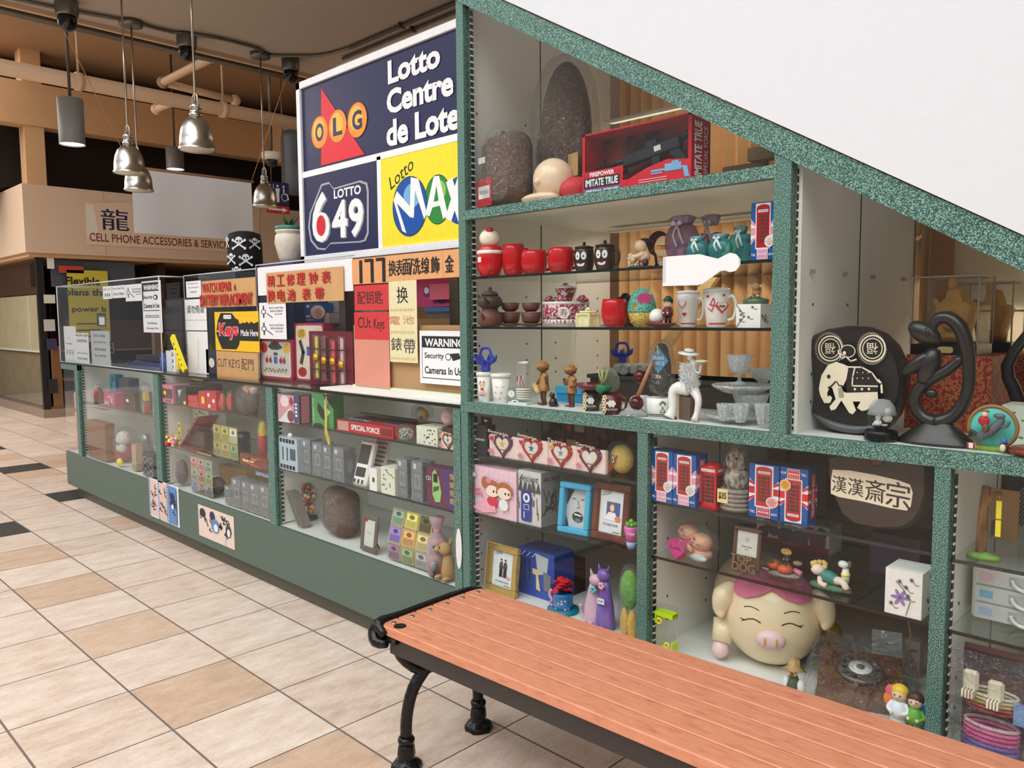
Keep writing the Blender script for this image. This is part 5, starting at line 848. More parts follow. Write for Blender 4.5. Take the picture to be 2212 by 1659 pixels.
mug('red mug on the lower glass shelf beside the jewelled egg', 1299, 1355, 646, 2.2, z, GLOSSR, ha=1.2, group='red mugs on the lower glass shelf'); m = MB(); x, s, H = at(1345, 640, 2.4, z); m.lathe([(.05, 0), (.055, .06), (.05, H * .9), (.02, H), (.012, H * 1.1), (0, H * 1.12)], BLACK, 18); m.build('dark_pot', None, (x, 2.42, z), 0, 'black lidded pot behind the red mug on the lower glass shelf', 'pot')
x, s, H = at(1387, 622, 2.24, z); r = 31 * s; t = thing('jewelled_egg', 'jewelled egg with teal and pink top over a golden base', 'ornament', (x, 2.24, z)); EGT = noise_mat('sequin_teal', [(.3, (30, 130, 120)), (.6, (120, 200, 180))], s=160, rough=.2, bump=.6); EGG = noise_mat('sequin_gold', [(.3, (150, 110, 40)), (.6, (230, 200, 100))], s=160, rough=.2, bump=.6)
m = MB(); m.lathe([(r * .5, 0), (r * .8, H * .12), (r, H * .38)], EGG, 26); m.build('lower_half', t); m = MB(); m.lathe([(r * 1.02, H * .38), (r * 1.03, H * .41), (r * .96, H * .6), (r * .75, H * .82), (r * .4, H * .96), (0, H)], EGT, 26); wrap(m, r * .93, -.8, H * .72); m.E(0, 0, r * .5, H * .14, mt((206, 70, 130), .3)); wrap(m, r * .98, -1.5, H * .55); m.E(0, 0, r * .2, H * .06, GOLD); m.build('upper_half', t)
def f3(t, H, s):
    m = MB(); m.ball((-10 * s, 0, H * .35), 17 * s, PORC, 16); m.build('ball', t); m = MB(); m.lathe([(20 * s, 0), (34 * s, H * .08), (36 * s, H * .14), (0, H * .1)], mt((120, 26, 44), .3), 20, sy=.7); m.build('base', t)
    m = MB(); person(m, 18 * s, 0, H * .1, H * .8, mt((40, 60, 50), .6), mt((96, 24, 40), .5), mt((60, 30, 40), .5)); m.lathe([(12 * s, H * .85), (6 * s, H * .98), (0, H * 1.02)], mt((30, 90, 60), .5), 12, (18 * s, 0)); m.build('jester', t)
figurine('jester figurine in maroon beside a white ball', 1428, 640, 2.17, SB, f3)
def lovemug(lab, px0, px1, pt, Y, ang, flip):
    t, r, H = mug(lab, px0, px1, pt, Y, SB, PORC, 1, False, False, 'tall', 'lidded_mug', None, ang); m = MB(); m.lathe([(r * 1.02, H), (r * 1.04, H * 1.02), (r * .95, H * 1.07), (r * .3, H * 1.1), (0, H * 1.1)], PORC, 26); m.build('lid', t)
    m = MB(); R2 = mt((200, 36, 56), .4)
    for k in range(9): wrap(m, r * .77, -1.75 + .2 * k, H * .1); m.P(heart(0, 0, r * .09), R2)
    if flip: wrap(m, r * .97, -1.55, H * .68); m.P(heart(0, 0, r * .42), PINK); m.P(heart(0, .002, r * .3), PORC); wrap(m, r * .88, -1.35, H * .38); m.P(heart(0, 0, r * .2), R2)
    else:
        wrap(m, r * .95, -.62, H * .56); m.P(heart(0, 0, r * .5), R2); m.P(heart(0, .003, r * .4), PKS); m.E(-r * .12, 0, r * .12, r * .13, INK); m.E(r * .12, 0, r * .12, r * .13, INK); m.E(-r * .12, -r * .05, r * .08, r * .07, SKIN); m.E(r * .12, -r * .05, r * .08, r * .07, SKIN)
        wrap(m, r * 1.0, -1.75, H * .85); m.P(heart(0, 0, r * .14), R2); wrap(m, r * .98, -.5, H * .88); m.P(heart(0, 0, r * .12), R2); wrap(m, r * .97, -1.3, H * .62); m.L([(-r * .4, -.01), (-r * .1, -.02), (r * .1, .01), (0, .02), (-.01, 0), (r * .4, -.005)], .003, R2)
    m.build('printed_decoration', t)
lovemug('white lidded mug with pink heart stripes, left of the pair', 1462, 1510, 634, 2.24, .1, True); lovemug('white lidded mug with a red heart picture, right of the pair', 1520, 1577, 629, 2.2, .1, False)
x0 = at_y(1608, 680, 2.2)[0]; H = at_y(1635, 657, 2.2)[1] - SB; FLW = mt((236, 234, 228), .6)
def flower_deco(m, w, h, big=True):
    for k in range(5): u, v = rnd.uniform(.1, .9) * w, rnd.uniform(.1, .9) * h; m.P(star(u, v, min(w, h) * .09, .3, 7, rnd.uniform(0, 90)), mt((70, 60, 90), .6)); m.L([(u, v), (u + w * .12, v - h * .1), (u + w * .2, v - h * .08)], .0015, KICK)
m = MB(); w = at_y(1660, 680, 2.2)[0] - x0; m.box(0, w, 0, .1, 0, H, FLW); m.front(0); flower_deco(m, w, H); m.L([(0, H), (w * .35, H * .5), (0, 0)], .002, KICK); m.right(w); flower_deco(m, .1, H); m.build('flower_print_box', None, (x0, 2.15, SB), 0, 'white flower print gift box under the monkey globe', 'gift box')
x, s, H2 = at(1634, 590, 2.2, SB + H); t = thing('snow_globe', 'glass globe with a small monkey sitting on leaves', 'snow globe', (x, 2.2, SB + H)); r = 28 * s
m = MB(); m.lathe([(r * .95, 0), (r * .98, H2 * .14), (r * .8, H2 * .18), (0, H2 * .18)], mt((90, 110, 90), .4, 0, .3, 60), 22); m.lathe([(r * .7, H2 * .18), (0, H2 * .26)], mt((70, 120, 60), .5), 14); m.build('base', t); m = MB(); MK = mt((196, 140, 90), .6); m.ball((0, 0, H2 * .36), (r * .32, r * .3, H2 * .12), MK, 12); m.ball((0, -.004, H2 * .56), (r * .34, r * .3, H2 * .12), MK, 12); m.ball((0, -r * .24, H2 * .54), (r * .22, r * .1, H2 * .08), SKIN, 10); [m.ball((q * r * .34, 0, H2 * .58), (r * .12, r * .06, H2 * .05), SKIN, 8) for q in (-1, 1)]; [m.ball((q * r * .3, -r * .3, H2 * .26), (r * .12, r * .2, H2 * .05), SKIN, 8) for q in (-1, 1)]; [m.ball((q * r * .08, -r * .32, H2 * .57), r * .03, BLACK, 6) for q in (-1, 1)]; m.build('monkey', t)
m = MB(); m.lathe([(r * .86, H2 * .16), (r, H2 * .4), (r * .96, H2 * .65), (r * .7, H2 * .88), (r * .3, H2 * .98), (0, H2)], GLASS, 24); m.build('dome', t)
# ---------------- floor of the main bay
z = ZR
def basket(lab, px, pt, pb, Y, z0):
    x, zt = at_y(px, pt, Y); s = dist(px, Y) / FPX; H = zt - z0; t = thing('glass_basket', lab, 'glass basket', (x, Y, z0)); r = 13 * s
    m = MB(); m.lathe([(r * .7, 0), (r * .8, H * .12), (r * .7, H * .2), (r * 1.1, H * .45)], BLUEGL, 16); n = 6
    for k in range(n): a = 2 * math.pi * k / n; m.tube([(r * .9 * math.cos(a), r * .9 * math.sin(a), H * .4), (r * 1.6 * math.cos(a), r * 1.6 * math.sin(a), H * .5), (r * 1.9 * math.cos(a), r * 1.9 * math.sin(a), H * .72)], [r * .4, r * .3, r * .05], BLUEGL, 8)
    m.build('bowl', t); m = MB(); m.tube([(-r * 1.2, 0, H * .45), (-r * 1.25, 0, H * .75), (-r * .8, 0, H * .97), (0, 0, H), (r * .8, 0, H * .97), (r * 1.25, 0, H * .75), (r * 1.2, 0, H * .45)], r * .22, BLUEGL, 8); m.build('handle', t)
def tumbler(lab, px, wpx, pt, Y, deco):
    x, s, H = at(px, pt, Y, z); r = wpx / 2 * s; t = thing('lidded_tumbler', lab, 'tumbler', (x, Y, z)); m = MB(); m.lathe([(r * .68, 0), (r * .72, H * .02), (r * .95, H * .88), (0, H * .88)], PORC, 26)
    if deco:
        wrap(m, r * .86, -1.05, H * .5); PKD = mt((236, 180, 186), .4); m.E(0, -H * .2, r * .7, H * .05, PKD); m.E(0, H * .12, r * .36, H * .13, mt((176, 80, 44), .5)); m.E(0, H * .07, r * .32, H * .11, SKIN); m.E(-r * .1, H * .07, r * .03, H * .015, INK, 8); m.E(r * .12, H * .07, r * .03, H * .015, INK, 8); m.E(0, -H * .08, r * .2, H * .06, mt((206, 40, 50), .5)); m.R(-r * .14, -H * .19, r * .14, -H * .1, mt((240, 220, 170), .5)); m.L([(-r * .3, -H * .28), (r * .3, -H * .275)], .0018, INK)
    else:
        for k in range(9): wrap(m, r * (.75 + .18 * (k % 4) / 4), -1.7 + .19 * k, H * (.15 + .2 * (k % 4))); m.E(0, 0, r * .16, H * .03, mt((236, 190, 196), .4)); m.E(0, .004, r * .06, H * .02, mt((206, 110, 130), .4), 8)
    m.build('cup', t); m = MB(); m.lathe([(r * 1.02, H * .87), (r * 1.05, H * .93), (r * .98, H), (r * .8, H), (0, H * .97)], PORC, 26); m.build('lid', t); return H
h = tumbler('white lidded tumbler with a painted child, below the blue basket', 1045, 33, 803, 2.15, True); tumbler('white lidded tumbler with pink dots, right of the painted one', 1082, 44, 806, 2.165, False); basket('cobalt blue glass basket standing on the white tumbler lid', 1049, 752, 803, 2.155, z + h)
x, s, H = at(1123, 838, 2.18, z); t = thing('acrylic_dispenser', 'small clear acrylic dispenser with a card of sticks on top', 'dispenser', (x, 2.2, z)); w = 28 * s
m = MB(); m.box(-w, w, -.03, .03, 0, H, ACRYL); m.box(-w, w, -.035, .035, 0, H * .12, mt((214, 222, 222), .3)); m.build('case', t); m = MB(); [m.lathe([(w * .55, H * .14 * k + .01), (w * .6, H * .14 * k + .012), (w * .6, H * .14 * k + .014), (w * .55, H * .14 * k + .016)], mt((240, 238, 220), .5), 16) for k in range(1, 6)]; m.build('white_rings', t)
m = MB(); m.front(-.032); m.E(-w * .7, H * .62, w * .4, H * .24, mt((180, 190, 210), .5)); m.E(-w * .7, H * .62, w * .34, H * .2, PAPER); m.L([(-w * .7, H * .62), (-w * .7, H * .76)], .0015, INK); m.L([(-w * .7, H * .62), (-w * .58, H * .56)], .0015, INK); m.E(-w * .3, H * .12, w * .4, H * .14, PAPER); m.E(-w * .3, H * .12, w * .18, H * .06, GREYD); m.build('label_disc', t)
m = MB(); H3 = at_y(1128, 782, 2.2)[1] - z; m.box(-w * .55, w * .5, -.012, .012, H, H3 * .96, thin_mat('clear_card', (.9, .88, .85), .06, .1, 0, 1, .12)); m.front(-.012); m.R(-w * .45, H * 1.35, -w * .05, H * 1.7, DRED); [m.L([(rnd.uniform(-.4, .4) * w, H * 1.1), (rnd.uniform(-.4, .4) * w, H * 1.75)], .003, rnd.choice([mt((150, 90, 90), .6), mt((226, 214, 190), .6)])) for k in range(10)]; rod(m, (-w * .5, 0, H3 * .97), (w * .65, -.01, H3 * 1.0), .005, PORC); m.build('stick_pack', t)
WD1 = noise_mat('carved_wood', [(.3, (150, 96, 48)), (.7, (206, 150, 90))], scale=(1, 1, .25), s=40, rough=.5); WD2 = mt((104, 66, 44), .5)
def frog(lab, px, pt, Y, side, rz):
    x, s, H = at(px, pt, Y, z); t = thing('wooden_frog', lab, 'wooden figure', (x, Y, z), rz); q = H / 100
    m = MB(); m.lathe([(0, 30 * q), (15 * q, 31 * q), (14 * q, 40 * q), (11 * q, 60 * q), (9 * q, 70 * q), (5 * q, 73 * q)], WD1, 16, sy=.8); [m.tube([(a * 9 * q, 0, 66 * q), (a * 15 * q, 0, 60 * q)], [6 * q, 5 * q], WD1, 8) for a in (-1, 1)]; m.front(-10 * q); m.lay = .002; [m.E(0, v * q, 1.8 * q, 1.8 * q, WD2, 8) for v in (40, 50, 60)]; m.build('shirt', t)
    m = MB(); m.ball((0, -3 * q, 86 * q), (17 * q, 15 * q, 8 * q), WD1, 18); m.ball((0, -3 * q, 80 * q), (15 * q, 13 * q, 7 * q), WD2, 16); [m.ball((a * 8 * q, -2 * q, 93 * q), 4.5 * q, WD1, 8) for a in (-1, 1)]; m.build('head', t)
    m = MB()
    for a in (-1, 1): m.tube([(a * 6 * q, 0, 33 * q), (a * 8 * q, -2 * q, 18 * q), (a * 7 * q, 1 * q, 3 * q)], [5 * q, 4.2 * q, 3 * q], WD2, 8); m.ball((a * 9 * q, -5 * q, 1.6 * q), (6 * q, 9 * q, 1.6 * q), WD2, 10)
    m.build('leg', t)
    m = MB(); m.tube([(-15 * q, 0, 60 * q), (-20 * q, -6 * q, 50 * q), (-14 * q, -12 * q, 44 * q) if side else (-30 * q, -4 * q, 58 * q)], [3.2 * q, 3 * q, 3 * q], WD2, 8); m.tube([(15 * q, 0, 60 * q), (22 * q, -2 * q, 50 * q), (28 * q, -4 * q, 62 * q) if side else (14 * q, -12 * q, 46 * q)], [3.2 * q, 3 * q, 3 * q], WD2, 8); m.ball((-30 * q, -4 * q, 60 * q) if not side else (28 * q, -4 * q, 63 * q), 4 * q, WD2, 8); m.build('arm', t)
    if side: m = MB(); m.tube([(-22 * q, -14 * q, 42 * q), (6 * q, -16 * q, 28 * q)], [7 * q, 4.5 * q], mt((220, 180, 124), .5), 14); m.build('drum', t); m = MB(); m.ball((0, -9 * q, 70 * q), (7 * q, 3 * q, 3 * q), mt((120, 150, 60), .5), 8); m.build('bow_tie', t)
frog('carved wooden frog with a drum under its arm and a green bow', 1175, 776, 2.22, True, -.5); frog('carved wooden frog with a flat dark head and one raised hand', 1235, 784, 2.24, False, -.4)
def f4(t, H, s): m = MB(); B_ = mt((60, 34, 34), .2); m.lathe([(9 * s, 0), (10 * s, H * .25), (6 * s, H * .6), (0, H * .7)], B_, 14); m.ball((0, -3 * s, H * .8), (7 * s, 7 * s, H * .16), B_, 12); [m.lathe([(2.5 * s, H * .88), (0, H * 1.05)], B_, 6, (q * 4 * s, -2 * s)) for q in (-1, 1)]; m.tube([(8 * s, 4 * s, H * .1), (14 * s, 0, H * .15), (12 * s, -8 * s, H * .1)], 2 * s, B_, 6); m.build('body', t)
figurine('tiny dark brown sitting cat between the two wooden frogs', 1195, 848, 2.2, z, f4, 'cat_figurine')
x0 = at_y(1202, 860, 2.34)[0]; m = MB(); w = at_y(1256, 860, 2.34)[0] - x0; H = at_y(1228, 836, 2.34)[1] - z; m.box(0, w, 0, .1, 0, H * .55, mt((50, 160, 214), .5)); m.box(-.004, w + .004, -.004, .104, H * .57, H, mt((70, 180, 230), .5)); m.build('gift_box', None, (x0, 2.34, z), 0, 'bright sky blue lidded box behind the second wooden frog', 'gift box')
def sheepmug(lab, px0, px1, pt, Y, col, ha):
    t, r, H = mug(lab, px0, px1, pt, Y, z, col, 1, False, False, 'straight', 'sheep_mug', None, ha); m = MB(); wrap(m, r * 1.0, -.95, H * .58)
    [m.E(r * .28 * math.cos(k), H * .1 * math.sin(k), r * .14, H * .08, PORC, 10) for k in range(7)]; m.E(0, 0, r * .3, H * .1, PORC); m.E(-r * .38, H * .02, r * .1, H * .06, PORC, 8); [m.R(q * r, -H * .2, q * r + .004, -H * .08, PORC) for q in (-.2, .15)]; wrap(m, r * .98, -.85, H * .28); m.TX('SLONIM', 0, 0, H * .1, PORC, r * .95)
    for k in range(6): wrap(m, r * 1.0, -1.75 + .12 * (k % 2), H * (.15 + .14 * k)); [m.E(.007 * math.cos(j * 1.257), .007 * math.sin(j * 1.257), .004, .004, mt((226, 210, 170), .5), 8) for j in range(5)]
    m.build('printed_decoration', t); return H, t.location
hg, l1 = sheepmug('olive green mug with a white sheep print', 1258, 1296, 846, 2.19, mt((64, 58, 30), .25), 1.5); hm_, l2 = sheepmug('maroon mug with a white sheep print', 1299, 1344, 851, 2.16, mt((96, 34, 28), .25), .2)
m = MB(); m.lathe([(.02, 0), (.055, .018), (.06, .03), (.05, .02), (0, .01)], mt((110, 30, 40), .25), 22); m.build('shallow_bowl', None, (l1.x + .004, l1.y, z + hg), 0, 'shallow dark red bowl resting on the olive mug', 'bowl')
x, s, _ = at(1318, 800, 2.2, z); t = thing('glass_plate', 'greenish oval glass plate leaning above the maroon mug', 'plate', (x, 2.23, z + hm_ + .001)); m = MB(); m.T = Matrix.Rotation(math.radians(-24), 4, 'Y') @ Matrix.Rotation(math.radians(14), 4, 'X'); m.ball((0, 0, 30 * s), (27 * s, .006, 30 * s), OLIVEGL, 24); m.build('disc', t)
m = MB(); m.lathe([(.014, 0), (.026, .01), (.028, .025), (.024, .03), (0, .028)], mt((30, 120, 80), .25), 18); t = m.build('green_pot', None, (x + .005, l2.y - .005, z + hm_), 0, 'tiny green pot with sprouts sitting on the maroon mug', 'plant pot'); m = MB(); [m.tube([(0, 0, .026), (.012 * math.cos(k * 1.3), .012 * math.sin(k * 1.3), .06), (.02 * math.cos(k * 1.3), .02 * math.sin(k * 1.3), .085)], [.003, .003, .001], mt((170, 190, 110), .5), 5) for k in range(6)]; m.build('sprouts', t)
WHC = mt((196, 196, 186), .3); WBX = mt((74, 60, 48), .6, 0, .1, 20)
m = MB(); x0 = at_y(1275, 830, 2.5)[0]; x1 = at_y(1640, 830, 2.5)[0]; H = at_y(1400, 815, 2.5)[1] - z; m.box(0, x1 - x0, 0, .2, 0, H, WBX); m.box(-.01, x1 - x0 + .01, -.01, .21, H - .015, H, WBX); m.build('wooden_chest', None, (x0, 2.5, z), 0, 'long low dark wooden chest across the back of the main bay', 'chest')
for a, b, lab in ((1322, 1357, 'white container with ring handle under the second blue basket'), (1358, 1393, 'white container with ring handle right of its twin')): xa = at_y(a, 800, 2.55)[0]; xb_ = at_y(b, 800, 2.55)[0]; h2 = at_y(a, 786, 2.55)[1] - z - H; m = MB(); m.box(0, xb_ - xa, 0, .1, 0, h2, WHC, .008); t = m.build('lidded_container', None, (xa, 2.55, z + H), 0, lab, 'container'); m = MB(); m.tube(arc((xb_ - xa) * .75, h2 * .5, .02, 0, 360, 10, -.003), .004, WHC, 6); m.build('ring_handle', t)
basket('cobalt blue glass basket at the back on the white containers', 1344, 741, 786, 2.6, z + H + h2)
t1, r, H = mug('white mug with a doodled girl and brick line', 1396, 1452, 858, 2.2, z, PORC, 1, False, False, 'straight', 'doodle_mug', None, .25)
m = MB(); wrap(m, r, -.72, H * .55); m.E(0, H * .12, r * .14, H * .1, INK); m.E(0, H * .12, r * .12, H * .085, PORC); [m.L([(r * .14 * math.cos(k), H * .12 + H * .1 * math.sin(k)), (r * .3 * math.cos(k), H * .12 + H * .22 * math.sin(k))], .0015, INK) for k in [i * .28 for i in range(12)]]; m.L([(0, 0), (-r * .2, -H * .25), (r * .2, -H * .25)], .002, INK, True)
for k in range(12): wrap(m, r * .98, -1.9 + .15 * k, H * .15); m.L([(-.006, -H * .05), (.006, -H * .05), (.006, H * .05), (-.006, H * .05)], .0014, INK, True)
wrap(m, r, -1.6, H * .55); [m.R(-r * .2, H * .25 - k * .008, r * .1, H * .256 - k * .008, INK) for k in range(6)]; m.build('printed_decoration', t1)
t2, r2, H2 = mug('plain white mug half hidden behind the doodle mug', 1368, 1402, 855, 2.27, z, PORC, 1, False, False, 'straight', 'mug', None, 3.3)
a = Vector((at_y(1379, 880, 2.17)[0], 2.13, at_y(1379, 872, 2.13)[1] - z)); t = thing('wooden_pestle', 'wooden stick with two glossy dark red balls leaning in front of the white mugs', 'stick', (a.x, 2.16, z)); m = MB(); rod(m, (0, 0, .06), (.045, .03, .19), .007, mt((170, 120, 84), .5)); m.build('stick', t); m = MB(); m.ball((0, 0, .045), .024, mt((84, 14, 20), .08), 16); m.build('ball', t); m = MB(); m.ball((-.02, .05, .13), .024, mt((84, 14, 20), .08), 16); m.build('ball', t)
m = MB(); m.lathe([(.045, 0), (.05, .008), (.02, .03), (0, .03)], CRYSTAL, 18, (0, 0), 1, 1, True, 0, .06, 9); m.build('crystal_dish', None, (a.x - .015, 2.165, z), 0, 'flat crumpled clear dish below the red ball stick', 'dish')
def coffee(t, R_, H):
    m = MB(); m.ball((0, 0, H * .5), (R_ * .8, R_ * .5, H * .48), mt((52, 40, 34), .7), 18); m.ball((0, 0, H * .85), (R_ * .55, R_ * .4, H * .15), mt((44, 34, 30), .7), 12); m.front(-R_ * .52); m.TX('TOBA', 0, H * .38, H * .07, PAPER); m.TX('1112', 0, H * .27, H * .06, PAPER); m.build('dark_pouch', t)
    m = MB(); m.T = Matrix.Translation((R_ * .25, -R_ * .6, H * .68)) @ Matrix.Rotation(math.radians(45), 4, 'Y'); q = H * .17; m.box(-q, q, 0, .003, -q, q, mt((60, 140, 186), .5)); m.T = Matrix.Translation((R_ * .25, -R_ * .6, H * .68)); m.front(-.001); m.TX('BRAIN', 0, H * .05, H * .07, PAPER, q * 1.6); m.TX("BEARD'S", 0, -H * .05, H * .07, PAPER, q * 1.9); m.build('blue_tag', t)
    m = MB(); m.tube([(R_ * .0, -R_ * .45, H * .95), (R_ * .2, -R_ * .58, H * .86), (R_ * .25, -R_ * .6, H * .8)], .003, YEL, 5); m.build('yellow_cord', t)
tt = bagged('coffee_pouch', 'dark pouch in clear wrap with a blue diamond tag', 'pouch', 1424, 742, 2.2, z + H, 62, coffee, 1.1); tt.location = (t1.location.x - .005, t1.location.y + .02, z + H + .001)
# white lady with feather boa
x, s, H = at(1490, 752, 2.2, z); t = thing('lady_sculpture', 'white ceramic seated lady in a wide hat and feather boa', 'figurine', (x, 2.2, z), -.35); q = H / 100
m = MB(); m.tube([(0, 5 * q, 42 * q), (2 * q, 4 * q, 60 * q), (6 * q, 2 * q, 78 * q), (4 * q, 0, 84 * q)], [10 * q, 8 * q, 5 * q, 3 * q], PORC, 14); m.ball((3 * q, -2 * q, 88 * q), (4 * q, 4 * q, 5 * q), PORC, 12); m.tube([(0, 2 * q, 42 * q), (-12 * q, -10 * q, 44 * q), (-18 * q, -14 * q, 36 * q), (-18 * q, -14 * q, 15 * q), (-20 * q, -18 * q, 2 * q)], [10 * q, 9 * q, 7 * q, 6 * q, 9 * q], PORC, 14); m.tube([(4 * q, 4 * q, 42 * q), (20 * q, 0, 30 * q), (22 * q, -4 * q, 12 * q), (24 * q, -10 * q, 2 * q)], [8 * q, 5 * q, 4 * q, 5 * q], mt((236, 222, 224), .25), 12); m.build('body', t)
m = MB(); m.lathe([(0, 0), (15 * q, 1 * q), (14 * q, 2.5 * q), (7 * q, 4 * q), (6 * q, 8 * q), (0, 9 * q)], PORC, 24); m.lathe([(7.2 * q, 3.5 * q), (7 * q, 5 * q)], BLACK, 20); o = m.build('hat', t, (0, -2 * q, 91 * q)); o.rotation_euler[1] = .15
m = MB(); [m.tube([(a[0] * 9 * q, a[1] * 9 * q + 1 * q, (40 + 40 * a[2]) * q), (a[0] * (15 + 5 * a[3]) * q, a[1] * 14 * q, (38 + 42 * a[2] + 4 * a[3]) * q)], [.8 * q, .1 * q], mt((236, 236, 236), .9), 4) for a in [(math.cos(i * 2.4), math.sin(i * 2.4), (i % 60) / 60, rnd.uniform(-1, 1)) for i in range(420)]]; m.ball((0, 2 * q, 60 * q), (11 * q, 10 * q, 21 * q), mt((222, 222, 222), .95), 16, None, .1); o = m.build('feather_boa', t)
m = MB(); m.box(-14 * q, 12 * q, -8 * q, 8 * q, 0, 32 * q, mt((100, 78, 66), .5)); m.box(-16 * q, -12 * q, -14 * q, -6 * q, 0, 34 * q, mt((222, 206, 176), .4)); m.box(-18 * q, -9 * q, -16 * q, -14 * q, 0, 4 * q, mt((90, 50, 40), .4)); m.build('seat_block', t)
m = MB(); m.lathe([(0, 0), (10 * q, 2 * q), (9 * q, 4 * q), (0, 5 * q)], mt((206, 206, 180), .3), 16); o = m.build('hand_tray', t, (24 * q, 2 * q, 80 * q)); m = MB(); m.tube([(4 * q, 2 * q, 72 * q), (16 * q, 4 * q, 66 * q), (22 * q, 2 * q, 79 * q)], 1.8 * q, PORC, 8); m.build('arm', t)
# crystal
def cryst(lab, px, pt, Y, z0, pr, wpx, name='crystal_bowl', cat='crystal bowl', wn=16, wob=.03):
    x, zt = at_y(px, pt, Y); s = dist(px, Y) / FPX; H = zt - z0; r = wpx / 2 * s; m = MB(); m.lathe([(a * r, b * H) for a, b in pr], CRYSTAL, 40, (0, 0), 1, 1, True, 0, wob, wn); m.build(name, None, (x, Y, z0), 0, lab, cat); return z0 + H
PL = [(.5, 0), (.62, .1), (.95, .8), (1, 1), (.96, 1), (.6, .25), (0, .2)]; BW_ = [(.3, 0), (.35, .1), (.8, .45), (1, 1), (.95, 1), (.75, .5), (0, .2)]; VS = [(.5, 0), (.5, .05), (.14, .14), (.14, .3), (.7, .42), (.86, .7), (1, 1), (.94, 1), (.6, .45), (0, .36)]; PTE = [(.5, 0), (.6, .05), (.95, .7), (1, 1), (.97, 1), (.9, .6), (0, .3)]
cryst('wide scalloped crystal platter along the bottom right of the main bay', 1592, 893, 2.26, z, PTE, 140, 'crystal_platter', 'crystal platter', 18, .04)
zz = cryst('deep crystal bowl carrying the crystal cake plate', 1622, 850, 2.27, z + .03, BW_, 78); zz = cryst('crystal cake plate with ribbed rim under the crystal goblet', 1604, 830, 2.27, zz, PTE, 130, 'crystal_plate', 'crystal plate', 30, .02)
cryst('tall crystal goblet on the cake plate', 1598, 766, 2.25, zz, VS, 54, 'crystal_goblet', 'crystal goblet', 8, .05); cryst('crystal bowl with toothed rim beside the goblet at the post', 1648, 796, 2.38, zz, BW_, 66, wn=20)
for px, lab in ((1566, 'small crystal flower holder, left of the three on the platter'), (1600, 'small crystal flower holder, middle one on the platter'), (1648, 'small crystal flower holder next to the post on the platter')): cryst(lab, px, 872, 2.17, z + .012, PL, 36, 'crystal_holder', 'crystal holder', 6, .12)
# ================================================================ RIGHT BAY: dark sculptures, brocade boxes
DARKW = mt((40, 34, 31), .3, 0, .1, 12); CRM = mt((236, 222, 196), .6); Z6 = zm(1680, 560, 532 / 2006)
z = ZR; Y = 2.26; lo = lambda zx, zy, Yq=Y, mp=Z6: at_y(*mp(zx, zy), Yq)
b0 = lo(600, 1430); t = thing('elephant_vase', 'big dark moon shaped vase with an elephant and a child in cream line art', 'vase', (b0[0], Y, z)); L6 = lambda zx, zy: (lo(zx, zy)[0] - b0[0], lo(zx, zy)[1] - b0[1])
ol = [L6(*q) for q in ((165, 690), (220, 640), (350, 585), (520, 560), (690, 570), (830, 625), (940, 720), (1010, 850), (1040, 1000), (1020, 1150), (960, 1290), (880, 1380), (760, 1428), (560, 1430), (400, 1410), (300, 1360), (215, 1245), (236, 1100), (225, 950), (205, 800), (200, 740))]
m = MB(); puff(m, ol, .075, DARKW, .93); m.tube([(*L6(225, 1255)[:1], -.03, L6(225, 1255)[1]), (L6(420, 1350)[0], -.04, L6(420, 1350)[1]), (L6(640, 1390)[0], -.04, L6(640, 1390)[1]), (L6(850, 1360)[0], -.038, L6(850, 1360)[1])], [.003, .012, .012, .004], mt((90, 88, 90), .3), 8); m.build('vase_body', t)
m = MB(); m.front(-.038); k = .265 * dist(1840, Y) / FPX
def pe(cx, cy, rx, ry, mat=CRM, rot=0): m.E(*L6(cx, cy), rx * k * 1.08, ry * k, mat, 26, rot)
for cx, ch in ((395, '福'), (780, '福')):
    pe(cx, 740, 105, 108); pe(cx, 740, 92, 95, DARKW); pe(cx, 740, 80, 82); pe(cx, 740, 72, 74, DARKW); m.TX(ch, *L6(cx, 740), 90 * k, CRM, 95 * k, rot=math.pi)
    for i in range(40): a = i * .157; pe(cx + 118 * math.cos(a), 740 + 118 * math.sin(a) * 1.02, 4, 4); pe(cx + 128 * math.cos(a + .08), 740 + 128 * math.sin(a + .08), 3, 3)
pe(575, 760, 62, 52); pe(575, 760, 55, 45, DARKW); pe(545, 775, 14, 16); m.L([L6(*q) for q in ((490, 755), (520, 820), (560, 800), (600, 840), (650, 825))], .004, CRM)
m.P([L6(*q) for q in ((330, 1010), (345, 950), (400, 870), (470, 845), (530, 860), (580, 880), (575, 960), (540, 1030), (500, 1060), (560, 1090), (840, 1085), (845, 1150), (800, 1190), (740, 1230), (700, 1235), (660, 1210), (690, 1160), (620, 1160), (650, 1230), (620, 1262), (590, 1250), (520, 1150), (470, 1220), (430, 1230), (415, 1200), (470, 1140), (440, 1050), (420, 1040), (395, 1090), (400, 1120), (420, 1110), (440, 1130), (420, 1170), (370, 1170), (335, 1110), (322, 1060))], CRM)
m.P([L6(*q) for q in ((585, 880), (700, 885), (790, 930), (845, 1000), (840, 1080), (570, 1090), (560, 1000))], DARKW); m.L([L6(*q) for q in ((640, 885), (620, 960), (615, 1035), (840, 1040))], .004, CRM); m.L([L6(*q) for q in ((580, 885), (700, 888), (790, 932), (848, 1005))], .004, CRM)
[pe(640 + 62 * i, 1062, 10, 10) for i in range(3)]; [pe(660 + 50 * (i % 3), 930 + 45 * (i // 3), 5, 5) for i in range(6)]
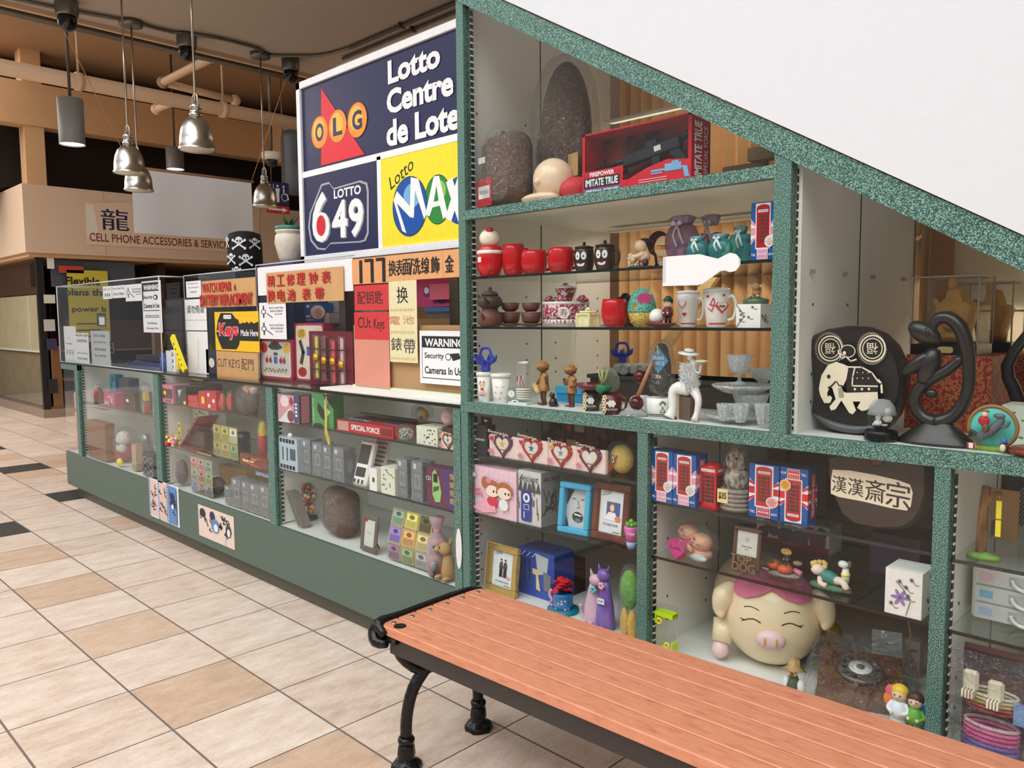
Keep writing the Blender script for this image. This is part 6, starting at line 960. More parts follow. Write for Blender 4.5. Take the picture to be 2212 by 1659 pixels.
pe(410, 960, 14, 16, DARKW); m.L([L6(*q) for q in ((405, 1050), (440, 1030), (470, 1000))], .004, DARKW); m.L([L6(*q) for q in ((480, 1000), (500, 1030), (560, 1040))], .003, DARKW); m.P([L6(*q) for q in ((495, 1050), (530, 1050), (545, 1120), (500, 1125))], mt((170, 156, 130), .6)); m.L([L6(*q) for q in ((850, 990), (875, 1020), (880, 1090))], .006, CRM)
m.build('elephant_drawing', t); t.scale = (.9, 1, 1); t.location.x += .02
x, s, H = at(1903, 862, 2.16, z); t = thing('snow_globe', 'glass dome with two tiny white figures at a piano', 'snow globe', (x, 2.17, z)); r = 30 * s
m = MB(); m.lathe([(r * 1.15, 0), (r * 1.18, H * .08), (r * 1.1, H * .16), (r * 1.12, H * .22), (r, H * .25), (0, H * .25)], mt((16, 14, 14), .12), 28); m.build('base', t); m = MB(); m.box(-r * .6, r * .4, -.006, .004, H * .36, H * .4, PORC); m.box(-r * .5, r * .3, -.004, .012, H * .25, H * .36, BLACK); person(m, -r * .15, -.01, H * .25, H * .36, PORC, PORC, BLACK, PORC); person(m, r * .35, .008, H * .3, H * .45, PORC, PORC, BLACK, PORC); m.build('figures', t)
m = MB(); m.lathe([(r * .95, H * .25), (r * .98, H * .62)], GLASS, 26); m.lathe([(r * .98, H * .62), (r * .85, H * .82), (r * .5, H * .97), (0, H)], thin_mat('frosted_dome', (.8, .8, .8), .1, .1, .6, 200, .25), 26); m.build('dome', t)
b0 = lo(1290, 1552, 2.2); t = thing('couple_sculpture', 'tall dark carved sculpture of two entwined figures on a domed foot', 'sculpture', (b0[0], 2.2, z)); V6 = lambda zx, zy, y=0: (lo(zx, zy, 2.2)[0] - b0[0], y, lo(zx, zy, 2.2)[1] - b0[1])
q = k * 1.05; m = MB(); m.lathe([(a * q, b * q) for a, b in ((275, 0), (262, 20), (190, 80), (110, 140), (95, 175))], DARKW, 30, (0, 0), 1, .5); m.build('foot', t)
m = MB(); m.tube([V6(*p_) for p_ in ((1290, 1380), (1180, 1330), (1120, 1240), (1125, 1150), (1190, 1060), (1290, 1000), (1410, 930), (1490, 850))], [x_ * q for x_ in (60, 45, 42, 42, 45, 42, 38, 30)], DARKW, 12); m.tube([V6(*p_) for p_ in ((1290, 1380), (1420, 1330), (1510, 1220), (1550, 1080), (1555, 900), (1530, 720), (1480, 600), (1400, 530), (1310, 530), (1260, 590), (1250, 650))], [x_ * q for x_ in (60, 46, 40, 40, 42, 46, 50, 46, 44, 36, 40)], DARKW, 12); m.tube([V6(*p_) for p_ in ((1190, 1060), (1220, 960), (1260, 850), (1280, 780))], [x_ * q for x_ in (46, 70, 66, 36)], DARKW, 12); m.ball(V6(1250, 1140), (44 * q, 30 * q, 34 * q), DARKW, 12); m.build('bodies', t)
m = MB(); m.ball(V6(1195, 650), (125 * q, 60 * q, 72 * q), DARKW, 18, ('Y', .55)); m.ball(V6(1140, 900, -.01), (120 * q, 45 * q, 48 * q), DARKW, 16, ('Y', -.75)); m.tube([V6(1240, 610, -.035), V6(1265, 640, -.038), V6(1250, 670, -.035)], 9 * q, DARKW, 8); m.build('heads', t)
BRO = noise_mat('red_brocade', [(.46, (150, 36, 30)), (.53, (196, 130, 70)), (.60, (160, 40, 32))], s=75, detail=3, rough=.5)
def bx(lab, px0, px1, pt, Y, z0, d, mat, name='box', cat='box', deco=None):
    x0 = at_y(px0, 850, Y)[0]; x1 = at_y(px1, 850, Y)[0]; H = at_y((px0 + px1) / 2, pt, Y)[1] - z0; m = MB(); m.box(0, x1 - x0, 0, d, 0, H, mat); m.front(0)
    if deco: deco(m, x1 - x0, H, d)
    return m.build(name, None, (x0, Y, z0), 0, lab, cat), x1 - x0, H
o, w, h = bx('red and gold brocade covered box behind the dark sculpture', 1955, 2140, 768, 2.46, z, .22, BRO, 'brocade_box'); o2, w2, h2 = bx('red brocade box at the right under the second golden statue', 2062, 2212, 762, 2.74, z, .25, BRO, 'brocade_box')
def statue_case(lab, px0, px1, pt, Y, z0, gw):
    x0 = at_y(px0, 700, Y)[0]; x1 = at_y(px1, 700, Y)[0]; H = at_y(px0, pt, Y)[1] - z0; W_ = x1 - x0; D = .16; t = thing('statue_case', lab, 'display case', (x0, Y, z0)); m = MB(); m.box(0, W_, 0, D, 0, .03, mt((30, 26, 24), .3)); m.front(0); m.m(GOLD); m.RR(W_ * .42, .006, W_ * .66, .024, .008, mt((212, 190, 130), .4)); m.build('black_plinth', t)
    AM = mt((206, 152, 70), .45, 0, .12, 30, .5); c = W_ * .55; m = MB(); n = [(c + gw * a, .03 + (H - .05) * b) for a, b in ((-.7, 0), (.7, 0), (.75, .2), (.95, .42), (1.05, .62), (.9, .7), (.6, .72), (.5, .86), (.36, .98), (.1, 1.0), (-.3, .93), (-.4, .78), (-.7, .7), (-.95, .82), (-1.05, .74), (-.9, .6), (-.95, .45), (-.8, .2))]; m.T = Matrix.Translation((0, D * .5, 0)); puff(m, n, .08, AM, .8); m.ball((c - gw * .05, -.04, .03 + H * .3), (gw * .45, .03, H * .14), AM, 12); m.ball((c - gw * .02, -.03, .03 + H * .78), (gw * .22, .03, H * .1), AM, 12); m.build('amber_statue', t)
    m = MB(); m.box(.002, W_ - .002, .002, D - .002, .03, H, ACRYL); m.build('acrylic_cover', t); m = MB(); EGC = mt((190, 178, 160), .3); m.tube([(0, 0, H), (W_, 0, H), (W_, D, H), (0, D, H)], .0025, EGC, 5, True); [m.tube([(a, b, .03), (a, b, H)], .0025, EGC, 5) for a in (0, W_) for b in (0, D)]; m.build('cover_edge', t)
statue_case('amber statue in a clear case on the brocade box behind the sculpture', 1968, 2112, 600, 2.48, z + h, .056); statue_case('amber statue in a clear case further right, cut by the picture edge', 2062, 2186, 612, 2.78, z + h2, .056)
x, s, H = at(2148, 882, 2.18, z); t = thing('relief_plate', 'round souvenir plate in relief with a rider in red on a grey horse', 'souvenir', (x, 2.18, z)); r = 46 * s; c = H * .56
m = MB(); m.T = Matrix.Translation((0, 0, c)) @ Matrix.Rotation(math.pi / 2, 4, 'X'); m.lathe([(r, -.006), (r * 1.0, .006), (r * .94, .01), (0, .004)], mt((90, 190, 180), .3, 0, .2, 20), 30); m.T = Matrix(); m.tube([(r * math.cos(a), -.008, c + r * math.sin(a)) for a in [i * .21 for i in range(30)]], .005, mt((150, 110, 60), .4), 6, True); m.build('plate_disc', t)
HG = mt((96, 100, 106), .35); m = MB(); m.tube([(-r * .5, -.02, c - r * .5), (-r * .1, -.025, c - r * .2), (r * .3, -.025, c + r * .2), (r * .45, -.025, c + r * .5)], [r * .2, r * .26, r * .2, r * .14], HG, 10); m.ball((r * .35, -.03, c + r * .6), (r * .26, r * .12, r * .13), HG, 10); m.tube([(r * .3, -.025, c + r * .1), (r * .65, -.03, c + r * .15), (r * .75, -.03, c + r * .4)], r * .07, HG, 8); m.tube([(-r * .55, -.02, c - r * .4), (-r * .85, -.02, c - r * .2), (-r * .9, -.02, c - r * .5)], r * .08, mt((60, 50, 46), .5), 8); m.build('horse', t)
m = MB(); R2 = mt((190, 30, 44), .35); m.ball((-r * .25, -.035, c + r * .35), (r * .25, r * .12, r * .25), R2, 12); m.ball((-r * .2, -.04, c + r * .68), (r * .13, r * .1, r * .14), SKIN, 10); m.ball((-r * .2, -.038, c + r * .8), (r * .2, r * .12, r * .07), mt((140, 96, 60), .5), 10); m.ball((-r * .15, -.04, c + r * .02), (r * .16, r * .1, r * .22), mt((110, 70, 40), .5), 10); m.build('rider', t)
m = MB(); m.lathe([(r * 1.0, 0), (r * .95, H * .1), (0, H * .16)], mt((130, 160, 50), .6, 0, .2, 60, .5), 18, (0, 0), 1, .35); BVR = mt((96, 60, 44), .5); m.ball((r * .6, -.03, H * .16), (r * .2, r * .16, H * .12), BVR, 10); m.ball((r * .6, -.045, H * .15), (r * .13, r * .06, H * .09), CRM, 8); m.ball((r * .6, -.035, H * .3), (r * .15, r * .13, H * .07), mt((70, 110, 170), .4), 10); m.box(-r * .95, -r * .6, -.03, -.026, H * .06, H * .18, PAPER); m.front(-.03); m.R(-r * .95, H * .06, -r * .87, H * .18, R2); m.R(-r * .68, H * .06, -r * .6, H * .18, R2); m.build('base', t)
def hearts(col, n=14):
    def f(m, w, h, d):
        for k in range(n): m.P(heart(rnd.uniform(.08, .92) * w, rnd.uniform(.08, .92) * h, min(w, h) * .055), col)
        m.right(w); [m.P(heart(rnd.uniform(.1, .9) * d, rnd.uniform(.1, .9) * h, min(d, h) * .07), col) for k in range(n // 2)]
    return f
PALE = mt((222, 224, 204), .6); bx('pale box with green hearts behind the relief plate', 2166, 2225, 876, 2.3, z, .1, PALE, 'heart_box', 'gift box', hearts(mt((70, 140, 70), .5), 12))
x, s, H = at(2208, 690, 2.5, z); m = MB(); [m.tube([(a * 1, 0, H * b) for a, b in pth], [.012, .018, .016, .012], DARKW, 10) for pth in (((0, 0), (.0, .3), (-.03, .6), (.03, .95)), ((0, 0), (.05, .3), (.06, .7), (.03, .95)))]; m.lathe([(.045, 0), (.03, .03), (0, .04)], DARKW, 20); m.build('dark_sculpture', None, (x, 2.5, z), 0, 'dark carved sculpture cut off by the right picture edge', 'sculpture')
m = MB(); m.lathe([(.05, 0), (.06, .012), (.05, .02), (0, .02)], mt((120, 50, 36), .3), 20); x = at_y(2238, 985, 2.16)[0]; m.build('red_brown_dish', None, (x, 2.165, z), 0, 'flat red brown dish at the right edge beside the relief plate', 'dish')
m = MB(); a = at_y(2200, 560, 2.2); m.T = Matrix.Rotation(math.radians(30), 4, 'Y'); m.box(-.03, .3, 0, .06, -.02, .02, mt((160, 136, 106), .6)); m.build('wooden_strut', case, (a[0] + .0, 2.16, a[1] + .012))
# ================================================================ LOWER LEFT BAY
def notch(m, w, h): m.P([(w * .3, h * .4), (w * .7, h * .4), (w * .6, h * .7), (w * .4, h * .7)], PAPER)
o, w, h = bx('small black hang carton at the far left of the heart frame shelf', 1021, 1050, 918, 2.136, B1A, .05, mt((38, 37, 40), .5), 'black_carton', 'carton', lambda m, w, h, d: (squig(m, w * .5, h * .52, w * .75, h * .08, PAPER, 5, .001), m.right(w), [m.R(d * .3, h * (.2 + .1 * k), d * .7, h * (.23 + .1 * k), PAPER) for k in range(6)])); m = MB(); m.box(w * .2, w * .95, .03, .034, h, h * 1.25, BLACK); m.front(.03); m.E(w * .55, h * 1.12, w * .12, h * .04, PAPER); m.build('hang_tab', o)
def heartframe(lab, px0, px1, pt, pb, col, name_, hcol, scol, Y=2.145, z0=None):
    z0 = B1A if z0 is None else z0; x0 = at_y(px0, 960, Y)[0]; x1 = at_y(px1, 960, Y)[0]; H = at_y((px0 + px1) / 2, pt, Y)[1] - z0; W_ = x1 - x0; t = thing('heart_photo_frame', lab, 'photo frame', (x0, Y, z0), 0, 'zodiac heart photo frames'); C_ = mt(col, .35)
    m = MB(); m.box(0, W_, 0, .02, 0, H * .8, mt((238, 214, 206), .4), .004); m.T = Matrix.Translation((W_ * .5, 0, H * .5)); q = min(W_, H); m.prism(heart(0, 0, q * .46), -.008, .01, C_); m.T = Matrix(); m.front(-.008); m.P(heart(W_ * .5, H * .5, q * .34), mt((196, 150, 80), .3, .6)); m.P(heart(W_ * .5, H * .51, q * .3), mt((214, 214, 214), .15, .3)); m.P(star(W_ * .5, H * .52, W_ * .11), mt(scol, .4)); m.R(W_ * .4, H * .3, W_ * .6, H * .33, GREYD)
    [m.E(W_ * .5 + W_ * .4 * math.cos(a), H * .54 + H * .34 * math.sin(a), W_ * .014, W_ * .014, PAPER, 8) for a in (.3, .7, 1.1, 3.6, 4.1, 5.2, 5.6)]; m.P(heart(W_ * .16, H * .68, W_ * .1), mt((236, 190, 190), .4)); m.P(heart(W_ * .16, H * .68, W_ * .08), mt(hcol, .3)); [m.E(W_ * (.12 + .05 * math.cos(a)), H * (.22 + .05 * math.sin(a)), W_ * .05, H * .05, mt((206, 130, 150), .35), 10) for a in (0, 1.6, 3.1, 4.7)]
    m.TX(name_, W_ * .36, H * .9, H * .13, mt((226, 200, 180), .4), W_ * .66, bold=.02, rot=-.08); m.build('frame', t); m = MB(); m.box(W_ * .4, W_ * .6, .02, .05, 0, H * .5, BLACK); m.build('stand', t)
for a in ((1056, 1122, 930, 990, (92, 44, 84), 'Scorpio', (190, 30, 70), (230, 160, 50), 'purple red zodiac heart frame marked Scorpio'), (1120, 1183, 938, 1005, (170, 40, 56), 'Sagittarius', (190, 30, 50), (60, 110, 80), 'red zodiac heart frame marked Sagittarius'), (1184, 1246, 948, 1015, (160, 44, 46), 'Taurrus', (190, 160, 60), (130, 140, 150), 'dark red zodiac heart frame marked Taurrus'), (1246, 1308, 957, 1026, (96, 40, 66), 'Capricorn', (170, 30, 60), (226, 226, 230), 'plum zodiac heart frame marked Capricorn, nearest the yellow plush')): heartframe(a[8], *a[:8])
def bird(t, R_, H):
    m = MB(); m.ball((R_ * .15, 0, H * .5), (R_ * .85, R_ * .6, H * .48), mt((236, 200, 90), .95, 0, .08, 90, .5), 22); m.build('plush_body', t); m = MB(); m.ball((-R_ * .55, -R_ * .5, H * .25), (R_ * .36, R_ * .3, H * .22), mt((240, 130, 40), .9), 14); m.build('beak', t)
    m = MB(); m.front(-R_ * .62); m.E(0, H * .5, R_ * .18, H * .15, GREYD); m.E(0, H * .5, R_ * .14, H * .12, PAPER); m.E(0, H * .5, R_ * .06, H * .05, BLACK, 8); m.P([(R_ * .1, H * .42), (R_ * .3, H * .68), (R_ * .4, H * .66), (R_ * .2, H * .38)], mt((176, 40, 40), .6)); m.build('eye_patch', t)
bagged('plush_bird', 'yellow round plush bird with orange beak in clear wrap', 'plush toy', 1340, 958, 2.21, B1A, 70, bird, 1.06)
for k, (lab, dz_) in enumerate((('lower reddish brown flat box behind the heart frames', 0), ('upper reddish brown flat box stacked behind the heart frames', 1))): x0 = at_y(1170 + 16 * k, 940, 2.45)[0]; m = MB(); m.box(0, .3, 0, .2, 0, .06, noise_mat('brown_lacquer', [(.4, (70, 36, 28)), (.6, (110, 60, 44))], s=40)); m.front(0); m.R(.1, .02, .12, .045, mt((220, 80, 50), .5)); m.R(.14, .02, .19, .045, mt((200, 180, 150), .5)); m.build('lacquer_box', None, (x0, 2.45, B1A + .061 * dz_ + .002), 0, lab, 'box')
# couple box, old telephone box
def wedding(m, w, h, d):
    HR = mt((176, 104, 56), .6); m.R(0, 0, w, h, mt((238, 200, 214), .5))
    for i in range(9):
        for j in range(9): m.E(w * (.06 + .11 * i), h * (.06 + .11 * j), w * .012, w * .012, mt((244, 220, 230), .5), 6)
    m.P([(w * .05, h * .12), (w * .4, h * .35), (w * .55, h * .38), (w * .6, h * .12), (w * .3, h * .05)], mt((240, 170, 190), .5)); m.E(w * .52, h * .33, w * .12, h * .1, mt((214, 50, 70), .5)); m.E(w * .76, h * .3, w * .1, h * .12, PAPER)
    for u in (.52, .78): m.E(w * u, h * .6, w * .17, h * .17, HR); m.E(w * u, h * .54, w * .145, h * .12, mt((250, 224, 206), .5)); m.E(w * (u + .03), h * .54, w * .02, h * .03, INK, 10); m.E(w * (u + .1), h * .54, w * .02, h * .03, INK, 10)
    m.E(w * .36, h * .7, w * .08, h * .12, HR); m.E(w * .44, h * .74, w * .06, h * .05, PINK); m.TX('Sweet', w * .17, h * .53, h * .07, mt((210, 60, 110), .5), w * .2, bold=.03); m.TX('Wedding', w * .18, h * .42, h * .08, mt((210, 60, 110), .5), w * .27, bold=.03); m.E(w * .1, h * .82, w * .05, h * .05, mt((226, 200, 214), .5))
bx('pink square gift box showing a cartoon wedding couple', 1016, 1114, 1012, 2.136, B1B, .09, mt((228, 190, 206), .5), 'wedding_box', 'gift box', wedding)
def ancient(m, w, h, d):
    m.R(0, 0, w, h, mt((206, 206, 204), .5)); q = mt((70, 70, 72), .6)
    for k in range(26): u, v = rnd.uniform(0, .9) * w, rnd.uniform(.1, .75) * h; m.L([(u, v), (u, v + h * rnd.uniform(.05, .2))], w * .03, q)
    for k in range(5): m.P([(w * .2 * k, h * .62), (w * (.2 * k + .2), h * .62), (w * (.2 * k + .1), h * .82)], q)
    B2 = mt((36, 60, 150), .5); m.RR(w * .14, h * .06, w * .6, h * .62, w * .08, B2); m.E(w * .38, h * .5, w * .15, h * .09, PAPER); m.E(w * .38, h * .5, w * .07, h * .05, B2); m.R(w * .26, h * .28, w * .5, h * .38, PAPER); m.R(w * .28, h * .29, w * .48, h * .37, B2); m.R(w * .26, h * .12, w * .3, h * .24, PAPER); m.TX('Ancient', w * .48, h * .87, h * .12, INK, w * .86, shear=.3)
    m.right(w); m.R(0, 0, d, h, mt((150, 150, 150), .5)); [m.L([(rnd.uniform(0, .9) * d, rnd.uniform(.1, .7) * h), (rnd.uniform(0, .9) * d, rnd.uniform(.2, .8) * h)], d * .04, q) for k in range(14)]; m.TX('Ancient', d * .5, h * .87, h * .1, INK, d * .85, shear=.3)
bx('grey city print carton with a blue old telephone picture', 1119, 1168, 1018, 2.14, B1B, .11, mt((190, 190, 190), .5), 'telephone_carton', 'carton', ancient)
def frame(lab, px0, px1, pt, Y, z0, border, depth, mat, pic, rz=0, name='photo_frame', dots=None, tilt=.12):
    x0 = at_y(px0, 1100, Y)[0]; x1 = at_y(px1, 1100, Y)[0]; H = at_y((px0 + px1) / 2, pt, Y)[1] - z0; W_ = x1 - x0; t = thing(name, lab, 'photo frame', ((x0 + x1) / 2, Y, z0), rz); t.rotation_euler[0] = -tilt; m = MB(); b = border * W_
    for q in ((-W_ / 2, W_ / 2, 0, b), (-W_ / 2, W_ / 2, H - b, H), (-W_ / 2, -W_ / 2 + b, b, H - b), (W_ / 2 - b, W_ / 2, b, H - b)): m.box(q[0], q[1], 0, depth, q[2], q[3], mat, min(.004, b * .3))
    if dots:
        for i in range(28): a = -W_ / 2 + W_ * (i + .5) / 28; [m.ball((a, -.002, v), W_ / 60, dots, 6) for v in (b * .12, H - b * .12)]
        for i in range(36): a = H * (i + .5) / 36; [m.ball((u, -.002, a), W_ / 60, dots, 6) for u in (-W_ / 2 + b * .12, W_ / 2 - b * .12)]
    m.build('frame_border', t); m = MB(); m.box(-W_ / 2 + b, W_ / 2 - b, depth * .6, depth * .8, b, H - b, mt((222, 228, 230), .4)); m.front(depth * .6, -W_ / 2 + b, b); pic(m, W_ - 2 * b, H - 2 * b); m.build('picture', t); m = MB(); m.tube([(0, depth, H * .6), (0, depth + H * .28 + .01, H * .03)], .004, BLACK, 6); m.build('stand', t); return t
def laugh(m, w, h):
    G1, G2 = mt((196, 196, 196), .5), mt((60, 60, 62), .5); m.R(0, 0, w, h, G1); m.P([(0, h), (0, h * .55), (w * .2, h * .8), (w * .35, h)], G2); m.P([(0, h * .3), (w * .15, 0), (0, 0)], G2); m.P([(w, h * .5), (w * .9, h * .2), (w, 0)], G2); [m.P([(w * a, h * .72), (w * (a + .13), h * .76), (w * (a + .26), h * .71), (w * (a + .13), h * .73)], G2) for a in (.2, .62)]; m.L([(w * .52, h * .7), (w * .6, h * .52), (w * .48, h * .5)], w * .025, G2); m.E(w * .55, h * .27, w * .26, h * .14, G2, 24, -.2); m.P([(w * .36, h * .36), (w * .74, h * .33), (w * .7, h * .3), (w * .4, h * .32)], PAPER); m.E(w * .57, h * .19, w * .14, h * .05, mt((120, 120, 120), .5))
frame('sky blue rounded photo frame with a black and white laughing face', 1204, 1266, 1046, 2.15, B1B, .16, .045, mt((74, 176, 214), .35), laugh, .1)
def forever(m, w, h, kind):
    m.TX('FOREVER', w * .5, h * (.2 if kind == 'w' else .13), h * .055, INK, w * .62, shear=.1); [m.L([(w * .08, h * (.86 + .03 * k)), (w * .45, h * (.93 + .02 * k))], .0012, KICK) for k in range(4)]; m.R(w * .6, h * .04, w * .9, h * .055, GREYD)
    if kind == 'w': m.R(w * .3, h * .36, w * .85, h * .74, mt((70, 96, 160), .5)); m.E(w * .52, h * .62, w * .13, h * .11, mt((150, 100, 70), .5)); m.E(w * .53, h * .6, w * .09, h * .085, SKIN); m.P([(w * .2, h * .32), (w * .4, h * .5), (w * .66, h * .5), (w * .84, h * .3)], PAPER); m.E(w * .78, h * .36, w * .12, h * .07, mt((226, 130, 90), .5))
    else:
        for u in (.42, .62): m.E(w * u, h * .74, w * .05, h * .045, SKIN, 10); m.P([(w * (u - .1), h * .52), (w * (u + .1), h * .52), (w * (u + .06), h * .7), (w * (u - .06), h * .7)], GREYD); m.P([(w * (u - .08), h * .27), (w * (u + .08), h * .27), (w * (u + .07), h * .52), (w * (u - .07), h * .52)], INK); m.E(w * u, h * .76, w * .05, h * .03, INK, 8)
        m.E(w * .78, h * .28, w * .09, h * .05, mt((226, 150, 190), .5))
frame('brown wood photo frame with a portrait over a forever caption', 1274, 1352, 1046, 2.165, B1B, .17, .018, noise_mat('walnut', [(.3, (80, 42, 28)), (.7, (120, 66, 42))], scale=(1, 1, .2), s=40, rough=.4), lambda m, w, h: forever(m, w, h, 'w'))
frame('gold beaded photo frame with a couple over a forever caption', 1043, 1110, 1178, 2.16, ZF, .17, .02, mt((200, 168, 96), .3, .7), lambda m, w, h: forever(m, w, h, 'c'), 0, 'photo_frame', mt((216, 190, 130), .3, .6))
x, s, H = at(1360, 1122, 2.14, B1B); t = thing('cactus_pot', 'pink to blue pot with green ball cactus beside the lower left post', 'plant pot', (x, 2.15, B1B)); r = 16 * s; m = MB(); m.lathe([(r * .55, 0), (r * .75, H * .25)], mt((150, 180, 220), .3), 20); m.lathe([(r * .75, H * .25), (r * 1.0, H * .72), (r * .9, H * .76), (0, H * .72)], mt((226, 110, 180), .3), 20); wrap(m, r * .95, -.95, H * .55); m.TX('Happy', 0, 0, H * .12, PAPER, r * 1.0, bold=.02); m.build('pot', t); m = MB(); [m.ball((r * .55 * math.cos(k * 1.1), r * .55 * math.sin(k * 1.1), H * .82), r * .34, mt((90, 170, 50), .4), 10) for k in range(6)]; m.ball((0, 0, H * .92), r * .34, mt((110, 190, 60), .4), 10); m.build('cactus', t)
def blueset(m, w, h, d):
    m.P([(w * .48, h * .95), (w * .85, h * .9), (w * .8, h * .55), (w * .55, h * .5)], mt((196, 200, 206), .5)); [m.R(w * a, h * .3, w * (a + .03), h * .8, NAVY) for a in (.08, .16, .3)]; m.P([(w * .4, h * .62), (w * .58, h * .6), (w * .56, h * .5), (w * .62, h * .15), (w * .5, h * .18), (w * .5, h * .48), (w * .4, h * .5)], mt((226, 206, 140), .5)); m.P([(w * .7, h * .6), (w * .92, h * .55), (w * .88, h * .2), (w * .72, h * .2)], mt((120, 120, 126), .5)); m.R(w * .9, h * .1, w * .99, h * .4, NAVY); [m.L([(w * a, h * .85), (w * (a + .1), h * .95)], .003, PAPER) for a in (.1, .25, .4)]
bx('royal blue printed box behind the gold frame and flower tin', 1118, 1196, 1190, 2.24, ZF, .12, mt((40, 76, 170), .4), 'blue_set_box', 'box', blueset)
x, s, H = at(1216, 1247, 2.2, ZF); t = thing('flower_tin', 'blue starry tin holding a red carnation on a teal disc', 'flower tin', (x, 2.2, ZF)); r = 22 * s; m = MB(); m.lathe([(r * 1.6, 0), (r * 1.6, .012), (r * .9, .014)], mt((30, 130, 160), .35), 26); m.build('disc_base', t); m = MB(); m.lathe([(r, .014), (r * 1.04, .03), (r, .034), (r, H * .5), (r * 1.05, H * .54), (0, H * .5)], mt((40, 116, 180), .35), 24); [(wrap(m, r, -1.7 + .35 * (k % 5), H * (.15 + .08 * (k % 4))), m.P(star(0, 0, r * .16), mt(((240, 220, 90), (240, 160, 190), (240, 240, 240))[k % 3], .4))) for k in range(9)]; m.build('tin_body', t)
m = MB(); [m.ball((r * .75 * rnd.uniform(-1, 1), r * .75 * rnd.uniform(-1, 1), H * rnd.uniform(.58, .95)), (r * .42, r * .42, r * .12), mt((196, 24, 36), .7), 7, ('X', rnd.uniform(-1, 1))) for k in range(26)]; m.build('carnation', t); m = MB(); m.tube([(-r * 1.05, -r * .4, .014), (-r * 1.3, -r * .4, H * .2), (-r * 1.0, -r * .5, H * .3), (-r * 1.35, -r * .5, H * .45), (-r * 1.15, -r * .4, H * .6)], r * .16, mt((226, 150, 180), .35), 8); m.build('pink_spiral', t)
bx('dark brown bottle carton behind the red carnation', 1206, 1240, 1208, 2.36, ZF, .07, mt((54, 38, 34), .5), 'dark_carton', 'carton')
x, s, H = at(1294, 1203, 2.17, ZF); t = thing('cat_couple', 'pink and purple ceramic cats leaning together with a price sticker', 'figurine', (x, 2.18, ZF)); q = H / 100
for dx, hh, c_, c2, nm in ((-13, 74, (214, 176, 194), (110, 190, 200), 'pink_cat'), (8, 86, (126, 96, 176), (240, 180, 200), 'purple_cat')):
    K = mt(c_, .2); m = MB(); m.lathe([(14 * q, 0), (15 * q, 8 * q), (13 * q, 30 * q), (8 * q, hh * .66 * q), (5 * q, hh * .8 * q)], K, 20, (dx * q, 0), 1, .8); hx = dx + (6 if dx < 0 else -1); m.ball((hx * q, -2 * q, hh * .88 * q), (10.5 * q, 8 * q, 8.5 * q), K, 16); [m.tube([((hx + e * 6) * q, -2 * q, (hh * .88 + 5) * q), ((hx + e * 9.5) * q, -2 * q, (hh * .88 + 15) * q)], [3.6 * q, .3 * q], K, 8) for e in (-1, 1)]; [m.ball((dx + e) * q if 0 else ((dx + e) * q, -12 * q, 5 * q), (4 * q, 6 * q, 4.5 * q), K, 8) for e in (-6, 5)]; m.tube([((dx + (-12 if dx < 0 else 10)) * q, 2 * q, 6 * q), ((dx + (-20 if dx < 0 else 12)) * q, 0, 12 * q), ((dx + (-18 if dx < 0 else 8)) * q, -6 * q, 26 * q)], 2.4 * q, K, 8); m.build(nm, t)
    m = MB(); [m.ball(((hx + 1 + 3.2 * math.cos(a)) * q, -9 * q, (hh * .72 + 3.2 * math.sin(a)) * q), 2.4 * q, mt(c2, .4), 8) for a in [i * 1.257 for i in range(5)]]; m.build('flower_collar', t)
m = MB(); m.box(4 * q, 16 * q, -13 * q, -12.5 * q, 38 * q, 46 * q, PAPER); m.front(-13 * q); m.TX('$14.00', 10 * q, 42 * q, 3 * q, INK, 8 * q); m.build('price_sticker', t)
def greenp(t, R_, H):
    m = MB(); m.ball((0, 0, H * .7), (R_ * .95, R_ * .7, H * .28), mt((110, 180, 70), .95, 0, .1, 80, .5), 18); m.build('green_ball', t); m = MB(); [m.ball((q * R_ * .45, -R_ * .1, H * .22), (R_ * .45, R_ * .42, H * .22), mt((240, 190, 70), .95, 0, .1, 80, .5), 14) for q in (-1, 1)]; m.build('yellow_feet', t)
bagged('plush_toy', 'green and yellow plush toy in a clear bag against the lower left post', 'plush toy', 1360, 1228, 2.16, ZF, 52, greenp, 1.08)
# ================================================================ LOWER MIDDLE BAY
z = B2A; x, s, H = at(1594, 968, 2.2, z); t = thing('knitted_owl', 'grey owl toy in a crocheted basket with a yellow price card', 'owl', (x, 2.2, z)); r = 31 * s; CRO = mt((150, 140, 130), .95, 0, .2, 60, .8); FEA = noise_mat('owl_feathers', [(.4, (110, 96, 82)), (.6, (214, 204, 190))], scale=(1, 1, .5), s=70, rough=.9, bump=.8)
m = MB(); [m.tube([(r * math.cos(a), r * math.sin(a), H * (.05 + .07 * k)) for a in [i * .3 for i in range(21)]], H * .04, CRO, 6, True) for k in range(5)]; m.lathe([(r * .98, 0), (r * .98, H * .35), (0, H * .36)], CRO, 18); m.build('crochet_basket', t); m = MB(); m.ball((0, 0, H * .5), (r * .95, r * .85, H * .22), FEA, 16); m.ball((0, -r * .1, H * .8), (r * .78, r * .75, H * .2), FEA, 16); m.ball((0, -r * .8, H * .76), (r * .12, r * .2, H * .06), mt((190, 170, 130), .6), 8); m.ball((-r * .3, -r * .75, H * .86), r * .1, BLACK, 8); m.ball((r * .3, -r * .75, H * .86), r * .1, BLACK, 8); m.build('owl_body', t)
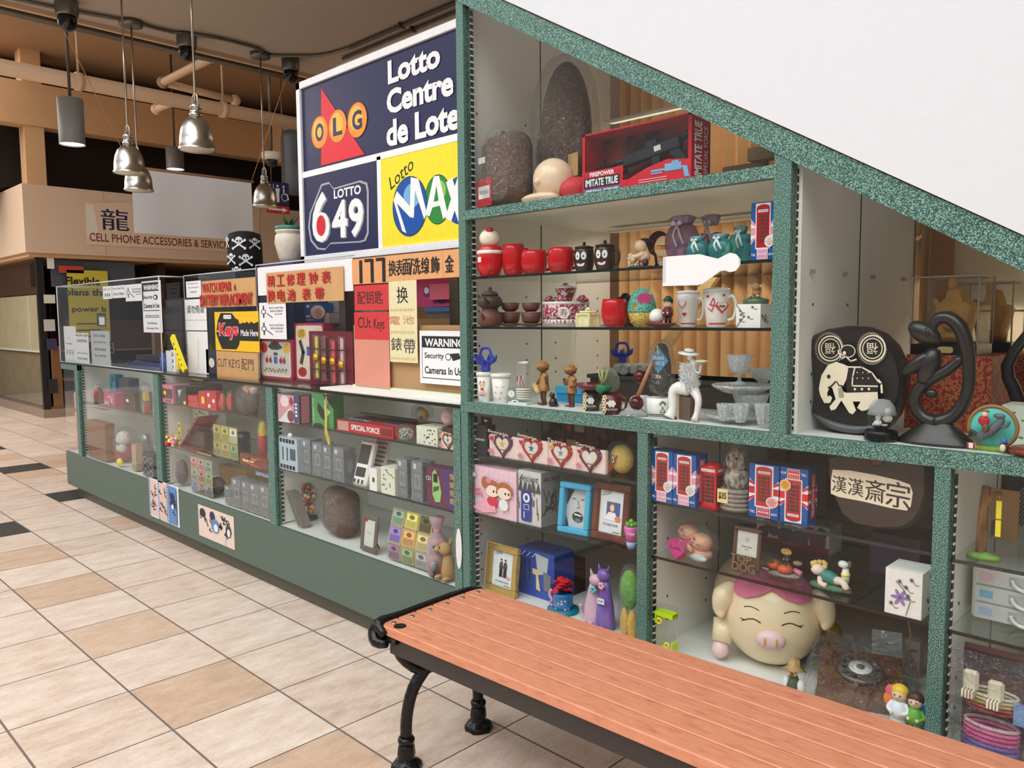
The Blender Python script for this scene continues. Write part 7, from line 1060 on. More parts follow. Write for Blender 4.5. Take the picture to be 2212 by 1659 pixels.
m = MB(); m.box(-r * .9, -r * .1, -r * 1.15, -r * 1.1, H * .14, H * .36, mt((236, 216, 150), .6)); m.front(-r * 1.15); m.TX('$35', -r * .5, H * .25, H * .12, BLACK, r * .6, bold=.03); m.build('price_card', t); m = MB(); m.lathe([(r * 1.05, H * .35), (r * 1.0, H * .6), (r * .9, H * .9), (r * .4, H * 1.12), (r * .6, H * 1.2)], BAG, 22, (0, 0), 1, 1, True, 0, .05, 5); m.build('plastic_bag', t)
for px0, px1, lab in ((1445, 1505, 'dark box lying behind the two pink flag cartons'), (1660, 1700, 'brown box standing behind the crimson flag carton'), (1712, 1790, 'dark red box standing behind the upside down carton')): bx(lab, px0, px1, 962 if px0 < 1500 else 975, 2.5, z, .12, mt((62, 40, 36), .5), 'dark_box')
ZV = lambda u, v: at_y(1390 + u * .2893, 930 + v * .2893, 2.22); b0 = ZV(1790, 840); t = thing('dark_vase', 'large dark oval vase with a cream panel of seal script characters', 'vase', (b0[0], 2.22, z)); LV = lambda u, v: (ZV(u, v)[0] - b0[0], ZV(u, v)[1] - b0[1] + .02)
DV = mt((58, 44, 36), .4); m = MB(); puff(m, [LV(*q_) for q_ in ((1415, 275), (1600, 240), (1850, 235), (2100, 265), (2185, 330), (2185, 560), (2150, 700), (2080, 790), (1990, 838), (1800, 842), (1620, 800), (1520, 720), (1450, 560), (1415, 400))], .12, DV, .9); m.build('vase_body', t); m = MB(); m.front(-.0606); m.P([LV(*q_) for q_ in ((1475, 385), (1600, 392), (1780, 425), (1960, 468), (2045, 500), (2065, 560), (2050, 660), (2020, 690), (1900, 670), (1700, 620), (1520, 585), (1462, 560), (1462, 470))], CRM)
for ch, u, v, hw in (('漢', 1525, 492, 100), ('漢', 1645, 515, 105), ('斎', 1790, 545, 130), ('宗', 1955, 575, 150)): m.TX(ch, *LV(u, v), hw * 1.25 * .2893 * dist(1900, 2.22) / FPX, DV, hw * .2893 * 1.1 * dist(1900, 2.22) / FPX, bold=.015, sk=-.05)
m.build('script_panel', t); m = MB(); c = LV(1800, 300); m.ball((c[0], -.06, c[1]), (.022, .008, .026), mt((90, 40, 36), .3), 14); m.build('red_boss', t)
z = B2B
def babies(t, R_, H):
    SK = mt((226, 166, 128), .4); m = MB(); m.ball((-R_ * .4, 0, H * .72), (R_ * .5, R_ * .42, H * .27), SK, 18); m.ball((R_ * .35, -R_ * .05, H * .55), (R_ * .5, R_ * .42, H * .27), SK, 18); m.ball((0, 0, H * .2), (R_ * .85, R_ * .45, H * .22), SK, 14); m.ball((R_ * .35, -R_ * .3, H * .12), (R_ * .5, R_ * .2, H * .12), mt((206, 226, 226), .5), 12); m.tube([(-R_ * .7, -R_ * .3, H * .38), (-R_ * .2, -R_ * .5, H * .48), (R_ * .2, -R_ * .45, H * .3)], R_ * .11, SK, 8); m.build('babies', t)
    m = MB(); m.front(-R_ * .44); m.lay = .002; [m.L([(u * R_, v * H), ((u + .1) * R_, (v + .015) * H), ((u + .2) * R_, v * H)], .002, BLACK) for u, v in ((-.65, .7), (-.35, .7), (.12, .56), (.42, .53))]; m.E(-.38 * R_, .86 * H, .05 * R_, .05 * H, mt((120, 70, 40), .5)); m.E(.3 * R_, .7 * H, .05 * R_, .05 * H, mt((120, 70, 40), .5)); m.build('painted_faces', t)
    m = MB(); m.T = Matrix.Translation((-R_ * .42, -R_ * .5, H * .3)); m.prism(heart(0, 0, R_ * .48), -.02, .02, mt((214, 60, 140), .4)); m.front(-.02); m.TX('Love', 0, R_ * .05, H * .12, BLACK, R_ * .6); m.build('love_heart', t)
bagged('baby_figurine', 'two ceramic babies holding a pink love heart in clear wrap', 'figurine', 1504, 1135, 2.2, z, 104, babies, 1.06)
BRZ = mt((110, 84, 70), .4, .5); t = frame('bronze dog photo frame with openwork letters below the empty picture', 1580, 1640, 1142, 2.16, z, .13, .012, BRZ, lambda m, w, h: (m.R(0, 0, w, h * .36, BRZ), m.R(w * .05, h * .38, w * .95, h * .98, mt((206, 206, 196), .4)), [m.E(w * .5 + w * .06 * math.cos(a), h * .78 + w * .06 * math.sin(a), w * .05, w * .05, mt((170, 174, 164), .5), 10) for a in (0, 1.57, 3.14, 4.7)], m.TX('Photo Frame', w * .5, h * .6, h * .05, INK, w * .5), m.TX('3"x3"', w * .5, h * .53, h * .04, INK)), 0, 'dog_photo_frame'); m = MB(); m.front(-.004); m.lay = .004; q = mt((140, 110, 82), .4, .4); m.TX('TOP', -.01, .045, .022, q, .07, bold=.02); m.TX('DOG', .0, .02, .028, q, .075, bold=.02); m.build('raised_letters', t)
ORG_ = mt((214, 96, 50), .5, 0, .1, 40, .3); LEAF = mt((50, 90, 60), .5)
def f5(t, H, s):
    m = MB(); m.lathe([(42 * s, 0), (40 * s, H * .1), (20 * s, H * .16), (0, H * .17)], mt((150, 140, 130), .9, 0, .3, 80, 1), 20, (0, 0), 1, .6); m.build('hay_base', t); m = MB(); [m.ball((a * s, b * s, H * c), (17 * s, 16 * s, H * .2), ORG_, 14) for a, b, c in ((-20, -4, .34), (8, -12, .3))]; m.build('oranges', t); m = MB(); [m.ball((a * s, -14 * s, H * c), (8 * s, 6 * s, H * .04), LEAF, 8, ('Y', .4)) for a, c in ((-22, .52), (0, .52), (12, .46))]; m.build('leaves', t)
    m = MB(); person(m, 4 * s, 6 * s, H * .3, H * .7, mt((214, 170, 100), .6), mt((70, 50, 70), .5), mt((190, 90, 110), .5)); [m.ball((4 * s + 9 * s * math.cos(a), 2 * s, H * .93 + 4 * s * math.sin(a)), 4 * s, mt((220, 176, 100), .6), 6) for a in [i * .7 for i in range(9)]]; m.tube([(24 * s, 0, H * .25), (42 * s, -4 * s, H * .2)], 6 * s, PINK, 8); m.ball((32 * s, -2 * s, H * .58), (11 * s, 8 * s, H * .1), mt((150, 130, 100), .6), 10); m.build('girl', t); m = MB(); m.box(-46 * s, -24 * s, -16 * s, -13 * s, H * .06, H * .26, mt((110, 50, 44), .5)); m.front(-16 * s); squig(m, -35 * s, H * .16, 16 * s, H * .08, PAPER, 4, .001); m.build('sign_board', t)
figurine('curly haired girl figurine leaning over two oranges', 1694, 1188, 2.24, z, f5)
def f6(t, H, s):
    m = MB(); m.lathe([(46 * s, 0), (44 * s, H * .08), (0, H * .13)], mt((80, 120, 90), .8, 0, .25, 60, .8), 20, (0, 0), 1, .55); m.build('grass_base', t); G = mt((60, 130, 120), .5); m = MB(); m.ball((-28 * s, -4 * s, H * .52), (15 * s, 14 * s, H * .18), mt((240, 214, 196), .5), 14); m.tube([(-22 * s, 0, H * .38), (-2 * s, 0, H * .3), (14 * s, 0, H * .24)], [14 * s, 16 * s, 12 * s], G, 10); m.tube([(-20 * s, -10 * s, H * .3), (-14 * s, -20 * s, H * .16), (0, -22 * s, H * .13)], 6 * s, mt((236, 206, 186), .5), 8); m.tube([(14 * s, -4 * s, H * .28), (30 * s, -10 * s, H * .3), (40 * s, -12 * s, H * .1)], [10 * s, 8 * s, 7 * s], mt((230, 214, 190), .5), 8); m.ball((42 * s, -16 * s, H * .06), (12 * s, 8 * s, H * .06), mt((90, 60, 50), .5), 8); m.ball((-38 * s, -12 * s, H * .58), 2 * s, BLACK, 6); m.build('boy', t)
    m = MB(); [m.ball((-28 * s + 13 * s * math.cos(a), 2 * s + 8 * s * math.sin(a * 2), H * .62 + 8 * s * math.sin(a)), 6 * s, mt((226, 190, 110), .7), 8) for a in [i * .5 for i in range(8)]]; m.build('curls', t); m = MB(); m.lathe([(8 * s, H * .25), (9 * s, H * .5), (6 * s, H * .72)], PORC, 12, (30 * s, 4 * s)); m.lathe([(9.5 * s, H * .46), (9.5 * s, H * .54)], YEL, 12, (30 * s, 4 * s)); m.ball((26 * s, 0, H * .84), (12 * s, 9 * s, H * .12), PORC, 12); m.ball((38 * s, 4 * s, H * .86), (5 * s, 5 * s, H * .12), mt((110, 90, 90), .5), 8); m.ball((15 * s, -4 * s, H * .86), 4 * s, BLACK, 6); m.build('puppy', t)
figurine('fair boy figurine lying on grass with a white puppy', 1796, 1203, 2.22, z, f6)
def flower1(m, w, h, d):
    [m.E(w * .42 + w * .13 * math.cos(a), h * .4 + w * .13 * math.sin(a), w * .13, w * .05, mt((150, 120, 180), .5), 14, a) for a in [i * 1.047 for i in range(6)]]; m.E(w * .42, h * .4, w * .05, w * .05, mt((110, 80, 130), .5), 10); flower_deco(m, w, h); m.L([(w * .6, h * .05), (w * .7, h * .35), (w * .5, h * .6), (w * .3, h * .75)], .0018, KICK); m.right(w); flower_deco(m, d, h)
bx('tall white gift box with a purple flower print beside the post', 1926, 2008, 1236, 2.13, z, .1, FLW, 'flower_print_box', 'gift box', flower1)
def polka(m, w, h, d):
    for u, v, r_, c_ in ((.2, .8, .12, (120, 50, 80)), (.42, .82, .1, (70, 56, 84)), (.25, .55, .09, (84, 72, 100)), (.42, .45, .15, (78, 70, 100)), (.6, .4, .16, (84, 76, 106)), (.75, .7, .1, (130, 60, 84)), (.85, .45, .14, (120, 50, 70)), (.1, .45, .1, (70, 60, 90)), (.9, .75, .09, (78, 66, 92))): m.E(w * u, h * v, w * r_ * .8, w * r_ * .8, mt(c_, .5))
    [m.E(w * rnd.uniform(.05, .95), h * rnd.uniform(.3, .95), w * .015, w * .015, GREYD, 8) for k in range(12)]; m.R(0, 0, w, h * .28, mt((130, 44, 54), .5))
bx('white box with purple polka dots standing at the back of the figurine shelf', 1640, 1800, 1128, 2.5, z, .1, mt((216, 210, 214), .6), 'polka_dot_box', 'box', polka); bx('dark violet box at the back right of the figurine shelf', 1890, 2000, 1160, 2.45, z, .15, mt((64, 52, 84), .5), 'violet_box')
# floor: hourglass, pig, bird, wooden phone, fairies
z = ZF; x, s, H = at(1440, 1304, 2.145, z); t = thing('liquid_timer', 'lime green liquid timer toy at the left front of the piggy bank', 'timer', (x, 2.145, z)); w = 23 * s; LIME = mt((206, 240, 30), .3, 0, 0, 1, 0, 0, 0); m = MB()
pr = [(-w, H * .05), (w, H * .05), (w, H * .25), (w * .55, H * .5), (w, H * .75), (w, H * .95), (-w, H * .95), (-w, H * .75), (-w * .55, H * .5), (-w, H * .25)]; m.prism(pr, -.016, .016, ACRYL); m.build('clear_body', t); m = MB(); m.box(-w, w, -.018, .018, H * .76, H * .84, LIME); m.box(-w * .9, w, -.018, .018, 0, H * .1, LIME); m.box(w * .9, w * 1.0, -.018, .018, H * .1, H * .3, LIME); m.box(-w, -w * .9, -.018, .018, H * .6, H * .76, LIME); m.build('lime_frame', t)
m = MB(); [m.tube([(cx * w + .009 * math.cos(a), -.018, cz * H + .009 * math.sin(a)) for a in [i * .52 for i in range(12)]], .004, mt((236, 220, 50), .4), 6, True) for cx, cz in ((-.5, .66), (.4, .22))]; m.build('yellow_wheel', t)
hx, hz = at_y(1668, 1372, 2.33); hr = .152; t = thing('piggy_bank', 'huge cream smiling piggy bank with a pink kerchief', 'piggy bank', (hx, 2.33, z)); t.rotation_euler[2] = .42; c = hr
m = MB(); m.ball((0, 0, c), (hr * 1.0, hr * .86, hr * 1.0), CREAM, 40); m.ball((-hr * .34, hr * 1.3, c * 1.0), (hr * 1.0, hr * 1.15, hr * .98), CREAM, 36); m.build('body', t)
def onface(u, v, k=1.0): return (u * hr, -hr * .86 * k * math.sqrt(max(.01, 1 - u * u - v * v)), c + v * hr)
m = MB(); m.ball((.0, -hr * .86, c - hr * .2), (hr * .29, hr * .13, hr * .19), mt((236, 200, 204), .3), 22); m.build('snout', t); m = MB(); [m.ball((q_ * hr * .11, -hr * .985, c - hr * .2), (hr * .022, hr * .03, hr * .1), mt((226, 176, 40), .3), 10) for q_ in (-1, 1)]; m.build('nostril', t)
m = MB()
for q_ in (-1, 1): m.tube([onface(q_ * (.2 + .075 * i), .13 + .05 * math.sin(i * .8), 1.004) for i in range(6)], hr * .011, BLACK, 6); m.tube([onface(q_ * (.24 + .06 * i), .36 + .04 * math.sin(i * .6), 1.004) for i in range(6)], hr * .009, BLACK, 6); [m.tube([onface(q_ * (.5 + .03 * i), .12, 1.004), onface(q_ * (.58 + .03 * i), .09 + .04 * i, 1.004)], hr * .007, BLACK, 5) for i in range(2)]
m.build('eyes', t); PKC = mt((226, 120, 156), .35); m = MB()
n = 20; vs = [(0, 0, c + hr * 1.08)]; fs = []
for ring, f_ in ((.5, 1.07), (1, 1.06)):
    for i in range(n): a = 2 * math.pi * i / n; th = ring * (.75 + .28 * abs(math.cos(2 * (a - math.pi / 4)))); vs.append((hr * f_ * math.sin(th) * math.cos(a), hr * .9 * f_ * math.sin(th) * math.sin(a), c + hr * f_ * math.cos(th)))
for i in range(n): j = (i + 1) % n; fs += [(0, 1 + i, 1 + j), (1 + i, 1 + n + i, 1 + n + j, 1 + j)]
m.add(vs, fs, PKC, True); m.ball(onface(-.18, .74, 1.05), hr * .03, BLACK, 8); m.build('kerchief', t)
m = MB()
for q_ in (-1, 1): m.tube([(q_ * hr * .78, -hr * .1, c + hr * .62), (q_ * hr * .98, -hr * .28, c + hr * .42), (q_ * hr * 1.04, -hr * .36, c + hr * .14), (q_ * hr * 1.0, -hr * .5, c + hr * .02)], [hr * .12, hr * .24, hr * .16, hr * .03], CREAM, 12)
m.build('ear', t); m = MB(); m.tube([(-hr * .95, -hr * .05, c - hr * .2), (-hr * 1.02, -hr * .25, c - hr * .62)], [hr * .26, hr * .2], CREAM, 14); m.build('front_leg', t); m = MB(); m.ball((-hr * 1.03, -hr * .3, c - hr * .74), (hr * .18, hr * .19, hr * .2), mt((236, 200, 200), .35), 14); m.build('hoof', t)
def f7(t, H, s):
    W_ = mt((226, 228, 232), .5); m = MB(); m.lathe([(12 * s, 0), (14 * s, H * .2), (16 * s, H * .35), (8 * s, H * .58)], mt((70, 90, 60), .6), 14); [m.ball((q_ * 16 * s, 0, H * .36), (10 * s, 10 * s, H * .18), W_, 10) for q_ in (-1, 1)]; m.ball((0, 0, H * .64), (8 * s, 8 * s, H * .1), W_, 10); m.tube([(0, -6 * s, H * .64), (-6 * s, -18 * s, H * .62)], [4 * s, 1 * s], mt((236, 150, 50), .5), 8); m.build('goose_body', t); m = MB(); m.lathe([(24 * s, H * .74), (12 * s, H * .78), (11 * s, H * .96), (0, H)], mt((176, 146, 96), .8, 0, .2, 60, .6), 12, (0, 0), 1, 1, True, 0, .15, 5); m.build('straw_hat', t)
figurine('small goose figurine in a straw hat in front of the piggy bank', 1716, 1420, 2.13, z, f7, 'goose_figurine')
WV = noise_mat('onyx_wood', [(.3, (66, 40, 24)), (.45, (120, 76, 44)), (.55, (90, 56, 34)), (.7, (160, 112, 70))], s=9, detail=6, rough=.12); x, zz_ = at_y(1866, 1545, 2.31); t = thing('rotary_telephone', 'brown marbled rotary telephone in crinkled clear wrap', 'telephone', (x, 2.31, z)); t.rotation_euler[2] = .35; t.scale = (.84, .84, .84)
m = MB(); vs = [(-.16, -.13, 0), (.13, -.13, 0), (.13, .11, 0), (-.16, .11, 0), (-.15, -.12, .06), (.12, -.12, .06), (.12, .1, .11), (-.15, .1, .11)]; m.add(vs, [(3, 2, 1, 0), (4, 5, 6, 7), (0, 1, 5, 4), (1, 2, 6, 5), (2, 3, 7, 6), (3, 0, 4, 7)], WV); m.build('body', t); m = MB(); m.T = Matrix.Translation((-.015, -.02, .088)) @ Matrix.Rotation(.22, 4, 'X'); m.lathe([(.075, 0), (.075, .01), (.06, .014), (0, .014)], mt((110, 96, 84), .2, .4), 28); m.lathe([(.038, .014), (.038, .018), (0, .018)], PORC, 22); m.lathe([(.014, .018), (.014, .021), (0, .021)], mt((90, 90, 90), .3), 14); [m.lathe([(.008, .0145), (0, .0147)], mt((30, 22, 18), .4), 10, (.055 * math.cos(a), .055 * math.sin(a))) for a in [i * .55 for i in range(9)]]; m.build('dial', t)
m = MB(); n = 20; vs = []; fs = []
for i in range(n + 1):
    for j in range(n + 1): u, v = i / n * 2 - 1, j / n * 2 - 1; vs.append((-.015 + u * .19 + rnd.uniform(-.008, .008), -.01 + v * .16 + rnd.uniform(-.008, .008), max(.002, (.145 + .05 * v) * (1 - max(abs(u), abs(v)) ** 6) + rnd.uniform(-.012, .012))))
for i in range(n):
    for j in range(n): k = i * (n + 1) + j; fs.append((k, k + n + 1, k + n + 2, k + 1))
m.add(vs, fs, BAG, False); m.build('plastic_wrap', t); m = MB(); m.T = Matrix.Rotation(-.5, 4, 'X'); m.box(.02, .12, .1, .103, .13, .24, thin_mat('foil_glare', (.7, .75, .78), .35, .08, 1.0, 30, .3)); m.build('folded_flap', t)
def f8(t, H, s):
    m = MB(); m.lathe([(46 * s, 0), (44 * s, H * .08), (0, H * .12)], mt((110, 160, 70), .6, 0, .2, 50, .4), 20, (0, 0), 1, .6); m.build('grass_base', t); m = MB(); person(m, -14 * s, 0, H * .08, H * .9, mt((236, 196, 60), .5), mt((226, 232, 240), .5), mt((226, 232, 240), .5)); m.lathe([(22 * s, H * .2), (8 * s, H * .5)], mt((220, 230, 240), .5), 14, (-14 * s, 0)); m.build('girl_fairy', t); m = MB(); person(m, 20 * s, 0, H * .08, H * .84, mt((80, 56, 46), .5), mt((100, 170, 50), .5), mt((100, 170, 50), .5)); m.build('boy_fairy', t)
    m = MB(); [m.ball((-34 * s + 4 * s * k, 6 * s, H * (.66 + .14 * k)), (16 * s, 2.5 * s, H * .17), mt(((240, 140, 70), (236, 110, 130))[k], .4), 12, ('Y', .5 * (1 - 2 * k))) for k in (0, 1)]; m.build('orange_wing', t); m = MB(); [m.ball((38 * s, 6 * s, H * (.3 + .26 * k)), (15 * s, 2.5 * s, H * .2), mt(((70, 90, 200), (60, 130, 220))[k], .4), 12, ('Y', .5 - k)) for k in (0, 1)]; m.build('blue_wing', t)
figurine('kissing fairy couple with orange and blue wings at the right post', 1958, 1487, 2.15, z, f8, 'fairy_figurine')
bx('grey shopping bag shaped card with a red heart behind the fairies', 1975, 2008, 1390, 2.52, z, .04, mt((170, 160, 160), .6), 'shopping_card', 'card', lambda m, w, h, d: (m.TX('SHOPPING', w * .5, h * .72, h * .09, INK, w * .85, rot=.35), m.P(heart(w * .45, h * .45, w * .16), RED)))
x = at_y(1950, 1430, 2.48)[0]; m = MB(); m.tube([(0, 0, 0), (.02, 0, .15), (.0, 0, .24)], .0025, mt((170, 150, 110), .6), 5); m.box(-.012, .012, -.004, .004, .22, .28, GOLD); m.build('golden_flower_pick', None, (x, 2.48, z), 0, 'thin stem with a golden flower behind the fairies', 'flower pick')
x, s, H = at(1775, 1335, 2.55, z); m = MB(); m.ball((0, 0, H * .5), (.05, .05, H * .5), mt((190, 150, 60), .35, .3), 14); m.ball((-.02, -.04, H * .95), (.025, .02, .03), RED, 8); m.build('golden_ornament', None, (x + .02, 2.55, z), 0, 'golden ornament with a red bow behind the piggy bank', 'ornament')
# ================================================================ LOWER RIGHT BAY (cut by the picture edge)
z = B3A; x, s, H = at(2128, 1050, 2.17, z); t = thing('tree_trunk_ornament', 'brown tree stump ornament with hanging yellow framed plaques on a grass base', 'ornament', (x, 2.18, z)); m = MB(); m.lathe([(34 * s, 0), (32 * s, H * .06), (0, H * .1)], mt((110, 150, 60), .6, 0, .2, 40, .4), 20, (0, 0), 1, .6); m.build('grass_base', t); BK = noise_mat('bark', [(.35, (100, 66, 36)), (.65, (150, 104, 60))], scale=(1, 1, .3), s=60, rough=.8, bump=.7); m = MB(); m.tube([(-6 * s, 4 * s, 0), (-4 * s, 4 * s, H * .6), (0, 4 * s, H * .98)], [11 * s, 10 * s, 9 * s], BK, 12); m.tube([(-2 * s, 4 * s, H * .72), (16 * s, 0, H * .9), (30 * s, -4 * s, H * .92)], [8 * s, 5 * s, 4 * s], BK, 10); m.build('trunk', t)
m = MB(); [m.box(22 * s, 32 * s, -6 * s, 0, H * a, H * b, YEL) for a, b in ((.58, .82), (.34, .56))]; m.box(14 * s, 22 * s, -5 * s, -1 * s, H * .35, H * .55, BLACK); m.tube([(27 * s, -3 * s, H * .82), (27 * s, -3 * s, H * .92)], 1 * s, GOLD, 5); m.build('hanging_plaque', t)
bx('tan card with scroll ornament leaning behind the tree stump', 2150, 2212, 1060, 2.4, z, .01, KRAFT, 'ornament_card', 'card'); bx('black box with a tartan pattern at the back behind the tan card', 2178, 2240, 1010, 2.6, z, .1, mt((50, 46, 46), .6), 'tartan_box', 'box', lambda m, w, h, d: [m.L([(w * .12 * k, 0), (w * .12 * k + h * .6, h)], .004, mt((150, 140, 136), .6)) for k in range(-2, 8)])
z = B3B; x0 = at_y(2098, 1300, 2.26)[0]; t = thing('mini_drawers', 'white plastic mini drawer chest with ring handles', 'drawer chest', (x0, 2.26, z)); Hd = at_y(2150, 1226, 2.26)[1] - z; PLW = mt((226, 228, 226), .35); m = MB(); m.box(0, .3, 0, .15, 0, Hd, PLW, .006); m.build('chest_body', t)
for k in range(3):
    m = MB(); a, b = Hd * (.04 + .32 * k), Hd * (.32 + .32 * k); m.box(.01, .29, -.008, 0, a, b, mt((206, 212, 212), .3)); m.front(-.008); m.R(.02, a + .01, .05, b - .01, mt(((170, 196, 226), (120, 190, 220), (232, 190, 214))[k], .4)); m.R(.085, a + .008, .16, b - .008, mt((176, 182, 182), .3)); d_ = m.build('drawer', t)
    m = MB(); m.tube([(.123 + .03 * math.cos(a_), -.016, b - .014 + (b - a) * .6 * math.sin(a_)) for a_ in [math.pi + i * .314 for i in range(11)]], .005, PLW, 8); m.build('ring_handle', d_)
z = ZF; x0 = at_y(2072, 1500, 2.17)[0]; t = thing('hair_accessory_card', 'clear wrapped card of hair clips and rings of coloured hair bands', 'hair accessory set', (x0, 2.17, z)); H = at_y(2100, 1400, 2.17)[1] - z; m = MB(); m.box(0, .34, .03, .035, 0, H, mt((96, 66, 66), .6)); m.box(0, .34, .026, .03, H * .78, H * .95, mt((56, 54, 60), .5)); m.build('backing_card', t)
m = MB(); cols = [(60, 60, 150), (70, 66, 160), (90, 70, 170), (110, 80, 176), (206, 60, 140), (226, 80, 150), (236, 120, 170), (240, 190, 200)]
for k, c_ in enumerate(cols): m.tube([(.075 + .058 * math.cos(a), .0 + .03 * math.sin(a) - .005, H * .06 + H * .042 * k) for a in [i * .35 for i in range(18)]], H * .018, mt(c_, .7), 6, True)
for k in range(5): m.tube([(.075 + .055 * math.cos(a), .0 + .028 * math.sin(a) - .005, H * .5 + H * .035 * k) for a in [i * .35 for i in range(18)]], H * .015, mt(((170, 70, 70), (190, 90, 80), (200, 180, 80), (210, 206, 150), (220, 214, 200))[k], .7), 6, True)
m.build('hair_bands', t)
for k in range(2): m = MB(); m.box(0, .035, -.03, -.012, 0, .05, mt((236, 230, 206), .4), .006); [m.box(.004 + .007 * i, .008 + .007 * i, -.05, -.012, -.012, .006, mt((236, 230, 206), .4)) for i in range(4)]; m.build('claw_clip', t, (.015 + .055 * k, -.01, H * (.66 - .04 * k)))
m = MB(); m.box(.125, .155, -.03, -.02, H * .45, H * .64, mt((140, 176, 226), .35)); m.build('blue_clip', t); m = MB(); n = 12; vs = []; fs = []
for i in range(n + 1):
    for j in range(n + 1): vs.append((-.01 + .37 * i / n, -.055 + rnd.uniform(-.012, .012), H * 1.05 * j / n))
for i in range(n):
    for j in range(n): k = i * (n + 1) + j; fs.append((k, k + n + 1, k + n + 2, k + 1))
m.add(vs, fs, BAG); m.build('plastic_wrap', t)
# ================================================================ GOODS IN THE COUNTER
def gbox(lab, px0, px1, pt, Y, z0, d, mat, name='toy_box', cat='box', deco=None, py=950):
    x0 = at_y(px0, py, Y)[0]; x1 = at_y(px1, py, Y)[0]; H = at_y((px0 + px1) / 2, pt, Y)[1] - z0; m = MB(); m.box(0, x1 - x0, 0, d, 0, H, mat); m.front(0)
    if deco: deco(m, x1 - x0, H, d)
    return m.build(name, None, (x0, Y, z0), 0, lab, cat)
def busy(cols, n=16, txt=None):
    def f(m, w, h, d):
        for k in range(n): u, v = rnd.uniform(.05, .75), rnd.uniform(.05, .75); m.R(w * u, h * v, w * min(.97, u + rnd.uniform(.08, .25)), h * min(.97, v + rnd.uniform(.06, .22)), mt(rnd.choice(cols), .4))
        if txt: m.TX(txt, w * .5, h * .5, h * .14, PAPER, w * .8, bold=.02)
    return f
GRP = [(200, 206, 210), (90, 96, 104), (50, 52, 58), (150, 110, 90)]; z = CZC1
def minibox(m, w, h, d):
    m.R(w * .02, h * .02, w * .98, h * .98, mt((206, 150, 158), .4)); m.P([(0, 0), (w * .55, 0), (w * .75, h * .3), (w * .6, h * .55)], mt((214, 216, 220), .4)); m.R(w * .78, h * .03, w * .97, h * .97, mt((60, 70, 110), .4)); m.E(w * .35, h * .75, w * .2, h * .2, mt((226, 214, 214), .4)); m.P(star(w * .66, h * .75, w * .12, .7, 4), mt((150, 50, 70), .4)); m.E(w * .62, h * .25, w * .16, h * .2, mt((120, 60, 80), .4)); [m.R(w * .83, h * (.25 + .13 * k), w * .92, h * (.33 + .13 * k), PAPER) for k in range(4)]; m.right(w); m.R(d * .1, h * .03, d * .5, h * .97, mt((196, 120, 130), .4)); m.R(d * .5, h * .03, d * .95, h * .97, mt((50, 54, 80), .4)); [m.R(d * .65, h * (.25 + .13 * k), d * .82, h * (.33 + .13 * k), PAPER) for k in range(4)]
gbox('pink and navy toy carton at the left end of the upper right counter shelf', 602, 648, 852, 2.118, z, .12, mt((60, 60, 84), .4), 'toy_carton', 'carton', minibox)
def cdcase(m, w, h, d):
    m.R(0, 0, w, h, mt((70, 150, 80), .4)); m.P([(w * .5, h), (w, h), (w, h * .6)], BLACK); m.P([(w * .3, h * .75), (w * .62, h * .5), (w * .62, h * .2), (w * .42, h * .3), (w * .25, h * .5)], BLACK); m.P([(w * .6, h * .7), (w * .85, h * .5), (w * .6, h * .2)], PAPER); m.TX('CD', w * .68, h * .78, h * .12, PAPER, bold=.02); m.TX('CD JACKET CASE', w * .08, h * .5, w * .08, PAPER, h * .7, rot=1.57); m.E(w * .3, h * .02, w * .25, h * .1, mt((56, 40, 34), .5))
o = gbox('green carton for a CD case with a yellow strap hanging down', 676, 722, 852, 2.14, z, .06, mt((50, 120, 60), .4), 'cd_case_carton', 'carton', cdcase); m = MB(); w = .14; m.tube([(.1, .02, .17), (.14, .0, .16), (.148, -.012, .1), (.15, -.018, -.02), (.175, -.018, -.07), (.19, -.018, -.08), (.18, -.018, -.05), (.155, -.016, .0), (.15, -.01, .1)], .005, mt((206, 190, 80), .5), 6); m.build('yellow_strap', o)
x0 = at_y(728, 920, 2.135)[0]; x1 = at_y(850, 950, 2.135)[0]; W_ = x1 - x0; t = thing('toy_gun_box', 'flat lying red toy gun box on the upper right counter shelf', 'toy box', (x0, 2.135, z)); m = MB(); m.box(0, W_, 0, .22, 0, .055, RD); m.front(0); m.R(W_ * .02, .006, W_ * .22, .05, mt((200, 150, 140), .5)); m.TX('SPECIAL FORCE', W_ * .52, .028, .026, PAPER, W_ * .5, bold=.03); m.R(W_ * .8, .012, W_ * .98, .045, mt((120, 30, 36), .4)); m.top(.055); m.R(W_ * .04, .02, W_ * .45, .08, BLACK); m.TX('IMITATE TRUE', W_ * .245, .055, .03, PAPER, W_ * .38, bold=.03); m.R(W_ * .05, .004, W_ * .42, .02, mt((60, 110, 160), .4)); m.R(W_ * .02, .09, W_ * .98, .21, mt((70, 30, 26), .3)); m.R(W_ * .7, .03, W_ * .95, .06, mt((90, 130, 180), .4)); m.build('box_shell', t); m = MB(); rod(m, (W_ * .1, .15, .062), (W_ * .9, .17, .062), .012, GM); m.build('toy_rifle', t)
def beads(t, R_, H):
    m = MB(); n_ = 0
    for k in range(150): a, u, v = rnd.uniform(0, 6.28), rnd.uniform(-1, 1), 1; q_ = math.sqrt(1 - u * u); m.ball((R_ * .85 * q_ * math.cos(a), R_ * .5 * q_ * math.sin(a), H * .42 + H * .38 * u), R_ * .09, mt(rnd.choice([(226, 90, 100), (90, 180, 190), (110, 190, 110), (236, 190, 90), (236, 236, 236), (160, 130, 200)]), .3, 0, 0), 6)
    o = m.build('colour_beads', t); o['kind'] = 'stuff'
bagged('bead_bag', 'clear bag full of small coloured beads', 'bead bag', 877, 918, 2.15, z, 52, beads, 1.12)
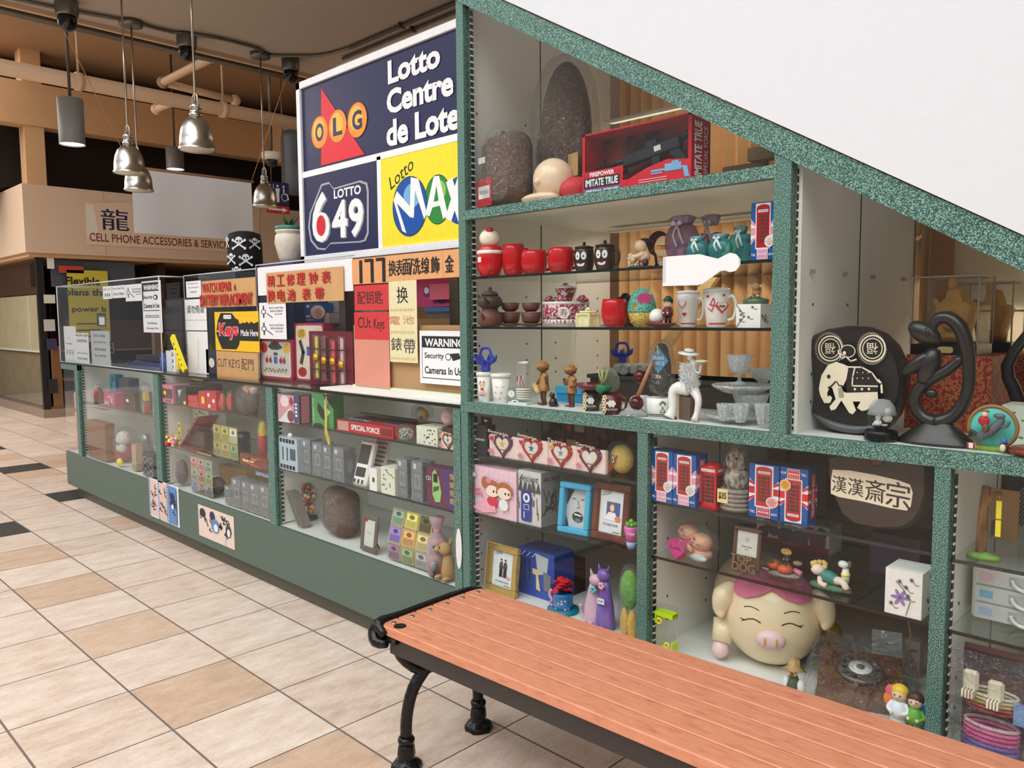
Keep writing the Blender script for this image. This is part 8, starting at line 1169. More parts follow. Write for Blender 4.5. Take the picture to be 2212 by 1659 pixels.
gbox('pale box with dark hearts under the two wrapped toys', 900, 945, 922, 2.14, z, .1, PALE, 'heart_box', 'gift box', hearts(mt((50, 60, 50), .5), 16))
def pup(t, R_, H): m = MB(); m.ball((-R_ * .3, 0, H * .45), (R_ * .55, R_ * .5, H * .42), mt((120, 120, 110), .7), 12); m.ball((R_ * .35, -R_ * .1, H * .4), (R_ * .5, R_ * .45, H * .4), mt((176, 134, 70), .8), 12); m.ball((R_ * .5, -R_ * .4, H * .28), (R_ * .25, R_ * .2, H * .18), mt((60, 54, 50), .7), 10); m.build('toy_animals', t)
bagged('plush_pair', 'two small toy animals in crumpled wrap on top of the heart box', 'plush toy', 912, 874, 2.22, z + .085, 52, pup, 1.1)
x, s, H = at(957, 882, 2.16, z + .085); t = thing('ball_box', 'pearly pink ball shaped trinket box at the counter post', 'trinket box', (x, 2.2, z + .085)); r = 21 * s; PP = mt((206, 176, 176), .25); m = MB(); m.ball((0, 0, r), (r, r, r), PP, 20); m.lathe([(r * 1.02, r * .96), (r * 1.05, r), (r * 1.02, r * 1.04)], PP, 24); m.build('sphere', t); m = MB(); [m.ball((r * .6 * math.cos(a), r * .3 * math.sin(a), r * 2.0), r * .22, mt((190, 170, 120), .5), 8) for a in [i * .9 for i in range(7)]]; m.build('flower_top', t)
m = MB(); m.box(0, .12, 0, .06, 0, .083, WBX); m.build('carton', None, (x - .02, 2.17, z), 0, 'dark carton carrying the pink ball box', 'carton')
heartframe('brown zodiac heart frame in the counter beside the tall case', 952, 990, 930, 985, (120, 70, 60), 'Taurrus', (200, 170, 90), (70, 120, 180), 2.125, z)
z = CZC2
def tinprint(m, w, h, d): [m.R(w * (.06 + .17 * k), h * v, w * (.18 + .17 * k), h * (v + .12), INK) for k in range(5) for v in (.04, .84)]; m.R(w * .62, h * .34, w * .9, h * .68, mt((60, 90, 96), .4)); [m.R(w * u, h * .3, w * (u + .05), h * .7, GREYD) for u in (.2, .44)]
o = gbox('pale blue printed tin with a clip at the left of the middle shelf', 602, 641, 946, 2.118, z, .06, mt((176, 196, 206), .35), 'printed_tin', 'tin', tinprint); m = MB(); m.ball((.07, .03, at_y(620, 946, 2.13)[1] - z + .012), (.02, .012, .014), PORC, 10); m.build('clip', o)
def cardbox(col):
    def f(m, w, h, d): m.R(w * .1, h * .06, w * .9, h * .74, mt((54, 58, 66), .4)); m.R(w * .2, h * .3, w * .8, h * .7, mt((130, 134, 140), .4)); m.E(w * .5, h * .5, w * .2, h * .14, mt((84, 88, 96), .4)); m.E(w * .5, h * .16, w * .35, h * .09, mt(col, .4)); m.R(w * .15, h * .82, w * .42, h * .95, PAPER); m.right(w); m.R(d * .1, h * .1, d * .9, h * .9, mt((70, 76, 90), .4)); m.E(d * .5, h * .45, d * .25, h * .2, mt((120, 130, 150), .4))
    return f
CBX = mt((96, 110, 120), .3); TH = 'grey trading game boxes in the counter'
def card_box(lab, px0, px1, pt, Y, z0, d, col=(70, 110, 110), rz=0):
    o = gbox(lab, px0, px1, pt, Y, z0, d, CBX, 'game_box', 'game box', cardbox(col)); o['group'] = TH; W_ = max(v.co.x for v in o.data.vertices); H_ = max(v.co.z for v in o.data.vertices); m = MB(); m.box(-.003, W_ + .003, -.004, d + .003, 0, H_ + .003, BAGW); m.build('shrink_wrap', o); return o
for a in ((652, 670, 950, 'grey wrapped game box right of the pale blue tin'), (675, 694, 958, 'grey wrapped game box, first of the three in a tight row'), (697, 715, 964, 'grey wrapped game box, middle of the three in a tight row'), (719, 741, 968, 'grey wrapped game box, last of the three before the white players')): card_box(a[3], a[0], a[1], a[2], 2.14, z, .07)
for a in ((857, 878, 992, 'grey wrapped game box next to the pale heart box and white carton'), (889, 911, 998, 'grey wrapped game box touching the purple car carton')): card_box(a[3], a[0], a[1], a[2], 2.14, z, .07)
x0 = at_y(765, 1000, 2.17)[0]; m = MB(); m.T = Matrix.Rotation(-.3, 4, 'X'); h = at_y(790, 956, 2.17)[1] - z; m.box(0, .11, 0, .035, 0, h * 1.05, PORC, .01); m.front(0); m.R(.012, h * .5, .098, h * .95, mt((70, 66, 60), .2)); m.R(.016, h * .2, .094, h * .42, mt((70, 66, 60), .2)); [m.R(.012 + .032 * k, h * .05, .03 + .032 * k, h * .14, GREYD) for k in range(3)]; m.build('white_player', None, (x0, 2.15, z), 0, 'white handheld gadget with two dark windows leaning back', 'gadget')
gbox('small plain white carton in front of the leaning gadget', 796, 812, 1012, 2.13, z, .05, PORC, 'white_carton', 'carton', lambda m, w, h, d: m.R(w * .4, h * .4, w * .7, h * .6, GREYD))
x0 = at_y(806, 990, 2.28)[0]; m = MB(); m.T = Matrix.Rotation(-.3, 4, 'X'); m.box(0, .12, 0, .003, 0, .26, mt((222, 222, 216), .6)); m.front(0); [m.R(.015, .04 + .022 * k, .1, .046 + .022 * k, GREYD) for k in range(8)]; m.E(.06, .235, .012, .012, RED); m.build('leaflet', None, (x0, 2.24, z), 0, 'printed white leaflet leaning behind the white gadget', 'leaflet')
gbox('pale green box with small hearts in the middle counter shelf', 821, 851, 1010, 2.13, z, .08, PALE, 'heart_box', 'gift box', hearts(mt((110, 150, 100), .5), 14))
def carbox(m, w, h, d): m.P([(w * .5, h), (w, h), (w, 0), (w * .7, 0)], mt((80, 50, 110), .4)); m.P([(w * .2, h * .85), (w * .3, h * .95), (w * .42, h * .75), (w * .5, h * .4), (w * .46, h * .15), (w * .3, h * .12), (w * .2, h * .3)], mt((150, 200, 120), .3)); m.R(w * .24, h * .62, w * .38, h * .84, BLACK); m.P([(w * .22, h * .35), (w * .42, h * .45), (w * .44, h * .55), (w * .24, h * .5)], mt((60, 90, 60), .3)); [m.TX(ch, w * .86, h * (.84 - .2 * k), h * .15, mt((236, 190, 60), .4), w * .16, bold=.02) for k, ch in enumerate('驾驶指南')]; m.TX('CD', w * .08, h * .7, h * .1, PAPER)
gbox('purple carton with a green car and gold characters beside the tall case', 920, 985, 1012, 2.125, z, .06, mt((100, 40, 74), .4), 'car_carton', 'carton', carbox)
# floor of the right counter bay
z = ZF
for k, lab in enumerate(('thin grey folder leaning left at the counter divider, front one', 'thin grey folder leaning left at the counter divider, rear one')): x = at_y(648, 1115, 2.15)[0]; m = MB(); m.T = Matrix.Rotation(-.62, 4, 'Y'); m.box(-.004, .004, 0, .06, 0, .21, mt((126, 120, 112), .5)); m.build('folder', None, (x - .02 + .03 * k, 2.15, z + .003), 0, lab, 'folder')
x, s, H = at(664, 1046, 2.29, z); t = thing('charm_string', 'bunch of colourful paper charms hanging from a small rack', 'ornament', (x, 2.29, z)); m = MB(); m.lathe([(.05, 0), (.05, .008), (0, .01)], GREYD, 18); rod(m, (0, 0, 0), (0, .01, H), .003, GREYD); m.build('rack', t); m = MB(); [m.ball((rnd.uniform(-.035, .035) * (1.2 - k / 90), rnd.uniform(-.03, .03), H * (.22 + .76 * k / 90)), rnd.uniform(.006, .013), mt(rnd.choice([(236, 100, 50), (80, 160, 90), (226, 80, 110), (240, 220, 190), (110, 80, 140), (236, 140, 60)]), .5, 0, 0), 6) for k in range(90)]; o = m.build('paper_charms', t); o['kind'] = 'stuff'
def plush_c(t, R_, H): m = MB(); puff(m, rrect(R_ * .97, H * .97, R_ * .35), R_, FURB, .8); m.build('plush_body', t); m = MB(); m.box(-R_ * .7, -R_ * .58, -R_ * .47, -R_ * .455, H * .42, H * .58, PAPER); m.box(-R_ * .3, R_ * .05, -R_ * .49, -R_ * .455, H * .2, H * .58, mt((180, 34, 46), .6)); m.build('red_patch', t)
bagged('plush_backpack', 'brown plush backpack in a clear bag on the counter floor', 'plush toy', 736, 1052, 2.24, z, 106, plush_c, 1.08)
frame('small grey brown ornate photo frame standing on the counter floor', 774, 808, 1114, 2.14, z, .18, .012, mt((110, 96, 84), .5, .2, .1, 60, .6), lambda m, w, h: (m.R(w * .04, h * .04, w * .96, h * .96, mt((206, 210, 200), .5)), m.TX('Photo', w * .5, h * .5, h * .05, INK, w * .4), m.R(0, h * .9, w * .25, h, RED)))
def cards(lab, px0, px1, pt, Y, z0, cols, rows, pal, tilt, fold, name='card_sheet'):
    x0 = at_y(px0, 1100, Y)[0]; x1 = at_y(px1, 1100, Y)[0]; W_ = x1 - x0; H = at_y((px0 + px1) / 2, pt, Y)[1] - z0; t = thing(name, lab, 'trading cards', (x0, Y, z0)); cw = W_ / cols; ch = H / rows
    for r_ in range(rows):
        for c_ in range(cols):
            m = MB(); k = r_ * cols + c_; col = pal[k % len(pal)]; u_ = max(0, r_ - fold); m.T = Matrix.Translation((c_ * cw, .008 + u_ * ch * math.sin(tilt), (min(r_, fold) + u_ * math.cos(tilt)) * ch)) @ Matrix.Rotation(-tilt if r_ >= fold else 0, 4, 'X'); m.box(cw * .03, cw * .97, 0, .002, ch * .02, ch * .98, mt((206, 180, 110), .5)); m.front(0); q_ = mt(col, .4); m.R(cw * .09, ch * .06, cw * .91, ch * .94, q_); m.R(cw * .14, ch * .5, cw * .86, ch * .86, mt(tuple(min(255, int(v * 1.25)) for v in col), .4)); m.E(cw * .5, ch * .68, cw * .2, ch * .13, mt(tuple(int(v * .6) for v in col), .4), 12); [m.R(cw * .16, ch * (.14 + .08 * i), cw * .84, ch * (.165 + .08 * i), mt(tuple(int(v * .75) for v in col), .5)) for i in range(4)]; m.build('trading_card', t)
    m = MB(); m.box(0, W_, .0, .004, 0, ch, ACRYL); m.build('clear_pocket', t)
cards('stepped stand of nine colourful trading cards on the counter floor', 832, 920, 1108, 2.14, z, 3, 3, [(150, 120, 150), (150, 170, 130), (170, 170, 176), (130, 110, 180), (206, 150, 90), (190, 176, 120), (130, 160, 140), (206, 196, 100), (90, 84, 50)], .25, 1)
x, s, H = at(940, 1118, 2.15, z); t = thing('organza_bag', 'pink organza gift bag tied over a cylinder', 'gift bag', (x, 2.16, z)); r = 24 * s; m = MB(); m.lathe([(r * .75, 0), (r * .8, H * .6), (0, H * .62)], mt((206, 150, 140), .6), 18); m.lathe([(r * .78, H * .36), (r * .82, H * .58)], mt((110, 60, 90), .6), 18); m.build('cylinder', t); m = MB(); m.lathe([(r * .9, 0), (r * 1.05, H * .3), (r * .9, H * .62), (r * .25, H * .76), (r * .5, H * .88), (r * .7, H)], thin_mat('pink_organza', (.92, .5, .66), .03, .5, .4, 40, .3), 22, (0, 0), 1, 1, True, 0, .07, 8); m.build('organza', t); m = MB(); m.tube([(r * .28 * math.cos(a), r * .28 * math.sin(a), H * .76) for a in [i * .6 for i in range(11)]], .004, PINK, 6, True); m.build('ribbon', t)
def f9(t, H, s): DG = mt((176, 140, 90), .7, 0, .05, 40); m = MB(); m.lathe([(0, 0), (17 * s, H * .03), (17 * s, H * .2), (12 * s, H * .5), (9 * s, H * .6)], DG, 16); m.ball((-4 * s, -6 * s, H * .72), (17 * s, 14 * s, H * .16), DG, 14); m.ball((-20 * s, -14 * s, H * .7), (10 * s, 8 * s, H * .07), DG, 10); m.ball((-28 * s, -17 * s, H * .73), 3.5 * s, BLACK, 8); m.tube([(6 * s, 0, H * .82), (9 * s, 2 * s, H * .98)], [5 * s, 1.5 * s], DG, 8); m.ball((-8 * s, -18 * s, H * .76), (3 * s, 2 * s, H * .04), mt((70, 40, 30), .4), 8); [m.ball((q_ * 13 * s - 4 * s, -14 * s, H * .05), (8 * s, 12 * s, H * .05), DG, 10) for q_ in (-1, 1)]; m.build('body', t); m = MB(); m.lathe([(3 * s, 0), (3 * s, H * .2)], GREYD, 8, (-24 * s, -22 * s)); m.lathe([(6 * s, H * .2), (7 * s, H * .36), (5 * s, H * .4), (0, H * .4)], mt((130, 150, 150), .4), 12, (-24 * s, -22 * s)); m.build('microphone', t)
figurine('tan sitting dog figurine with a small grey microphone beside the tall case', 968, 1160, 2.15, z, f9, 'dog_figurine')
a = at_y(991, 1152, YF - .004); m = MB(); m.prism([(.018 * math.cos(k * .3), .085 * math.sin(k * .3)) for k in range(21)], -.0012, 0, mt((232, 226, 224), .6, 0, .08, 60)); m.build('oval_sticker', None, (a[0], YF - .004, at_y(991, 1184, YF)[1]), 0, 'torn white oval sticker on the green post', 'sticker')
# ---- middle counter bay
z = CZB1
gbox('pink framed box with dark window at the left of the middle bay top shelf', 355, 378, 832, 2.12, z, .12, mt((206, 120, 150), .4), 'window_box', 'box', lambda m, w, h, d: (m.R(w * .06, h * .25, w * .94, h * .78, mt((60, 34, 34), .3)), m.E(w * .25, h * .55, w * .12, h * .12, YEL), m.R(w * .25, h * .06, w * .8, h * .18, mt((150, 40, 80), .4))))
gbox('black angular box with silver emblem beside the pink window box', 384, 406, 836, 2.12, z, .14, mt((28, 28, 32), .3), 'black_box', 'box', lambda m, w, h, d: (m.P([(w * .2, h * .8), (w * .6, h * .85), (w * .35, h * .4)], mt((190, 190, 190), .3)), m.R(w * .75, h * .08, w * .95, h * .25, YEL)))
m = MB(); m.T = Matrix.Rotation(math.pi / 2, 4, 'Y'); m.lathe([(.03, 0), (.03, .2), (0, .2)], mt((196, 170, 130), .6), 16); m.build('paper_roll', None, (at_y(414, 825, 2.3)[0], 2.3, z + .16), 0, 'tan paper roll lying on the boxes of the middle bay', 'paper roll')
gbox('dark grey box standing behind the black emblem box', 412, 440, 832, 2.26, z, .14, mt((56, 50, 52), .4), 'dark_box')
for k, (a, b, lab) in enumerate(((404, 432, 'flat red lacing box at the front of the middle bay top shelf'), (403, 430, 'second flat red lacing box lying on the first'))): o = gbox(lab, a, b, 868 - 11 * k, 2.13, z + .036 * k + .001 * k, .1, mt((206, 50, 54), .4), 'lacing_box'); sc = .035 / max(v.co.z for v in o.data.vertices); [setattr(v.co, 'z', v.co.z * sc) for v in o.data.vertices]
for a, b, t_, lab in ((433, 448, 846, 'narrow red bag with yellow print'), (449, 470, 846, 'red bag with large white dots beside the red ball')): gbox(lab, a, b, t_, 2.13, z, .05, mt((200, 34, 44), .4), 'red_bag', 'bag', lambda m, w, h, d: ([m.E(w * u, h * v, w * .13, h * .1, PAPER) for u, v in ((.25, .8), (.3, .2), (.75, .5))] if b == 470 else m.R(w * .4, h * .3, w * .8, h * .7, YEL)))
def redball(t, R_, H): m = MB(); m.ball((0, 0, H * .48), (R_ * .9, R_ * .7, H * .45), mt((214, 34, 40), .4), 14); m.front(-R_ * .7); m.lay = .003; m.E(-R_ * .2, H * .5, R_ * .25, H * .2, YEL); m.E(-R_ * .2, H * .5, R_ * .16, H * .13, RED); m.build('red_ball', t)
bagged('red_purse', 'round red purse with a yellow ring in clear wrap', 'purse', 481, 852, 2.15, z, 20, redball); bagged('red_purse', 'smaller red wrapped purse with white trim right of the round one', 'purse', 497, 846, 2.16, z, 18, redball)
def umb(t, R_, H): m = MB(); [m.lathe([(R_ * .18, 0), (R_ * .34, H * .7), (R_ * .1, H * .75)], mt((66, 50, 42), .5), 10, ((k - 1.5) * R_ * .45, 0)) for k in range(4)]; m.build('dark_rolls', t); m = MB(); [m.lathe([(R_ * .2, H * .72), (R_ * .24, H * .95), (0, H)], mt(((176, 140, 120), (190, 140, 60), (150, 120, 110), (214, 180, 170))[k], .7, 0, .3, 40), 8, ((k - 1.5) * R_ * .45, 0)) for k in range(4)]; m.build('patterned_tops', t)
bagged('scarf_rolls', 'wrapped dark rolls with patterned tops at the right of the middle bay', 'scarf roll', 540, 834, 2.2, z, 74, umb)
z = CZB2
x0 = at_y(355, 955, 2.14)[0]; m = MB(); m.box(0, .25, 0, .12, 0, .24, mt((226, 222, 206), .6)); m.front(0); [m.P(heart(rnd.uniform(.02, .23), rnd.uniform(.02, .22), .008), INK) for k in range(30)]; m.build('heart_box', None, (at_y(418, 940, 2.32)[0], 2.32, z), 0, 'cream box with black specks at the back of the middle bay', 'gift box')
t = thing('keychain_pile', 'small pile of yellow, red and pink charms with a ring', 'key rings', (at_y(374, 950, 2.14)[0], 2.14, z)); m = MB(); [m.ball((rnd.uniform(-.05, .06), rnd.uniform(-.03, .03), rnd.uniform(.008, .06)), rnd.uniform(.01, .02), mt(rnd.choice([(236, 200, 60), (206, 40, 44), (226, 150, 170), (240, 236, 220), (236, 170, 40)]), .4, 0, 0), 7) for k in range(32)]; o = m.build('charms', t); o['kind'] = 'stuff'
for k, lab in enumerate(('yellow square charm frame standing over the charms, lower of two', 'yellow square charm frame standing over the charms, upper of two')): m = MB(); m.box(-.02, .02, 0, .008, 0, .045, YEL); m.box(-.01, .01, -.001, .0, .012, .033, mt((120, 90, 40), .4)); m.build('square_charm', None, (at_y(388, 945, 2.2)[0], 2.2, z + .055 + .05 * k), 0, lab, 'charm')
x0 = at_y(386, 960, 2.14)[0]; t = thing('folding_game_board', 'red edged folded game board with a green face, propped open', 'game board', (x0, 2.15, z)); m = MB(); m.T = Matrix.Rotation(-.65, 4, 'Y'); m.box(0, .36, 0, .14, 0, .012, mt((130, 40, 40), .5)); m.top(.012); m.R(.02, .01, .34, .13, mt((90, 160, 100), .5)); m.build('green_leaf', t); m = MB(); m.box(0, .3, 0, .14, 0, .014, mt((130, 40, 40), .5)); m.box(.05, .3, .03, .12, .014, .12, mt((70, 52, 44), .5)); m.build('lower_leaf', t)
cards('hanging sheet of six yellow green trading cards in the middle bay', 464, 516, 922, 2.135, z + .01, 3, 2, [(150, 150, 70), (170, 150, 70), (120, 160, 80), (150, 140, 80), (150, 160, 70), (190, 190, 170)], .0, 9)
m = MB(); m.lathe([(.045, 0), (.047, .09), (.044, .14), (0, .14)], mt((40, 46, 58), .25), 18); m.build('dark_canister', None, (at_y(525, 960, 2.3)[0], 2.3, z), 0, 'dark blue canister behind the yellow card sheet', 'canister')
def redyel(t, R_, H): m = MB(); m.ball((0, 0, H * .45), (R_ * .9, R_ * .7, H * .42), mt((196, 34, 40), .4), 16); m.ball((R_ * .1, 0, H * .72), (R_ * .7, R_ * .6, H * .28), mt((240, 206, 50), .4), 14); m.build('foam_ball', t)
bagged('foam_ball', 'red and yellow ball in crinkled wrap at the post', 'ball', 566, 908, 2.24, z, 30, redyel)
gbox('orange and brown comic printed wallet lying at the front right', 517, 576, 985, 2.13, z, .03, mt((120, 66, 44), .5), 'comic_wallet', 'wallet', busy([(206, 120, 60), (60, 40, 36), (226, 190, 150), (190, 60, 60)], 22))
gbox('black card with yellow graffiti lettering at the shelf edge', 422, 458, 978, 2.128, z, .02, mt((34, 34, 36), .5), 'graffiti_card', 'card', lambda m, w, h, d: squig(m, w * .5, h * .5, w * .9, h * .6, mt((206, 176, 60), .5), 6, .004))
z = ZF
def darkbag(t, R_, H): m = MB(); m.ball((0, 0, H * .45), (R_ * .85, R_ * .6, H * .45), mt((96, 76, 66), .6, 0, .3, 30), 16); m.ball((R_ * .2, -R_ * .4, H * .4), (R_ * .35, R_ * .25, H * .2), mt((90, 100, 130), .5), 10); m.ball((-R_ * .4, -R_ * .35, H * .78), R_ * .12, mt((226, 110, 120), .4), 8); m.build('bracelets', t)
bagged('bracelet_bag', 'clear bag of dark bracelets standing on the middle bay floor', 'jewellery bag', 391, 985, 2.18, z, 44, darkbag)
cards('clear sheet with nine pastel trading cards on the middle bay floor', 413, 459, 992, 2.135, z, 3, 3, [(110, 130, 170), (150, 120, 130), (140, 140, 150), (130, 150, 140), (160, 110, 120), (120, 150, 120), (190, 130, 140), (176, 130, 140), (120, 150, 140)], 0, 9)
gbox('brown cardboard carton behind the grey game boxes on the floor', 470, 530, 1010, 2.4, z, .25, KRAFT, 'cardboard_carton', 'carton')
for a in ((482, 496, 1050, 'dark wrapped game box standing first on the middle bay floor'), (498, 516, 1034, 'grey wrapped game box, second on the middle bay floor'), (519, 534, 1040, 'clear wrapped game box, third on the middle bay floor'), (536, 556, 1046, 'reddish wrapped game box, fourth on the middle bay floor'), (558, 577, 1050, 'grey wrapped game box against the post on the floor')): card_box(a[3], a[0], a[1], a[2], 2.135, z, .07, (120, 80, 60))
gbox('small blue and pink carton lying on the game boxes at the post', 550, 577, 1028, 2.15, z + .245, .06, mt((140, 176, 206), .4), 'small_carton', 'carton', busy([(226, 150, 170), (240, 240, 240), (90, 130, 190)], 8))
m = MB(); m.ball((0, 0, .06), (.06, .05, .06), mt((80, 66, 60), .6, 0, .4, 40), 12); m.build('dark_pouch', None, (at_y(470, 1060, 2.2)[0], 2.2, z), 0, 'round dark patterned pouch between card sheet and game boxes', 'pouch')
# ---- left counter bay and end
z = CZA
def redbag(t, R_, H): m = MB(); m.ball((0, 0, H * .45), (R_ * .9, R_ * .6, H * .45), mt((130, 30, 52), .6), 16); m.ball((R_ * .3, -R_ * .3, H * .6), (R_ * .3, R_ * .25, H * .3), mt((196, 40, 56), .5), 10); m.lathe([(R_ * .86, H * .06), (R_ * .92, H * .16)], mt((60, 50, 48), .6), 18, (0, 0), 1, .68); m.build('purse_body', t)
bagged('red_purse', 'dark red wrapped purse at the far left of the left bay shelf', 'purse', 212, 832, 2.14, z, 34, redbag)
gbox('pink and plum printed carton in the middle of the left bay shelf', 229, 252, 850, 2.15, z, .12, mt((190, 90, 120), .5), 'pink_carton', 'carton', busy([(226, 160, 180), (110, 40, 70), (206, 200, 206)], 14)); gbox('grey clear packed box right of the pink carton in the left bay', 256, 272, 844, 2.29, z, .1, mt((120, 126, 140), .4), 'grey_packet', 'packet'); gbox('plain dark brown box with a tiny white tag in the left bay', 272, 296, 848, 2.15, z, .12, mt((62, 50, 46), .6), 'brown_box', 'box', lambda m, w, h, d: m.R(w * .2, h * .45, w * .42, h * .6, PAPER)); gbox('teal printed gift bag standing behind the pink carton', 243, 256, 810, 2.3, z, .06, mt((70, 160, 186), .5), 'gift_bag', 'bag', busy([(150, 210, 226), (40, 90, 110)], 8)); gbox('grey bag leaning behind the dark brown box in the left bay', 262, 284, 818, 2.32, z, .08, mt((124, 126, 140), .6), 'grey_bag', 'bag')
def yelbag(t, R_, H): m = MB(); m.box(-R_ * .8, R_ * .8, -R_ * .3, R_ * .3, H * .45, H * .75, mt((226, 196, 70), .4)); m.box(-R_ * .9, R_ * .2, -R_ * .4, R_ * .3, 0, H * .4, mt((90, 170, 110), .4)); m.box(R_ * .25, R_ * .9, -R_ * .4, R_ * .3, 0, H * .4, mt((170, 80, 50), .4)); m.build('toys', t)
bagged('toy_packet', 'clear packet of green, yellow and brown toys at the left bay post', 'toy packet', 314, 830, 2.16, z, 30, yelbag)
z = ZF; o = gbox('big brown cardboard box on the floor of the left bay', 190, 228, 912, 2.13, z, .07, mt((120, 84, 60), .7), 'cardboard_box', 'box'); gbox('flat pink printed carton lying on the big brown cardboard box', 196, 226, 884, 2.14, z + .402, .06, mt((206, 130, 130), .5), 'pink_carton', 'carton', busy([(230, 180, 176), (150, 60, 70)], 12))
def santa(t, R_, H): m = MB(); m.ball((-R_ * .1, 0, H * .3), (R_ * .7, R_ * .55, H * .3), mt((176, 36, 40), .8), 16); m.build('red_body', t); m = MB(); m.ball((-R_ * .1, -R_ * .1, H * .72), (R_ * .62, R_ * .5, H * .24), mt((226, 222, 212), .95, 0, .1, 50, .8), 16); m.ball((R_ * .45, -R_ * .3, H * .45), (R_ * .3, R_ * .3, H * .13), mt((226, 222, 212), .95), 12); m.build('white_wool', t); m = MB(); [m.tube([(q_ * R_ * .3 - R_ * .2, -R_ * .3, H * .3), (q_ * R_ * .4 - R_ * .2, -R_ * .6, H * .08)], R_ * .2, mt((176, 36, 40), .8), 10) for q_ in (-1, 1)]; m.build('legs', t); m = MB(); m.box(-R_ * .1, R_ * .4, -R_ * .58, -R_ * .56, H * .4, H * .55, PAPER); m.build('white_label', t)
bagged('plush_toy', 'red and white woolly plush toy in a clear bag in the left bay', 'plush toy', 270, 928, 2.25, z, 64, santa, 1.05)
m = MB(); m.ball((0, 0, .03), (.035, .022, .03), YEL, 12, None, .1); m.build('yellow_pompom', None, (at_y(259, 1000, 2.14)[0], 2.14, z), 0, 'small yellow pompom in front of the woolly plush toy', 'pompom'); gbox('slim beige box right of the woolly plush toy', 283, 292, 960, 2.15, z, .05, mt((180, 156, 130), .5), 'beige_box'); gbox('black bag with grey ring pattern against the post of the left bay', 306, 329, 978, 2.13, z, .06, mt((44, 46, 56), .6), 'ring_pattern_bag', 'bag', lambda m, w, h, d: [(m.E(w * u, h * v, w * .2, h * .13, mt((150, 150, 160), .5)), m.E(w * u, h * v, w * .15, h * .1, mt((44, 46, 56), .6))) for u in (.25, .75) for v in (.15, .42, .7)])
m = MB(); m.lathe([(.05, 0), (.055, .12), (.03, .2), (.03, .24), (0, .25)], mt((150, 150, 156), .2, .5), 16); m.build('silver_bottle', None, (at_y(316, 950, 2.28)[0], 2.28, z), 0, 'shiny silver wrapped bottle behind the ring pattern bag', 'bottle')
for k, lab in enumerate(('lower pink wrapped packet in the glass end of the counter', 'middle pink wrapped packet in the glass end of the counter', 'upper pink wrapped packet in the glass end of the counter')): m = MB(); m.box(0, .2, 0, .14, 0, .17, mt((232, 140, 140), .6, 0, .1, 8), .02); m.build('pink_packet', None, (-7.40, 2.16, z + .171 * k), 0, lab, 'packet')
# ================================================================ BENCH
bn = thing('bench', 'long bench with orange brown slats and black cast iron legs', 'bench', (-2.092, 1.477, 0), math.radians(1.9)); BL, BW2, BZ = 1.95, .468, .50
SLAT = noise_mat('composite_slat', [(.30, (186, 116, 86)), (.42, (210, 136, 102)), (.7, (222, 150, 116))], scale=(.25, 1, 1), s=60, detail=6, rough=.5, rgh=.6); IRON = mt((18, 18, 19), .28, .3, .1, 60, .3); CHAN = mt((50, 44, 42), .45)
sw_ = BW2 / 6
for k in range(6):
    m = MB(); m.box(0, BL, k * sw_ + .0025, (k + 1) * sw_ - .0025, BZ - .032, BZ, SLAT, .003); o = m.build('slat', bn)
    m = MB(); [m.lathe([(.0095, BZ), (.0085, BZ + .0025), (0, BZ + .003)], STEEL, 12, (x_, (k + .5) * sw_)) for x_ in (.05,)]; m.build('bolt', o)
m = MB(); m.lathe([(.021, BZ + .0004), (.021, BZ + .0016), (.017, BZ + .0018), (.016, BZ + .0008), (0, BZ + .0006)], IRON, 22, (.085, .035)); m.build('cup_hole', bn)
m = MB(); m.box(.05, BL - .05, .02, .026, BZ - .095, BZ - .034, CHAN); m.box(.05, BL - .05, .02, .06, BZ - .038, BZ - .033, CHAN); m.build('front_rail', bn); m = MB(); m.box(.05, BL - .05, BW2 - .026, BW2 - .02, BZ - .095, BZ - .034, CHAN); m.build('rear_rail', bn)
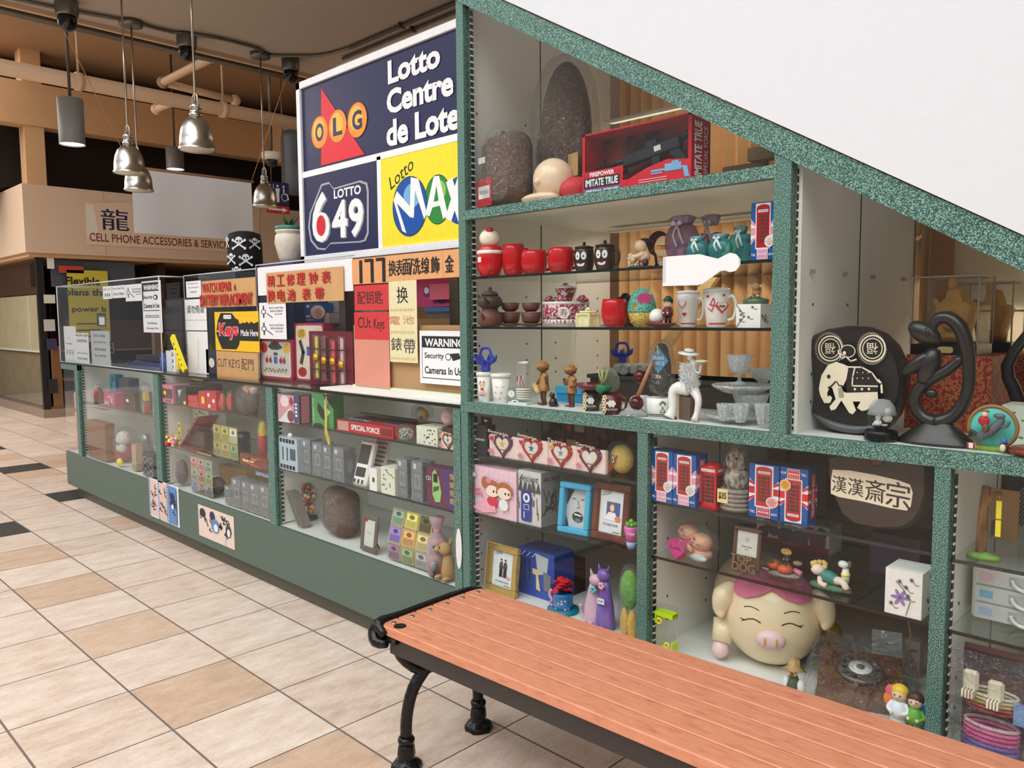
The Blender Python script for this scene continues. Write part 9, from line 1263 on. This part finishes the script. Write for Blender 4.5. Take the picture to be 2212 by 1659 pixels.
def iron_end(x, nm):
    m = MB(); m.box(x - .03, x + .03, .0, BW2, BZ - .052, BZ - .034, IRON, .004)
    m.tube([(x - .018, .0, BZ - .03), (x - .06, .01, BZ - .002), (x - .062, .1, BZ - .0), (x - .062, BW2 - .04, BZ - .0), (x - .02, BW2, BZ - .02)], [.016, .02, .014, .012, .012], IRON, 10); m.tube([(x - .06, .01, BZ - .004), (x - .075, .0, BZ - .03), (x - .05, -.012, BZ - .055), (x - .01, .0, BZ - .055)], [.02, .022, .02, .014], IRON, 10); m.build('end_bracket', bn)
    for s_, y0, y1 in ((-1, .1, .10), (1, BW2 - .1, BW2 - .08)):
        yf = y1 if s_ < 0 else y1; m = MB(); f_ = .1 if s_ < 0 else BW2 - .02
        base = .06 if s_ < 0 else BW2 + .0
        m.tube([(x + .05, BW2 / 2 + s_ * .03, BZ - .05 - .09), (x + .03, BW2 / 2 + s_ * .09, BZ - .16), (x + .012, BW2 / 2 + s_ * .145, BZ - .23), (x, BW2 / 2 + s_ * .165, BZ - .32), (x, BW2 / 2 + s_ * .17, BZ - .40)], [.018, .022, .021, .02, .02], IRON, 12)
        m.lathe([(.026, .085), (.029, .1), (.024, .108)], IRON, 16, (x, BW2 / 2 + s_ * .17)); m.lathe([(.03, .0), (.05, .0), (.052, .012), (.04, .024), (.024, .03), (.03, .05), (.027, .075), (.022, .09)], IRON, 16, (x, BW2 / 2 + s_ * .17), 1, 1, True, 0, .08, 6)
        m.tube([(x - .005, BW2 / 2 + s_ * .2, BZ - .05), (x, BW2 / 2 + s_ * .185, BZ - .11), (x + .02, BW2 / 2 + s_ * .12, BZ - .17), (x + .045, BW2 / 2 + s_ * .03, BZ - .165)], [.017, .018, .02, .014], IRON, 10); m.tube([(x - .005, BW2 / 2 + s_ * .15, BZ - .05), (x + .01, BW2 / 2 + s_ * .13, BZ - .1), (x + .03, BW2 / 2 + s_ * .06, BZ - .13)], [.01, .011, .01], IRON, 10); m.ball((x + .03, BW2 / 2 + s_ * .08, BZ - .16), (.022, .04, .018), IRON, 10); m.build('leg', bn)
iron_end(.07, 'a'); iron_end(BL - .07, 'b')
